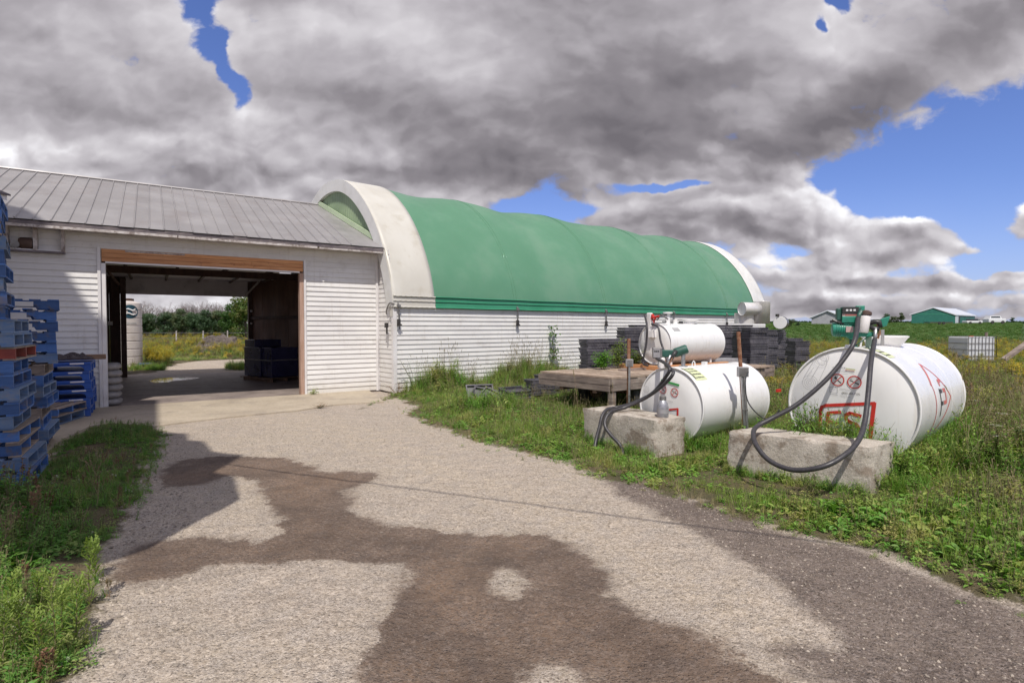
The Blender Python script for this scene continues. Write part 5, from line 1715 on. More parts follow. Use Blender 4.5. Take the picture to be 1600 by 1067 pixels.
hose('black hose from the nozzle, ending in a low loop in front of the smaller block', [W2(1059, 568, -.13), PT(1052, 582, 7.0), PT(1036, 602, 7.1), PT(1008, 622, 7.35), PT(975, 637, 7.42), PT(955, 643, 7.30), PT(946, 655, 7.22), PT(946, 667, 7.16), PT(955, 680, 7.08), PT(968, 694, 6.98), PT(973, 706, 6.95), PT(970, 716, 6.9), PT(962, 722, 6.9), PT(950, 722, 6.95)], .023, group='pair of hoses over the smaller block')
hose('thin black hose hanging from the left of the raised tank', [c1_ - ax1 * .10 - sx1 * .2 + Vector((0, 0, .62)), PT(1011, 510, 11.5), PT(1010, 535, 11.5), PT(1006, 556, 11.5), PT(1005, 568, 11.5), PT(1012, 571, 11.3)], .022, group='hoses of the raised tank')
hose('thin black hose hanging in front of the raised tank end', [c1_ - ax1 * .08 - sx1 * .02 + Vector((0, 0, .42)), PT(1028.5, 512, 11.5), PT(1032, 532, 11.4), PT(1038, 550, 11.3), PT(1043, 566, 11.2), PT(1044, 572, 11.2)], .021, group='hoses of the raised tank')

# grey bottle on the smaller block
bp = PT(1035.5, 648, 6.98)
bt = thing('bottle', 'grey metal bottle standing on the smaller concrete block', 'bottle', (bp.x, bp.y, .50))
m_ = MB(); m_.lathe([(.070, 0), (.074, .01), (.074, .12), (.068, .16), (.048, .205), (.040, .215)], (0, 0, 0), (0, 0, 1), 20); m_.build('bottle_body', BOTTLE, bt, world=False, auto=40)
m_ = MB(); m_.lathe([(.043, .216), (.043, .262), (.036, .268)], (0, 0, 0), (0, 0, 1), 16); m_.build('bottle_cap', METAL, bt, world=False, auto=40)
m_ = MB(); m_.lathe([(.0752, .05), (.0752, .10)], (0, 0, 0), (0, 0, 1), 20, cap0=False, cap1=False); m_.build('bottle_label', GREYBOX, bt, world=False)


# ------------------------------------------------------------------ electrical posts
def epost(label, base, top_rust, boxz, lean, conduits, rustr, boxs, colr=RUST):
    t_ = thing('electric_post', label, 'post', base)
    base = Vector(base)
    d_ = Vector(lean)
    m_ = MB(); m_.tube([base, base + d_ * top_rust], rustr, 8); m_.build('rusty_pole', colr, t_)
    side = Vector((1, 0, 0))
    for i in range(conduits):
        m_ = MB(); o_ = side * (.035 * (i - (conduits - 1) / 2)) - Vector((0, rustr + .025, 0))
        m_.tube([base + o_ * 1.0, base + o_ + d_ * (boxz)], .017, 8); m_.build('conduit', GALV, t_)
        m_ = MB(); m_.tube([base + o_ + d_ * (boxz * .55), base + o_ + d_ * (boxz * .55 + .02)], .022, 8); m_.build('conduit_clamp', METAL, t_)
    c_ = base + d_ * boxz - Vector((0, rustr + .05, 0))
    m_ = MB(); m_.obox(c_ - side * boxs[0] / 2, side * boxs[0], (0, .06, 0), (0, 0, boxs[1])); m_.build('junction_box', GREYBOX, t_, bevel=.006)
    m_ = MB(); m_.obox(c_ - side * boxs[0] * .40 - Vector((0, .006, 0)) + Vector((0, 0, boxs[1] * .08)), side * boxs[0] * .8, (0, .006, 0), (0, 0, boxs[1] * .84)); m_.build('box_cover', METAL, t_)
    return t_, c_


epost('short rusty post with a pale junction box, left of the raised tank', (1.83, 8.62, 0), 1.46, 1.02, (0, 0, 1), 1, .028, (.11, .12))
E2, bc2 = epost('rusty leaning post with twin conduits and a grey box, between the two larger tanks', (3.10, 7.25, 0), 1.58, .99, (-.075, 0, 1), 2, .026, (.14, .13))
E3, bc3 = epost('rusty post with a grey box and pale green pipe at the right edge', (4.93, 5.18, 0), 1.72, 1.20, (-.01, 0, 1), 1, .045, (.16, .13))
m_ = MB(); m_.tube([(4.90, 5.03, 0), (4.87, 5.03, 1.2)], .035, 8); m_.build('green_pipe', PALEGRN, E3)
hose('thin grey cable looping from the leaning post into the grass', [bc2 + Vector((.07, .02, .07)), PT(1165, 592, 7.0), PT(1165, 612, 7.0), PT(1170, 630, 6.95), PT(1182, 645, 6.9), PT(1196, 654, 6.85), PT(1208, 653, 6.75), PT(1218, 640, 6.7)], .008, BLACKP, 'cable', name='cable')

# ------------------------------------------------------------------ flatbed trailer
TN = Vector((1.78, 9.8, 0)); TL = Vector((.82, .57, 0)).normalized(); TWd = Vector((-.66, .75, 0)).normalized()
TZ = .74
trailer = thing('flatbed_trailer', 'old wooden flatbed farm trailer with weathered deck carrying the raised tank', 'trailer', TN)
LT, WT = 5.3, 1.80
nbd = 24
for i in range(nbd):
    a = LT / nbd * i
    e = random.uniform(-.03, .03)
    m_ = MB(); m_.obox(TN + TL * (a + .004) - TWd * (.02 + e) + Vector((0, 0, TZ - .035 + random.uniform(0, .006))), TL * (LT / nbd - .008), TWd * (WT + .05 + e), (0, 0, .035))
    m_.build('deck_board', DECK, trailer)
for (o_, u_, L_) in ((TN - TL * .03, TWd, WT), (TN - TWd * .0, TL, LT), (TN + TWd * (WT - .05), TL, LT), (TN + TL * (LT - .05), TWd, WT)):
    nrm = Vector((u_.y, -u_.x, 0))
    m_ = MB(); m_.obox(o_ + Vector((0, 0, TZ - .135)), u_ * L_, nrm * -.045, (0, 0, .098)); m_.build('side_board', BEAM, trailer)
    m_ = MB(); m_.obox(o_ + Vector((0, 0, TZ - .25)) + u_ * .01, u_ * (L_ - .02), nrm * -.04, (0, 0, .11)); m_.build('side_board', BEAM, trailer)
for f_ in (.45, WT - .5):
    m_ = MB(); m_.obox(TN + TWd * f_ + TL * .1 + Vector((0, 0, TZ - .33)), TL * (LT - .2), TWd * .09, (0, 0, .14)); m_.build('frame_beam', BROWNPAINT, trailer)
m_ = MB(); m_.obox(TN + TWd * .02 + TL * .03 + Vector((0, 0, .0)), TL * .10, TWd * .10, (0, 0, TZ - .25)); m_.build('prop', BEAM, trailer)
axp = TN + TL * 1.05
wheel0 = None
def wheel(c_, axd, r_, parent_):
    m_ = MB(); m_.lathe([(r_ * .60, -.10), (r_ * .92, -.11), (r_, -.08), (r_, .08), (r_ * .92, .11), (r_ * .60, .10)], c_, axd, 28); o = m_.build('wheel', TYRE, parent_, auto=40)
    m_ = MB(); m_.lathe([(r_ * .2, -.115), (r_ * .58, -.105), (r_ * .58, .105), (r_ * .2, .115)], c_, axd, 20); m_.build('rim', RUST, o, auto=40)
for f_ in (.22, WT - .35):
    wheel(axp + TWd * f_ + Vector((0, 0, .36)), TWd, .36, trailer)
for f_ in (.20, WT - .30):
    wheel(TN + TL * 4.2 + TWd * f_ + Vector((0, 0, .36)), TWd, .36, trailer)
m_ = MB(); m_.tube([axp + Vector((0, 0, .36)), axp + TWd * WT + Vector((0, 0, .36))], .04, 8); m_.build('axle', RUST, trailer)
m_ = MB(); p_ = PT(1215, 603, 9.6); m_.obox(Vector((p_.x, p_.y, .50)), TL * .12, TWd * .03, (0, 0, .05)); m_.build('tail_light', REDP, trailer)
# orange beams under the raised tank
for i, f_ in enumerate((-.05, .02)):
    m_ = MB()
    q_ = c1_ + ax1 * (-.12) + sx1 * (-.45 + .75 * i)
    m_.obox(Vector((q_.x, q_.y, TZ + .012)), ax1 * 2.25, sx1 * .09, (0, 0, .085)); tag(m_.build('timber_beam', LUMBER, bevel=.006), ['left orange timber beam under the raised tank', 'right orange timber beam under the raised tank'][i], 'beam', 'timber beams under the raised tank')
m_ = MB(); m_.obox(Vector((c1_.x, c1_.y, TZ + .002)) - ax1 * .30 - sx1 * .75, sx1 * 1.5, ax1 * .10, (0, 0, .09)); tag(m_.build('timber_beam', LUMBER, bevel=.006), 'orange timber beam lying across the deck in front of the raised tank', 'beam', 'timber beams under the raised tank')
m_ = MB(); m_.obox(TN + TL * 1.25 + TWd * .85 + Vector((0, 0, TZ + .004)), TL * .9, TWd * .12, (0, 0, .035)); tag(m_.build('loose_board', BEAM), 'short dark board lying loose on the trailer deck', 'board')
m_ = MB(); p_ = PT(1115, 567, 12.9); m_.obox(Vector((p_.x, p_.y, TZ + .002)), TL * 1.0, TWd * .35, (0, 0, .13)); tag(m_.build('timber_block', GREYBOX, bevel=.01), 'pale block lying on the trailer deck behind the raised tank', 'block')


# ------------------------------------------------------------------ stacks of black nursery trays
def tray_mesh(L_, W_, H_):
    m_ = MB()
    t_ = .012
    m_.box(0, L_, 0, W_, 0, .008)
    m_.box(0, L_, 0, t_, .008, H_); m_.box(0, L_, W_ - t_, W_, .008, H_)
    m_.box(0, t_, t_, W_ - t_, .008, H_); m_.box(L_ - t_, L_, t_, W_ - t_, .008, H_)
    # overhanging lip and ribs
    m_.box(-.012, L_ + .012, -.012, -.0005, H_ - .018, H_); m_.box(-.012, L_ + .012, W_ + .0005, W_ + .012, H_ - .018, H_)
    m_.box(-.012, -.0005, 0, W_, H_ - .018, H_); m_.box(L_ + .0005, L_ + .012, 0, W_, H_ - .018, H_)
    for i in range(7):
        x = L_ * (i + .5) / 7
        m_.box(x - .006, x + .006, -.008, -.0005, .0, H_ - .02)
    return m_.mesh('tray', TRAY)


TM = [tray_mesh(.56, .34, .062), tray_mesh(.56, .34, .05)]
rt = random.Random(8)


def tray_stack(base, rz, n, where, pitch=.067, spread=.018, z0=.02, tilt=0.0, both=0):
    for i in range(n):
        me_ = TM[0]
        o = bpy.data.objects.new('nursery_tray', me_); COL.objects.link(o)
        o.location = (base[0] + rt.uniform(-spread, spread), base[1] + rt.uniform(-spread, spread), z0 + i * pitch)
        o.rotation_euler = (tilt, 0, rz + R(rt.uniform(-4.5, 4.5)))
        tag(o, 'black tray, %s from bottom of %s' % (ORD[i], where), 'tray', 'black trays in ' + where)


def at(px, d): 
    p_ = PT(px, 510, d); return (p_.x, p_.y)


hz = math.atan2(QU.y, QU.x)
tray_stack(at(918, 12.7), hz - .25, 20, 'the squared stack behind the trailer')
tray_stack(at(945, 13.05), hz - .25, 20, 'the stack touching the squared one')
tray_stack(at(976, 13.6), hz - .3, 24, 'the tall stack left of the raised tank')
tray_stack(at(995, 14.0), hz - .3, 25, 'the tallest stack, beside the raised tank')
tray_stack(at(1117, 14.3), hz - .3, 25, 'the stack right of the raised tank')
tray_stack(at(1136, 15.6), hz - .3, 20, 'the low stack behind the leaning post')
tray_stack(at(1154, 15.0), hz - .3, 25, 'the stack under the left half of the shiny duct')
tray_stack(at(1173, 14.2), hz - .35, 24, 'the stack under the right half of the shiny duct')
tray_stack(at(1190, 14.7), hz - .35, 23, 'the stack under the round drum')
tray_stack(at(1160, 14.2), hz - .2, 12, 'the low stack in front of the duct stacks')
tray_stack(at(1205, 15.4), hz - .3, 23, 'the stack right of the drum, before the gap')
tray_stack(at(1232, 16.5), hz - .3, 19, 'the left one of two stacks by the goldenrod')
tray_stack(at(1243, 16.2), hz - .3, 18, 'the right one of two stacks by the goldenrod')
# lower heaps in the grass
tray_stack(at(833, 11.9), hz - .2, 7, 'the low stack at the left corner of the trailer')
tray_stack(at(850, 12.3), hz - .1, 8, 'the low stack just behind the trailer corner')
tray_stack(at(876, 12.6), hz - .15, 9, 'the third low stack past the trailer corner')
tray_stack(at(895, 12.8), hz - .15, 9, 'the low stack left of the squared stack')
tray_stack(at(793, 10.9), hz - .05, 5, 'the short stack in the grass left of the trailer', tilt=.18)
tray_stack(at(772, 10.7), hz + .2, 2, 'the sunken pair in the grass', tilt=-.2)
for i, (px, d_, rx, rz_, z_) in enumerate(((731, 11.3, .9, .3, .12), (738, 11.1, 1.1, .2, .10), (746, 11.0, .6, -.3, .20), (752, 10.8, 1.2, .5, .06), (735, 11.0, .3, .1, .30), (760, 10.6, 1.3, .1, .02))):
    o = bpy.data.objects.new('nursery_tray', TM[0]); COL.objects.link(o); q_ = at(px, d_)
    o.location = (q_[0], q_[1], z_); o.rotation_euler = (rx, .2 * i, rz_)
    tag(o, 'black nursery tray, %s, in the leftmost tumbled heap' % ['standing on edge at the left', 'second from the left, leaning', 'lying across the top', 'tipped over on the right', 'highest of all', 'lowest one on the right'][i], 'tray', 'black trays in the leftmost tumbled heap')

# ------------------------------------------------------------------ shiny ducts on the trays
dz0 = 1.72
dp = Vector((*at(1190, 14.4), dz0))
duct = thing('metal_duct', 'bright galvanised duct elbow standing on the black tray stacks', 'duct', dp)
m_ = MB(); n = 28
m_.lathe([(.20, 0), (.20, .57), (.203, .58)], dp + Vector((0, 0, 0)), (0, 0, 1), n, cap0=False, cap1=False)
o = m_.build('upright_pipe', CHROME, duct, smooth=True); o.modifiers.new('t', 'SOLIDIFY').thickness = .006
dirv = Vector((-1, -.25, 0)).normalized()
m_ = MB(); m_.lathe([(.17, .12), (.165, .35), (.17, .58), (.176, .60)], dp + Vector((0, 0, .385)), dirv, n, cap0=False, cap1=False)
o = m_.build('side_branch', CHROME, duct, smooth=True); o.modifiers.new('t', 'SOLIDIFY').thickness = .006
m_ = MB(); m_.lathe([(.001, .585), (.165, .585)], dp + Vector((0, 0, .385)), dirv, n, cap0=False, cap1=False); m_.build('branch_end', TANKW, duct)
d2 = dp + Vector((-.40, .12, 0))
dr = thing('half_drum', 'low pale metal cylinder standing on the trays left of the duct', 'drum', d2)
m_ = MB(); m_.lathe([(.25, .0), (.25, .275), (.253, .28), (.23, .283)], d2, (0, 0, 1), n); m_.build('drum_shell', CHROME, dr, auto=40)
d3 = Vector((*at(1216, 15.3), 1.56))
dr = thing('round_drum', 'small drum lying on its side with white round end, right of the duct', 'drum', d3)
dv = Vector((.55, .83, 0)).normalized()
m_ = MB(); m_.lathe([(.175, 0), (.175, .42)], d3 + Vector((-.05, -.2, .19)), dv, n); m_.build('drum_shell', METAL, dr, auto=40)
m_ = MB(); m_.lathe([(.001, -.006), (.165, -.006), (.172, 0)], d3 + Vector((-.05, -.2, .19)), dv, n, cap0=False, cap1=False); m_.build('drum_end', TANKW, dr)
m_ = MB(); m_.box(d3.x - .13, d3.x - .07, d3.y - .2, d3.y - .1, d3.z + .36, d3.z + .43); m_.build('drum_bung', DARKMETAL, dr)

# ------------------------------------------------------------------ caged tote beyond the lane
tb = Vector((*at(1514, 22.5), .08))
tote = thing('caged_tote', 'white caged liquid tote standing in tall weeds beyond the gravel lane', 'tote', tb)
tu = Vector((1, .12, 0)).normalized(); tv = Vector((-.12, 1, 0)).normalized()
m_ = MB(); m_.obox(tb + Vector((0, 0, .16)) + tu * .03 + tv * .03, tu * 1.22, tv * .94, (0, 0, .98)); m_.build('tank_body', TOTE, tote, bevel=.05)
m_ = MB()
for i in range(9):
    m_.tube([tb + tu * (1.28 * i / 8) + Vector((0, 0, .14)), tb + tu * (1.28 * i / 8) + Vector((0, 0, 1.16))], .012, 5)
for i in range(7):
    m_.tube([tb + tu * 1.28 + tv * (1.0 * i / 6) + Vector((0, 0, .14)), tb + tu * 1.28 + tv * (1.0 * i / 6) + Vector((0, 0, 1.16))], .012, 5)
for z_ in (.15, .36, .62, .88, 1.15):
    m_.tube([tb + Vector((0, 0, z_)), tb + tu * 1.28 + Vector((0, 0, z_)), tb + tu * 1.28 + tv + Vector((0, 0, z_)), tb + tv + Vector((0, 0, z_)), tb + Vector((0, 0, z_))], .012, 5)
m_.build('cage', METAL, tote)
m_ = MB(); m_.obox(tb, tu * 1.28, tv * 1.0, (0, 0, .12)); m_.build('skid', BLACKP, tote)
m_ = MB(); m_.lathe([(.08, 0), (.08, .04)], tb + tu * .64 + tv * .5 + Vector((0, 0, 1.13)), (0, 0, 1), 14); m_.build('lid', REDP, tote)
# leaning plank and posts by the field edge
p_ = PT(1572, 556, 17); q_ = PT(1600, 536, 17.5)
m_ = MB(); m_.obox(Vector((p_.x, p_.y, .55)), (q_ - p_) * 1.6, (0, .2, 0), (0, 0, .10)); tag(m_.build('leaning_plank', BEAM), 'grey plank leaning up beside the white tote at the right edge', 'plank')
def post(px, d_, h_, r_, label, mt_=BEAM, grp=None):
    q_ = at(px, d_); z_ = float(terrain(np.array([q_[0]]), np.array([q_[1]]))[0])
    m_ = MB(); m_.tube([(q_[0], q_[1], z_ - .05), (q_[0] + .02, q_[1], z_ + h_)], [r_, r_ * .85], 7); return tag(m_.build('fence_post', mt_), label, 'post', grp)
post(1541, 33, 1.25, .09, 'single wooden fence post at the edge of the green field')
post(1239, 33, .9, .06, 'thin pale post at the field edge beside the black trays', WEATHER)

# ------------------------------------------------------------------ far sheds, truck, hedges
def far_shed(label, x0, x1, yd_, ztop, zeave, wallm, roofm, ridge_px, back=.0, depth=22, doorpx=None, sidepx=None):
    """gabled shed far off: front gable from px x0 to x1 at distance yd_, the side wall runs back to px sidepx"""
    A = Vector((*at(x0, yd_), 0)); B_ = Vector((*at(x1, yd_ + back), 0)); Rg = (A + B_) / 2
    zb = float(terrain(np.array([A.x]), np.array([A.y]))[0])
    t_ = thing('far_shed', label, 'shed', (A.x, A.y, zb))
    u_ = (B_ - A).normalized(); n_ = Vector((-u_.y, u_.x, 0))
    if sidepx:
        C_ = Vector((*at(sidepx, yd_ + back + depth), 0)); n_ = (C_ - B_); depth_ = n_.length; n_.normalize()
    else: depth_ = depth
    W_ = (B_ - A).length
    f_ = (ridge_px - x0) / (x1 - x0)
    m_ = MB(); pts = [A, B_, B_ + n_ * depth_, A + n_ * depth_]
    zE = Vector((0, 0, zeave)); zR = Vector((0, 0, ztop)); z0 = Vector((0, 0, zb))
    r0 = A + u_ * W_ * f_; r1 = r0 + n_ * depth_
    vs = [A + z0, B_ + z0, B_ + zE, r0 + zR, A + zE, pts[3] + z0, pts[2] + z0, pts[2] + zE, r1 + zR, pts[3] + zE]
    m_.add(vs, [(0, 1, 2, 3, 4), (9, 8, 7, 6, 5), (1, 6, 7, 2), (5, 0, 4, 9)])
    m_.build('wall', wallm, t_)
    ov = u_ * .5
    for (e0, e1, nm) in ((A - ov, r0, 'roof'), (B_ + ov, r0, 'roof')):
        m_ = MB(); zz0 = zE - Vector((0, 0, .12)); fr = -n_ * .5
        a, b = e0 + zz0 + fr, e1 + zR + fr + Vector((0, 0, .15)); c_, d_ = b + n_ * (depth_ + 1), a + n_ * (depth_ + 1)
        m_.add([a, b, c_, d_] + [p_ - Vector((0, 0, .25)) for p_ in (a, b, c_, d_)], [(0, 1, 2, 3), (7, 6, 5, 4), (0, 4, 5, 1), (3, 2, 6, 7), (0, 3, 7, 4)])
        m_.build(nm, roofm, t_, fix=True)
    return t_, A, B_, u_, n_, zb, depth_
t_, A, B_, u_, n_, zb, dpt = far_shed('long dark green steel shed with pale roof on the far side of the field', 1424, 1492, 150, 6.8, 5.05, SHEDG, SHEDROOF, 1458, back=3, sidepx=1523, depth=14)
C_ = B_ + n_ * .3
m_ = MB(); m_.obox(C_ + Vector((0, 0, zb)) - n_ * .2 - u_ * -.05, n_ * 3.0, u_ * .12, (0, 0, 2.9)); m_.build('white_door', SHEDROOF, t_)
m_ = MB(); m_.obox(C_ + Vector((0, 0, zb)) + n_ * 3.2 + u_ * .05, n_ * 1.4, u_ * .12, (0, 0, 2.6)); m_.build('door_opening', BLACKP, t_)
m_ = MB(); m_.obox(A + Vector((0, 0, zb + 2.8)) - n_ * .06, u_ * (B_ - A).length, n_ * .05, (0, 0, .12)); m_.build('trim_strip', GREEN_HEM, t_)
t_, A, B_, u_, n_, zb, dpt = far_shed('low grey steel shed with pale roof far off behind the green pump', 1268, 1318, 140, 5.6, 4.0, SHEDGREY, SHEDROOF, 1293, back=-2, sidepx=1345, depth=20)
m_ = MB(); m_.obox(A + u_ * 4.2 + Vector((0, 0, zb + .6)) - n_ * .08, u_ * 2.4, n_ * .05, (0, 0, .6)); m_.build('door_opening', BLACKP, t_)
# parked white truck and a low trailer beyond the field
tq = Vector((*at(1545, 140), 0)); zb = float(terrain(np.array([tq.x]), np.array([tq.y]))[0]) + .3
tr = thing('white_truck', 'white truck parked beyond the field, right of the green shed', 'truck', (tq.x, tq.y, zb))
m_ = MB(); m_.box(tq.x, tq.x + 4.4, tq.y, tq.y + 2, zb + .4, zb + 1.35); m_.build('body', PAINTW, tr, bevel=.12)
m_ = MB(); m_.add([(tq.x + .3, tq.y + .1, zb + 1.35), (tq.x + 3.4, tq.y + .1, zb + 1.35), (tq.x + 3.1, tq.y + .25, zb + 2.05), (tq.x + .6, tq.y + .25, zb + 2.05), (tq.x + .3, tq.y + 1.9, zb + 1.35), (tq.x + 3.4, tq.y + 1.9, zb + 1.35), (tq.x + 3.1, tq.y + 1.75, zb + 2.05), (tq.x + .6, tq.y + 1.75, zb + 2.05)], [(0, 1, 2, 3), (7, 6, 5, 4), (3, 2, 6, 7), (0, 3, 7, 4), (1, 5, 6, 2)]); m_.build('cab', PAINTW, tr, fix=True)
m_ = MB(); m_.add([(tq.x + .55, tq.y + .12, zb + 1.42), (tq.x + 3.1, tq.y + .12, zb + 1.42), (tq.x + 2.95, tq.y + .20, zb + 1.92), (tq.x + .75, tq.y + .20, zb + 1.92)], [(0, 1, 2, 3)]); m_.build('window', GLASS, tr)
for dx_ in (.9, 3.5):
    m_ = MB(); m_.lathe([(.25, -.12), (.42, -.12), (.42, .12), (.25, .12)], (tq.x + dx_, tq.y, zb + .42), (0, 1, 0), 14); m_.build('wheel', TYRE, tr)
tq = Vector((*at(1453, 128), 0)); zb = float(terrain(np.array([tq.x]), np.array([tq.y]))[0]) + .35
tr = thing('low_trailer', 'low flat trailer parked in front of the far green shed', 'trailer', (tq.x, tq.y, zb))
m_ = MB(); m_.box(tq.x, tq.x + 5.4, tq.y, tq.y + 2, zb + .35, zb + .55); m_.build('deck', BROWNPAINT, tr)
for dx_ in (2.2, 3.2):
    m_ = MB(); m_.lathe([(.2, -.1), (.33, -.1), (.33, .1), (.2, .1)], (tq.x + dx_, tq.y, zb + .33), (0, 1, 0), 12); m_.build('wheel', TYRE, tr)
tq = Vector((*at(1511, 139), 0)); zb = float(terrain(np.array([tq.x]), np.array([tq.y]))[0]) + .3
tr = thing('white_car', 'white car parked by the right end of the far green shed', 'car', (tq.x, tq.y, zb))
m_ = MB(); m_.box(tq.x, tq.x + 4.0, tq.y, tq.y + 1.7, zb + .25, zb + .8); m_.build('body', PAINTW, tr, bevel=.12)
m_ = MB(); m_.box(tq.x + .9, tq.x + 3.0, tq.y + .1, tq.y + 1.6, zb + .8, zb + 1.3); m_.build('cabin', GLASS, tr, bevel=.15)
for dx_ in (.8, 3.2):
    m_ = MB(); m_.lathe([(.18, -.1), (.32, -.1), (.32, .1), (.18, .1)], (tq.x + dx_, tq.y, zb + .3), (0, 1, 0), 12); m_.build('wheel', TYRE, tr)

# ------------------------------------------------------------------ behind the barn, seen through the doorway
pc = Vector((*at(200, 22.2), 0))
pt_ = thing('poly_tank', 'tall pinkish white ribbed plastic tank with a dark oval emblem behind the barn', 'tank', pc)
m_ = MB(); rp = .48
pr_ = [(rp, 0.0)]
for i in range(8):
    z_ = .1 + i * .31
    pr_ += [(rp, z_), (rp - .02, z_ + .015), (rp - .02, z_ + .04), (rp, z_ + .055)]
pr_ += [(rp, 2.45), (rp * .96, 2.58), (rp * .5, 2.66), (.2, 2.68)]
m_.lathe(pr_, pc, (0, 0, 1), 36); m_.build('tank_body', POLYT, pt_, auto=30)
m_ = MB(); m_.lathe([(.22, 2.66), (.22, 2.76), (.1, 2.78)], pc, (0, 0, 1), 16); m_.build('lid', DARKWOOD, pt_)
def cyl_pt(ang_, z_, off=.004):
    a = math.atan2(-pc.y, -pc.x) + ang_
    return Vector((pc.x + (rp + off) * math.cos(a), pc.y + (rp + off) * math.sin(a), z_))
m_ = MB(); n = 28
vs = [cyl_pt(.15, 2.24, .02)] + [cyl_pt(.15 + .62 * math.cos(2 * math.pi * i / n), 2.24 + .27 * math.sin(2 * math.pi * i / n), .006) for i in range(n)]
m_.add(vs, [(0, 1 + i, 1 + (i + 1) % n) for i in range(n)]); m_.build('emblem', NAVY, pt_)
m_ = MB()
for z_, a_, b_ in ((2.31, -.15, .52), (2.14, -.1, .50)):
    m_.tube([cyl_pt(a_ + (b_ - a_) * i / 8, z_ + .03 * math.sin(i * .8), .022) for i in range(9)], [.004, .02, .03, .032, .03, .032, .03, .02, .004], 5)
m_.build('emblem_stroke', TANKW, pt_)
m_ = MB()
rq = random.Random(6)
for i in range(9):
    a_ = -.15 + .085 * i
    m_.add([cyl_pt(a_, 1.74, .008), cyl_pt(a_ + .05, 1.74, .008), cyl_pt(a_ + .05, 1.74 + rq.uniform(.05, .08), .008), cyl_pt(a_, 1.80, .008)], [(0, 1, 2, 3)])
m_.build('print', GREYI, pt_)
# small blue crate by its foot
bb = Vector((*at(226, 21.6), .02))
bc = thing('blue_crate', 'blue plastic crate lying by the foot of the ribbed tank', 'crate', bb)
m_ = MB(); m_.cbox(bb + Vector((.0, 0, .17)), .45, .3, .03, .4); m_.cbox(bb + Vector((0, 0, .02)), .45, .3, .03, .4); m_.build('shell', BLUEP, bc)
m_ = MB()
for i in range(6):
    m_.cbox(bb + Vector((-.2 + .08 * i, -.11 + .03 * i, .10)), .03, .03, .15, .4)
m_.build('slats', BLUEP, bc)
# heap of old hay
bm = bmesh.new(); bmesh.ops.create_icosphere(bm, subdivisions=5, radius=1)
for v_ in bm.verts:
    c_ = v_.co.normalized(); n_ = mn.noise(c_ * 3); n2_ = mn.noise(c_ * 11 + Vector((3, 1, 2)))
    v_.co = Vector((c_.x * 2.0 * (1 + .2 * n_), c_.y * 1.2, max(-.1, c_.z) * 1.0 * (1 + .3 * n_) + .14 * n2_))
me = bpy.data.meshes.new('hay_heap'); bm.to_mesh(me); bm.free(); me.materials.append(HAY)
o = link('hay_heap', me); q_ = at(343, 36); o.location = (q_[0], q_[1], .1); tag(o, 'grey heap of old hay in the goldenrod behind the barn', 'heap')
m2 = o.copy(); COL.objects.link(m2); m2.scale = (.45, .45, .45); o.scale = (.7, .7, .9); q_ = at(320, 33); m2.location = (q_[0], q_[1], .05); m2['label'] = 'small grey tuft of old hay left of the bigger heap'
WIRE = METAL
fps = []
for i, px in enumerate((275, 317, 355)):
    post(px, 40 + i * .5, 1.15, .05, 'pale wooden fence post behind the barn, %s' % ['leftmost of three', 'middle one of three', 'rightmost of three, by the leafy tree'][i], WEATHER, 'fence posts behind the barn')
m_ = MB()
for z_ in (.6, 1.0):
    m_.tube([PT(150, 510, 40) * 1.0 + Vector((0, 0, z_ - EYE + .0 * i)) for i in range(1)] + [Vector((*at(px, 40.3), z_ + .18)) for px in (200, 243, 275, 317, 355, 395, 440)], .012, 4)
tag(m_.build('fence_wire', WIRE), 'thin wires strung between the posts behind the barn', 'wire')

# ------------------------------------------------------------------ plants
LG = leafmat('leaf_green', (0.169, 0.270, 0.047), (0.284, 0.365, 0.088), (0.432, 0.405, 0.149))
LGB = leafmat('leaf_bright', (0.124, 0.286, 0.042), (0.221, 0.390, 0.065), (0.312, 0.364, 0.091), trans=.3)
LGD = leafmat('leaf_dark', (0.101, 0.196, 0.047), (0.162, 0.243, 0.061), (0.230, 0.230, 0.081))
LGS = leafmat('leaf_bed', (0.140, 0.308, 0.063), (0.224, 0.406, 0.091), (0.350, 0.378, 0.140))
STRAW = leafmat('dry_straw', (.36, .29, .17), (.30, .25, .13), (.22, .22, .09), trans=.2)
SEED = leafmat('seed_head', (.27, .22, .12), (.20, .17, .09), None, trans=.15)
BROWNW = leafmat('brown_weed', (0.188, 0.094, 0.056), (0.250, 0.150, 0.075), (0.138, 0.138, 0.050), trans=.15)
YEL = leafmat('goldenrod_bloom', (.50, .36, .03), (.42, .36, .05), (.30, .30, .06), trans=.3)
LIME = leafmat('horseweed_leaf', (0.230, 0.310, 0.063), (0.310, 0.380, 0.103), (0.161, 0.241, 0.046), trans=.4)
WHF = leafmat('white_umbel', (.60, .60, .52), (.50, .52, .42), None, trans=.2)
BEAN = leafmat('bean_leaf', (.070, .155, .035), (.10, .20, .045), (.15, .19, .06), trans=.25)
TREEL = leafmat('tree_leaf', (.055, .12, .025), (.095, .16, .035), (.14, .15, .04), trans=.35)
TREED = leafmat('tree_leaf_dark', (.055, .10, .045), (.085, .13, .055), (.11, .12, .055), trans=.25)
pr_ = random.Random(17)


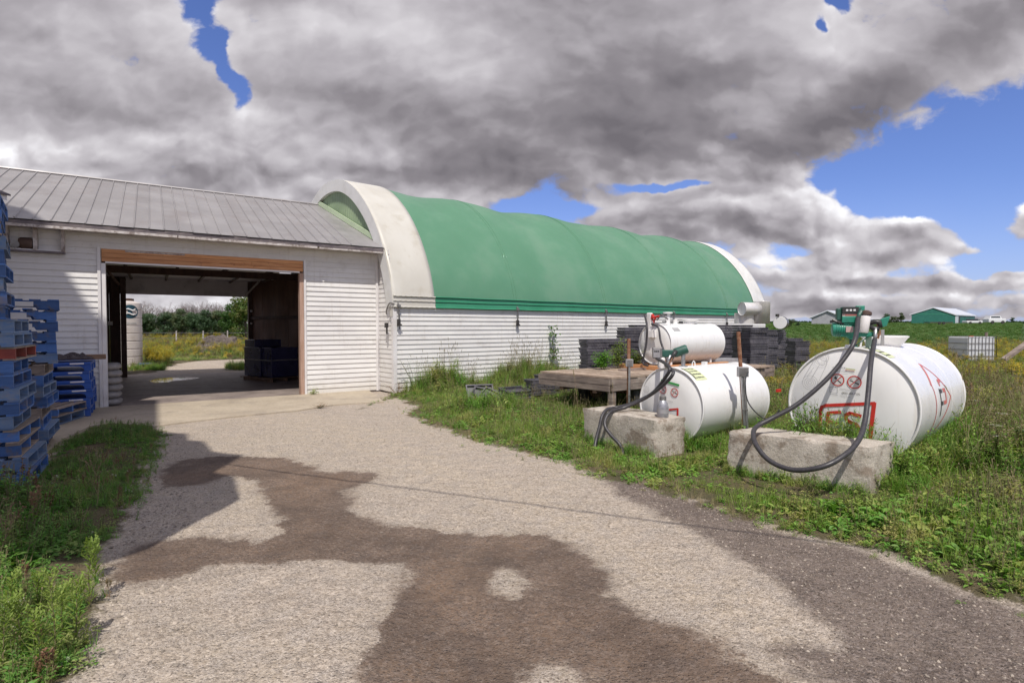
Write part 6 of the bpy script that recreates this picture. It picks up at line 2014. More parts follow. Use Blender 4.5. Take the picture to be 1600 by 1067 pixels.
def blade(m_, p, h, wd, ang, lean, mi=0, curl=1.0, segs=3):
    """grass blade: narrow strip that bends over"""
    dx_, dy_ = math.cos(ang), math.sin(ang)
    sx_, sy_ = -dy_ * wd / 2, dx_ * wd / 2
    pts = []
    for i in range(segs + 1):
        f = i / segs
        r_ = lean * h * f ** (1.6 * curl)
        z = h * (f - .25 * lean * f * f)
        k_ = (1 - f ** 2.2)
        pts.append((Vector((p[0] + dx_ * r_, p[1] + dy_ * r_, p[2] + z)), k_))
    vs = []
    for q, k_ in pts[:-1]:
        vs += [q + Vector((sx_ * k_, sy_ * k_, 0)), q - Vector((sx_ * k_, sy_ * k_, 0))]
    vs.append(pts[-1][0])
    fs = [(2 * i, 2 * i + 1, 2 * i + 3, 2 * i + 2) for i in range(segs - 1)] + [(2 * segs - 2, 2 * segs - 1, 2 * segs)]
    m_.add(vs, fs, mi)


def leaf(m_, p, L_, W_, d_, mi=0, fold=.25):
    """oval leaf of four faces folded along its midrib"""
    d_ = Vector(d_).normalized()
    s_ = d_.cross(Vector((0, 0, 1)))
    if s_.length < .05: s_ = Vector((1, 0, 0))
    s_.normalize()
    up_ = s_.cross(d_)
    p = Vector(p)
    a, b, c_, t_ = p, p + d_ * L_ * .35, p + d_ * L_ * .7 - up_ * L_ * .04, p + d_ * L_ - up_ * L_ * .15
    l1, r1 = b + s_ * W_ / 2 + up_ * W_ * fold, b - s_ * W_ / 2 + up_ * W_ * fold
    l2, r2 = c_ + s_ * W_ * .38 + up_ * W_ * fold * .7, c_ - s_ * W_ * .38 + up_ * W_ * fold * .7
    m_.add([a, b, c_, t_, l1, r1, l2, r2], [(0, 1, 4), (0, 5, 1), (1, 2, 6, 4), (1, 5, 7, 2), (2, 3, 6), (2, 7, 3)], mi)


def stem(m_, pts, r0, r1, mi=0, n=3):
    m_.tube(pts, [r0 + (r1 - r0) * i / (len(pts) - 1) for i in range(len(pts))], n, cap=False, mi=mi)


def p_tuft(h, n, rad, wd, lean=.7, seeds=0):
    m_ = MB()
    for i in range(n):
        a = pr_.uniform(0, 6.28); r_ = rad * math.sqrt(pr_.random())
        blade(m_, (r_ * math.cos(a), r_ * math.sin(a), -.01), h * pr_.uniform(.5, 1.1), wd * pr_.uniform(.7, 1.3), pr_.uniform(0, 6.28), pr_.uniform(.15, lean), 1 if pr_.random() < .10 else 0)
    for i in range(seeds):
        a = pr_.uniform(0, 6.28); r_ = rad * pr_.random(); H_ = h * pr_.uniform(1.15, 1.7); ln = pr_.uniform(.05, .3)
        p0 = Vector((r_ * math.cos(a), r_ * math.sin(a), 0)); b_ = pr_.uniform(0, 6.28)
        t1 = p0 + Vector((ln * H_ * .4 * math.cos(b_), ln * H_ * .4 * math.sin(b_), H_ * .6)); t2 = p0 + Vector((ln * H_ * math.cos(b_), ln * H_ * math.sin(b_), H_))
        stem(m_, [p0, t1, t2], .0014, .001, 1)
        m_.tube([t2 - (t2 - t1) * .02, t2 + (t2 - t1) * .10, t2 + (t2 - t1) * .2], [.002, .0055, .001], 4, cap=False, mi=2)
    return m_


def p_broad(n, rad, h, L_, W_):
    m_ = MB()
    for i in range(n):
        a = pr_.uniform(0, 6.28); r_ = rad * math.sqrt(pr_.random()); z = h * pr_.uniform(.15, 1) * (1 - .4 * r_ / rad)
        leaf(m_, (r_ * math.cos(a), r_ * math.sin(a), z), L_ * pr_.uniform(.6, 1.2), W_ * pr_.uniform(.7, 1.2), (math.cos(a + pr_.uniform(-1, 1)), math.sin(a + pr_.uniform(-1, 1)), pr_.uniform(-.2, .7)), 0, pr_.uniform(.05, .35))
    for i in range(max(2, n // 7)):
        a = pr_.uniform(0, 6.28)
        stem(m_, [(0, 0, 0), (rad * .5 * math.cos(a), rad * .5 * math.sin(a), h * .6), (rad * .8 * math.cos(a), rad * .8 * math.sin(a), h * .8)], .002, .001, 1)
    return m_


def p_stems(ns, h, nl, L_, W_, spread=.1, top=None, lean=.15, leafmi=0):
    """leafy stalks; top: (material index, kind)"""
    m_ = MB()
    for s_ in range(ns):
        a = pr_.uniform(0, 6.28); r_ = spread * pr_.random()
        H_ = h * pr_.uniform(.7, 1.1)
        p0 = Vector((r_ * math.cos(a), r_ * math.sin(a), 0)); b_ = pr_.uniform(0, 6.28); ln = pr_.uniform(0, lean) * H_
        bend = Vector((math.cos(b_), math.sin(b_), 0)) * ln
        pts = [p0, p0 + bend * .25 + Vector((0, 0, H_ * .45)), p0 + bend + Vector((0, 0, H_))]
        stem(m_, pts, .0035 if h > .5 else .002, .0012, 1)
        for i in range(nl):
            f = pr_.uniform(.08, .97)
            q = pts[0].lerp(pts[1], f * 2) if f < .5 else pts[1].lerp(pts[2], f * 2 - 1)
            g = pr_.uniform(0, 6.28); sc_ = (1.15 - .6 * f)
            leaf(m_, q, L_ * sc_ * pr_.uniform(.7, 1.2), W_ * sc_, (math.cos(g), math.sin(g), pr_.uniform(-.1, .8)), leafmi, .15)
        if top == 'plume':
            for i in range(26):
                g = pr_.uniform(0, 6.28); rr_ = pr_.uniform(0, .055); zz_ = pr_.uniform(-.14, .03)
                q = pts[2] + Vector((rr_ * math.cos(g) * (1 - zz_ * 3), rr_ * math.sin(g) * (1 - zz_ * 3), zz_))
                leaf(m_, q, .032, .022, (math.cos(g), math.sin(g), pr_.uniform(-.2, .8)), 2, .2)
        elif top == 'spike':
            for i in range(26):
                g = pr_.uniform(0, 6.28); zz_ = pr_.uniform(-.3, .04) * h
                q = pts[2] + Vector((0, 0, zz_)) + bend * zz_ / H_
                leaf(m_, q, .022, .012, (math.cos(g), math.sin(g), .6), 2, .2)
        elif top == 'umbel':
            for i in range(40):
                g = pr_.uniform(0, 6.28); rr_ = .055 * math.sqrt(pr_.random())
                q = pts[2] + Vector((rr_ * math.cos(g), rr_ * math.sin(g), .02 + pr_.uniform(-.004, .004)))
                leaf(m_, q, .010, .009, (math.cos(g), math.sin(g), .1), 2, 0)
            for i in range(8):
                g = i * .785; m_.tube([pts[2], pts[2] + Vector((.045 * math.cos(g), .045 * math.sin(g), .02))], .0006, 3, cap=False, mi=1)
    return m_


def p_wand(h, nl):
    """horseweed: straight stalk closely set with narrow upward leaves, branching plume on top"""
    m_ = MB()
    for s_ in range(1):
        stem(m_, [(0, 0, 0), (.01, 0, h * .5), (0, .02, h)], .004, .0015, 1)
        for i in range(nl):
            f = (i + .5) / nl; g = i * 2.4
            L_ = (.075 if f < .72 else .05) * pr_.uniform(.8, 1.2)
            leaf(m_, (.01 * f, .02 * f * f, h * f), L_, .010, (math.cos(g), math.sin(g), .9), 0, .1)
        for i in range(34):
            f = pr_.uniform(.6, 1.0); g = pr_.uniform(0, 6.28); L_ = .10 * (1.25 - f) + .03
            q = Vector((0, .02 * f, h * f)); e = q + Vector((math.cos(g) * L_ * .6, math.sin(g) * L_ * .6, L_ * .8))
            for j in range(3):
                leaf(m_, q.lerp(e, .3 + .3 * j), .022, .008, (math.cos(g + j), math.sin(g + j), 1.0), 0, .1)
    return m_


def proto_coll(name, items):
    c_ = bpy.data.collections.new(name)
    for i, (m_, mats_) in enumerate(items):
        me_ = m_.mesh('%s_%02d' % (name, i), mats_)
        o = bpy.data.objects.new('%s_%02d' % (name, i), me_)
        c_.objects.link(o)
    return c_, len(items)


def scatter(name, coll, pts, pid, rotz, scl, tilt=None, label=None, cat=None):
    n = len(pts)
    me_ = bpy.data.meshes.new(name)
    me_.vertices.add(n); me_.vertices.foreach_set('co', np.asarray(pts, np.float32).ravel())
    def at_(nm, ty, arr, key):
        a = me_.attributes.new(nm, ty, 'POINT'); a.data.foreach_set(key, np.ascontiguousarray(arr).ravel())
    at_('pid', 'INT', pid.astype(np.int32), 'value')
    rot = np.zeros((n, 3), np.float32); rot[:, 2] = rotz
    if tilt is not None: rot[:, :2] = tilt
    at_('rot', 'FLOAT_VECTOR', rot, 'vector')
    at_('scl', 'FLOAT_VECTOR', np.asarray(scl, np.float32), 'vector')
    o = link(name, me_)
    ng = bpy.data.node_groups.new(name, 'GeometryNodeTree')
    ng.interface.new_socket('Geometry', in_out='INPUT', socket_type='NodeSocketGeometry')
    ng.interface.new_socket('Geometry', in_out='OUTPUT', socket_type='NodeSocketGeometry')
    N = ng.nodes.new; L = ng.links.new
    gi = N('NodeGroupInput'); go = N('NodeGroupOutput')
    ci = N('GeometryNodeCollectionInfo'); ci.inputs['Collection'].default_value = coll; ci.inputs['Separate Children'].default_value = True; ci.inputs['Reset Children'].default_value = True
    ip = N('GeometryNodeInstanceOnPoints'); ip.inputs['Pick Instance'].default_value = True
    def na(nm, ty):
        a = N('GeometryNodeInputNamedAttribute'); a.data_type = ty; a.inputs['Name'].default_value = nm
        return [s_ for s_ in a.outputs if s_.enabled and s_.name == 'Attribute'][0]
    L(gi.outputs[0], ip.inputs['Points']); L(ci.outputs[0], ip.inputs['Instance'])
    L(na('pid', 'INT'), ip.inputs['Instance Index'])
    er = N('FunctionNodeEulerToRotation'); L(na('rot', 'FLOAT_VECTOR'), er.inputs[0]); L(er.outputs[0], ip.inputs['Rotation'])
    L(na('scl', 'FLOAT_VECTOR'), ip.inputs['Scale'])
    L(ip.outputs[0], go.inputs[0])
    o.modifiers.new('scatter', 'NODES').node_group = ng
    tag(o, label, None, None, 'stuff')
    return o


def ground_z(P_):
    return terrain(P_[:, 0], P_[:, 1])


FRAME_L = 1.12


def rnd_pts(n, x0, x1, y0, y1, inside, minus=(), margin=0.0, cone=True):
    Q = np.column_stack([RNG.uniform(x0, x1, n), RNG.uniform(y0, y1, n)])
    if cone: Q = Q[np.abs(Q[:, 0]) < Q[:, 1] * FRAME_L + .8]
    s_ = np.max([poly_sdf(Q, p) for p in inside], 0)
    for m_ in minus: s_ = np.minimum(s_, -poly_sdf(Q, m_) - .01)
    k_ = s_ > margin
    return Q[k_], s_[k_]


def foot_poly(o, a, b, L_, W_, g=0.0):
    o, a, b = Vector(o), Vector(a), Vector(b)
    p = [o - a * g - b * g, o + a * (L_ + g) - b * g, o + a * (L_ + g) + b * (W_ + g), o - a * g + b * (W_ + g)]
    return [(q.x, q.y) for q in p]


BLK1 = foot_poly(B1, B1u, B1v, 1.30, .56, -.03); BLK2 = foot_poly(B2, B2u, B2v, 1.36, .50, -.03)
APR = [(p_[0], p_[1]) for p_ in ap]
SOLID = [BLK1, BLK2, HALL_FOOT, BARN_FOOT]

short = [(p_tuft(.13, 26, .06, .005), [LG, STRAW, SEED]), (p_tuft(.18, 24, .06, .006), [LG, STRAW, SEED]), (p_tuft(.10, 30, .07, .004, 1.0), [LGB, STRAW, SEED]),
         (p_broad(26, .085, .07, .045, .028), [LGB, STEM]), (p_broad(22, .09, .10, .060, .030), [LGB, STEM]), (p_broad(34, .09, .05, .028, .02), [LG, STEM]),
         (p_stems(4, .20, 10, .045, .016, .06), [LG, STEM, SEED]), (p_tuft(.15, 14, .06, .004, 1.1, 3), [STRAW, STRAW, SEED])]
tall = [(p_tuft(.42, 26, .09, .008, .8, 2), [LG, STRAW, SEED]), (p_tuft(.55, 24, .10, .009, .7, 4), [LG, STRAW, SEED]), (p_tuft(.40, 26, .10, .007, 1.0, 5), [LGD, STRAW, SEED]),
        (p_stems(6, .42, 15, .075, .024, .12), [LGB, STEM, SEED]), (p_stems(5, .55, 16, .085, .02, .12, 'spike'), [LG, STEM, SEED]), (p_stems(5, .38, 14, .07, .032, .12), [LGD, STEM, SEED]),
        (p_tuft(.50, 16, .10, .006, .9, 7), [STRAW, STRAW, SEED]), (p_broad(30, .14, .26, .075, .04), [LGB, STEM]),
        (p_tuft(.40, 26, .09, .008, .6), [LGB, STRAW, SEED]), (p_stems(7, .34, 16, .06, .022, .13), [LG, STEM, SEED])]
flower = [(p_stems(5, .80, 22, .085, .016, .12, 'plume'), [LG, STEM, YEL]), (p_stems(6, .70, 20, .08, .016, .14, 'plume'), [LGD, STEM, YEL]), (p_stems(4, .75, 12, .06, .02, .10, 'spike', .2), [BROWNW, DRYSTEM, BROWNW]),
          (p_stems(2, .75, 9, .05, .012, .06, 'umbel'), [LG, STEM, WHF]), (p_stems(6, .78, 24, .085, .022, .14), [LG, STEM, SEED])]
cs, ns_ = proto_coll('short_plants', short)
ct, nt_ = proto_coll('tall_plants', tall)
cf, nf_ = proto_coll('flowering_plants', flower)


def patch(P_, s_):
    """smooth variation of plant kind and height over the ground"""
    return np.array([mn.noise(Vector((p[0] * s_, p[1] * s_, 2.7))) for p in P_])


def do_scatter(name, coll, Q, pid, hs, label, wid=None, tl=.18):
    z = ground_z(Q) + .0
    n = len(Q)
    sc_ = np.column_stack([hs if wid is None else wid] * 2 + [hs])
    return scatter(name, coll, np.column_stack([Q, z]), pid, RNG.uniform(0, 6.28, n), sc_, RNG.normal(0, tl, (n, 2)), label)


# --- low growth on the right, thinning out towards the gravel
Q, s_ = rnd_pts(66000, -3, 13, 2.2, 14, [GRASS_R], SOLID, -.42)
dens = np.maximum(np.clip((s_ + .14) / .30, 0, 1) ** 1.3, .10 * np.clip((s_ + .42) / .3, 0, 1) ** 2 * (patch(Q, 1.6) > .05)) * np.where(Q[:, 1] > 9, .45, 1.0)
k_ = RNG.random(len(Q)) < dens
Q, s_ = Q[k_], s_[k_]
pn_ = patch(Q, 1.1)
pid = np.where(RNG.random(len(Q)) < .5 + pn_ * .9, RNG.choice([3, 4, 5, 6], len(Q)), np.where(s_ < .18, RNG.choice([0, 2, 7], len(Q), p=[.2, .3, .5]), RNG.choice([0, 1, 2, 7], len(Q), p=[.36, .36, .22, .06])))
hs = np.clip(.45 + s_ * 1.1, .35, 1.35) * (1 + .35 * pn_) * RNG.uniform(.75, 1.25, len(Q))
hs = np.where(poly_sdf(Q, foot_poly(B2 - B2v * .7, B2u, B2v, 1.5, .9, .05)) > 0, np.minimum(hs, .55), hs)
do_scatter('low_grass', cs, Q, pid, hs, 'low green grass and clover covering the ground round the tanks')
# --- taller growth: round the tanks, at the right edge, by the hall wall
Q, s_ = rnd_pts(26000, -3, 14, 2.3, 14, [GRASS_R], SOLID, .22)
X, Y = Q[:, 0], Q[:, 1]
pn_ = patch(Q, .8)
right = np.clip((X - (2.9 + .22 * (Y - 3))) / 1.2, 0, 1)
frontline = (poly_sdf(Q, foot_poly(B2, B2u, B2v, 1.36, .5, .9)) > 0) & (poly_sdf(Q, foot_poly(B2 + B2v * .5, B2u, B2v, 1.4, 2.5, .1)) < 0)
mid_ = ((Y > 6.3) & (Y < 14)).astype(float) * .5
dens = np.clip(.12 + .75 * right + mid_ + .25 * pn_, 0, 1)
dens = np.where(frontline, .06, dens)
dens = np.where(poly_sdf(Q, foot_poly(B1, B1u, -B1v, 1.3, .7, .15)) > 0, .10, dens)
trl = poly_sdf(Q, foot_poly(TN, TL, TWd, LT, WT, .05)) > 0
dens = np.where(trl, .25, dens)
k_ = RNG.random(len(Q)) < dens
Q, s_, pn_, right, trl = Q[k_], s_[k_], pn_[k_], right[k_], trl[k_]
pid = np.where(RNG.random(len(Q)) < .62 + pn_ * .9, RNG.choice([3, 4, 5, 7, 9], len(Q)), RNG.choice([0, 1, 2, 6, 8], len(Q), p=[.24, .12, .18, .10, .36]))
hs = np.clip(.30 + s_ * .40, .3, 1.0) * (.66 + .34 * right) * (1 + .3 * pn_) * RNG.uniform(.7, 1.25, len(Q))
hs = np.where(Q[:, 1] > 7.5, hs * .80, hs)
hs = np.where(trl, np.minimum(hs, .6), hs)
# seen past the tank ends the growth stays below the shells
for (c_, ax_, r_, L_) in ((c3, ax3, .655, 2.1), (c2_, ax2, .515, 1.62)):
    sd_ = poly_sdf(Q, foot_poly(Vector((c_.x, c_.y, 0)) - Vector((ax_.y, -ax_.x, 0)) * r_, ax_, Vector((ax_.y, -ax_.x, 0)), L_, 2 * r_, .12))
    hs = np.where(sd_ > 0, np.minimum(hs, .35), hs)
do_scatter('tall_grass', ct, Q, pid, hs, 'taller tangled grass and weeds round the white tanks', np.clip(hs * 1.15, .4, 1.2))
# a fringe of long blades between the larger block and the tank end, and round both blocks
Q = []
for i in range(420):
    f_ = pr_.random()
    Q.append((*(B2 + B2u * (1.36 * f_ - .02) + B2v * (.50 + abs(pr_.gauss(.10, .07))))[:2], pr_.uniform(1.3, 1.9) * (1.1 if .25 < f_ < .75 else .8)))
for (o_, u_, L_) in ((B2, B2u, 1.36), (B1, B1u, 1.30)):
    for i in range(150):
        Q.append((*(o_ + u_ * (L_ * pr_.random()) - B2v * 0 + Vector((-u_.y, u_.x, 0)) * (abs(pr_.gauss(.05, .05))))[:2], pr_.uniform(.25, .5)))
for i in range(160):
    Q.append((*(B1 + B1u * (1.3 * pr_.random()) + B1v * (.60 + abs(pr_.gauss(.05, .06))))[:2], pr_.uniform(.6, .95)))
for i in range(200):
    Q.append((*(B2 + B2v * (.15 + .6 * pr_.random()) - B2u * abs(pr_.gauss(.08, .08)))[:2], pr_.uniform(.35, .7)))
for i in range(420):
    e_ = abs(pr_.gauss(0, .16)); tt = pr_.random()
    Q.append((*(c3 + ax3 * (2.2 * tt + .02) + sx3 * (.42 + e_))[:2], pr_.uniform(.9, 1.5) * (.8 + .5 * tt)))
for i in range(260):
    e_ = abs(pr_.gauss(0, .14)); tt = pr_.random()
    Q.append((*(c2_ + ax2 * (1.65 * tt + .0) + sx2 * (.30 + e_))[:2], pr_.uniform(.4, .75)))
for i in range(130):
    Q.append((pr_.uniform(-1.05, .25), pr_.uniform(10.1, 10.9), pr_.uniform(.7, 1.4)))
Q = np.array(Q); hq = Q[:, 2]; Q = Q[:, :2]
do_scatter('block_grass', ct, Q, RNG.choice([8, 3, 7, 9], len(Q), p=[.50, .17, .13, .20]), hq, 'long grass growing up round the concrete blocks', np.clip(hq, .4, .95))
# strip of tall pale growth along the wall of the hall
Q = []
for i in range(1500):
    l = pr_.uniform(.1, 12); q = -abs(pr_.gauss(.15, .45)) - .08
    bump_ = .25 + .9 * math.exp(-((l - 1.15) / .75) ** 2) + 1.0 * math.exp(-((l - 4.0) / 1.3) ** 2) + .8 * math.exp(-((l - 7.5) / 1.5) ** 2) + .4 * (l > 9)
    if pr_.random() < bump_: Q.append((*hall(l, q)[:2], bump_))
Q = np.array(Q); bmp = Q[:, 2]; Q = Q[:, :2]
pid = RNG.choice([0, 1, 4, 6, 3, 8, 9], len(Q), p=[.10, .12, .18, .04, .14, .22, .20])
hs = np.clip(bmp, .5, 1.25) * RNG.uniform(.8, 1.35, len(Q)) * np.where(pid >= 8, 1.6, 1.0)
do_scatter('wall_grass', ct, Q, pid, hs, 'tall pale grass growing along the foot of the hall wall', np.clip(hs, .6, 1.1))
# --- the bed on the left
SLABX = APR
Q, s_ = rnd_pts(42000, -8, 0, 1.9, 9.5, [GRASS_L], [], -.12)
dens = np.clip((s_ + .16) / .30, 0, 1) ** 1.2 * np.clip(.75 + 1.6 * patch(Q, 1.9), .10, 1)
k_ = RNG.random(len(Q)) < dens
Q, s_ = Q[k_], s_[k_]; pn_ = patch(Q, 1.3)
cs2, _ = proto_coll('bed_plants', [(p_tuft(.15, 26, .06, .005), [LGS, STRAW, SEED]), (p_tuft(.22, 22, .06, .006, .7, 0), [LGS, STRAW, SEED]), (p_broad(28, .085, .08, .045, .028), [LGS, STEM]), (p_broad(24, .09, .12, .055, .022), [LGS, STEM]),
                                   (p_stems(5, .26, 12, .05, .015, .07), [LGS, STEM, SEED]), (p_tuft(.16, 14, .06, .004, 1.1, 3), [STRAW, STRAW, SEED]), (p_stems(3, .30, 10, .05, .010, .06, 'spike'), [BROWNW, DRYSTEM, BROWNW]), (p_stems(2, .13, 9, .04, .014, .06, 'spike'), [LGS, STEM, WHF])])
pid = np.where(RNG.random(len(Q)) < .72 + pn_ * .8, RNG.choice([2, 3, 4], len(Q)), RNG.choice([0, 1, 5, 6, 7], len(Q), p=[.52, .26, .13, .06, .03]))
hs = np.clip(1.55 - Q[:, 1] * .11, .6, 1.2) * np.clip(.45 + s_ * .9, .35, 1.3) * (1 + .45 * pn_) * RNG.uniform(.7, 1.25, len(Q))
do_scatter('bed_grass', cs2, Q, pid, hs, 'dark green weeds in the shaded bed beside the pallets')
# --- field margin on the right beyond the tanks, goldenrod and brown weeds
MARG = [(1.5, 13.2), (14, 6), (60, 14), (60, 39), (11, 38), (11, 27), tuple(hall(QL + .4, -.3)[:2]), tuple(hall(7, -.5)[:2])]
Q, s_ = rnd_pts(34000, 1, 42, 7, 38, [MARG], SOLID + [LANE2], .05)
X, Y = Q[:, 0], Q[:, 1]; pn_ = patch(Q, .35)
k_ = RNG.random(len(Q)) < np.clip(.50 + .5 * pn_, .1, 1)
Q, pn_ = Q[k_], pn_[k_]
sel = RNG.random(len(Q)) < .42
pid = RNG.choice([0, 1, 2, 4, 5, 6, 8], sel.sum(), p=[.15, .1, .15, .15, .2, .05, .2])
do_scatter('margin_grass', ct, Q[sel], pid, RNG.uniform(.6, 1.15, sel.sum()) * (1 + .3 * pn_[sel]), 'rank grass of the field margin beyond the tanks', RNG.uniform(1.0, 1.6, sel.sum()))
f_ = ~sel
pid = np.where(patch(Q[f_], .6) > .12, RNG.choice([0, 1, 2], f_.sum(), p=[.60, .30, .10]), RNG.choice([4, 2, 3, 1], f_.sum(), p=[.66, .20, .06, .08]))
hh_ = RNG.uniform(.55, .95, f_.sum()) * (1 + .3 * pn_[f_])
do_scatter('margin_weeds', cf, Q[f_], pid, hh_, 'goldenrod and brown weeds of the field margin', RNG.uniform(.9, 1.5, f_.sum()))
# --- bean field
bean = proto_coll('bean_plants', [(p_broad(48, .26, .45, .13, .09), [BEAN, STEM]), (p_broad(44, .28, .42, .12, .09), [BEAN, STEM])])
Q = []
for r_ in range(150):
    y0 = 37.5 + r_ * .74 * (1 + r_ * .006)
    xw = y0 * 1.02
    step = .42 * (1 + r_ * .010)
    xs_ = np.arange(-2 if y0 > 32 else 12, xw, step) + RNG.uniform(-.15, .15)
    Q.append(np.column_stack([xs_ + RNG.normal(0, .08, len(xs_)), np.full(len(xs_), y0) + xs_ * .10 + RNG.normal(0, .10, len(xs_))]))
Q = np.concatenate(Q)
Q = Q[(Q[:, 0] > Q[:, 1] * .36)]
hs = np.clip(.62 + (Q[:, 1] - 38) * .0035, .6, 1.1) * RNG.uniform(.8, 1.2, len(Q))
do_scatter('bean_crop', bean[0], Q, RNG.integers(0, 2, len(Q)), hs, 'rows of green bean plants filling the field', hs * 1.2)
# --- behind the barn
Q, s_ = rnd_pts(9000, -34, -6, 20, 56, [BACK], [LANE, HALL_FOOT, BARN_FOOT], .3, cone=False)
rat = Q[:, 0] / Q[:, 1]
k_ = (rat > -.78) & (rat < -.42)
Q = Q[k_]
depth_ = Q[:, 1]
sel = (RNG.random(len(Q)) < .5 + .3 * (patch(Q, .25) > .05)) | (depth_ < 28)
pid = RNG.choice([0, 1, 3, 2], sel.sum(), p=[.4, .2, .3, .1])
do_scatter('back_grass', ct, Q[sel], pid, np.where(depth_[sel] < 29, .40, .8) * RNG.uniform(.6, 1.2, sel.sum()), 'grass behind the barn seen through the doorway', np.where(depth_[sel] < 26, .8, 1.6) * np.ones(sel.sum()))
f_ = ~sel
do_scatter('back_goldenrod', cf, Q[f_], RNG.choice([0, 1, 2], f_.sum(), p=[.40, .3, .30]), np.where(depth_[f_] < 29, .35, .75) * RNG.uniform(.7, 1.3, f_.sum()), 'yellow goldenrod behind the barn', RNG.uniform(1.0, 1.6, f_.sum()))
Q = np.array([at(pr_.uniform(228, 262), pr_.uniform(22.3, 25)) for i in range(90)])
do_scatter('goldenrod_clump', cf, Q, RNG.choice([0, 1], len(Q)), RNG.uniform(.6, 1.05, len(Q)), 'bright goldenrod clump beside the ribbed tank', RNG.uniform(1.0, 1.5, len(Q)))
Q = np.array([at(pr_.uniform(205, 255), pr_.uniform(20.3, 21.3)) for i in range(120)] + [at(pr_.uniform(352, 386), pr_.uniform(20.6, 22.5)) for i in range(90)])
do_scatter('door_grass', ct, Q, RNG.choice([0, 3, 5, 7], len(Q)), RNG.uniform(.4, .9, len(Q)), 'grass tufts against the back door of the barn', RNG.uniform(.6, 1.0, len(Q)))

# --- loose stones on the yard
stones = []
for i in range(5):
    bm = bmesh.new(); bmesh.ops.create_icosphere(bm, subdivisions=2, radius=1)
    for v_ in bm.verts:
        c_ = v_.co.copy(); k2 = 1 + .35 * mn.noise(c_ * 1.3 + Vector((i * 7, 0, 0)))
        v_.co = Vector((c_.x * k2 * (1 + .2 * (i % 2)), c_.y * k2 * .8, c_.z * k2 * .6))
    me = bpy.data.meshes.new('stone_%d' % i); bm.to_mesh(me); bm.free(); stones.append(me)
STONE = mat('gravel_stone', (.40, .345, .285), (.24, .20, .165), 30, .9, obj_var=.4)
WSTONE = mat('damp_stone', (.10, .075, .058), (.20, .155, .125), 30, .8, obj_var=.35)
for me in stones: me.materials.append(STONE)
stc = bpy.data.collections.new('stones')
for i, me in enumerate(stones): stc.objects.link(bpy.data.objects.new('stones_%02d' % i, me))
stw = bpy.data.collections.new('damp_stones')
for i, me in enumerate(stones):
    m2_ = me.copy(); m2_.materials.clear(); m2_.materials.append(WSTONE); stw.objects.link(bpy.data.objects.new('damp_stones_%02d' % i, m2_))


def stone_scatter(name, n, x0, x1, y0, y1, keep, smin, smax, label, coll=stc):
    Q = np.column_stack([RNG.uniform(x0, x1, n), RNG.uniform(y0, y1, n)])
    Q = Q[np.abs(Q[:, 0]) < Q[:, 1] * 1.05 + .3]
    Q = Q[keep(Q)]
    r_ = smin + (smax - smin) * RNG.random(len(Q)) ** 4
    zb = ground_z(Q) + nbz(Q)
    scatter(name, coll, np.column_stack([Q, zb]), RNG.integers(0, 5, len(Q)), RNG.uniform(0, 6.28, len(Q)), np.column_stack([r_] * 3), RNG.uniform(-.5, .5, (len(Q), 2)), label)


def nbz(Q):
    z_ = np.array([mn.noise((p[0] * .8, p[1] * .8, 3)) * .02 + mn.noise((p[0] * 3.1, p[1] * 3.1, 5)) * .006 for p in Q])
    w_ = np.clip(poly_sdf(Q, WET_MAIN), -1, .3)
    for isl in DRY_ISLES: w_ = np.minimum(w_, -poly_sdf(Q, isl))
    return z_ - np.clip(w_, 0, .3) * .03


def dry_keep(Q):
    return (poly_sdf(Q, WET_MAIN) < -.02) & (poly_sdf(Q, GRASS_R) < .02) & (poly_sdf(Q, GRASS_L) < .05) & (poly_sdf(Q, APR) < 0) & (poly_sdf(Q, BARN_FOOT) < 0)


stone_scatter('loose_gravel', 60000, -5, 5, 1.7, 9.5, lambda Q: dry_keep(Q) & (RNG.random(len(Q)) < .85), .0025, .0105, 'loose pale gravel lying over the dry yard')
stone_scatter('edge_gravel', 26000, -4, 0, 1.7, 8, lambda Q: (poly_sdf(Q, GRASS_L) < .06) & (poly_sdf(Q, GRASS_L) > -.45) & (poly_sdf(Q, WET_MAIN) < -.02) & (RNG.random(len(Q)) < .8), .004, .016, 'coarse pale gravel along the edge of the left bed')
stone_scatter('right_gravel', 30000, .5, 4.6, 1.7, 5.5, lambda Q: (poly_sdf(Q, WET_RIGHT) > 0) & (RNG.random(len(Q)) < .6), .003, .010, 'coarse darker gravel at the lower right', stw)
stone_scatter('damp_gravel', 40000, -4, 3, 1.7, 7, lambda Q: (poly_sdf(Q, WET_MAIN) > 0) & (RNG.random(len(Q)) < .6), .002, .008, 'damp stones pressed into the wet patch', stw)


# ------------------------------------------------------------------ single plants
def plant(name, label, cat, loc, m_, mats_, group=None, rz=0.0, sc_=1.0):
    o = link(name, m_.mesh(name, mats_)); o.location = loc; o.rotation_euler = (0, 0, rz); o.scale = (sc_,) * 3
    return tag(o, label, cat, group)


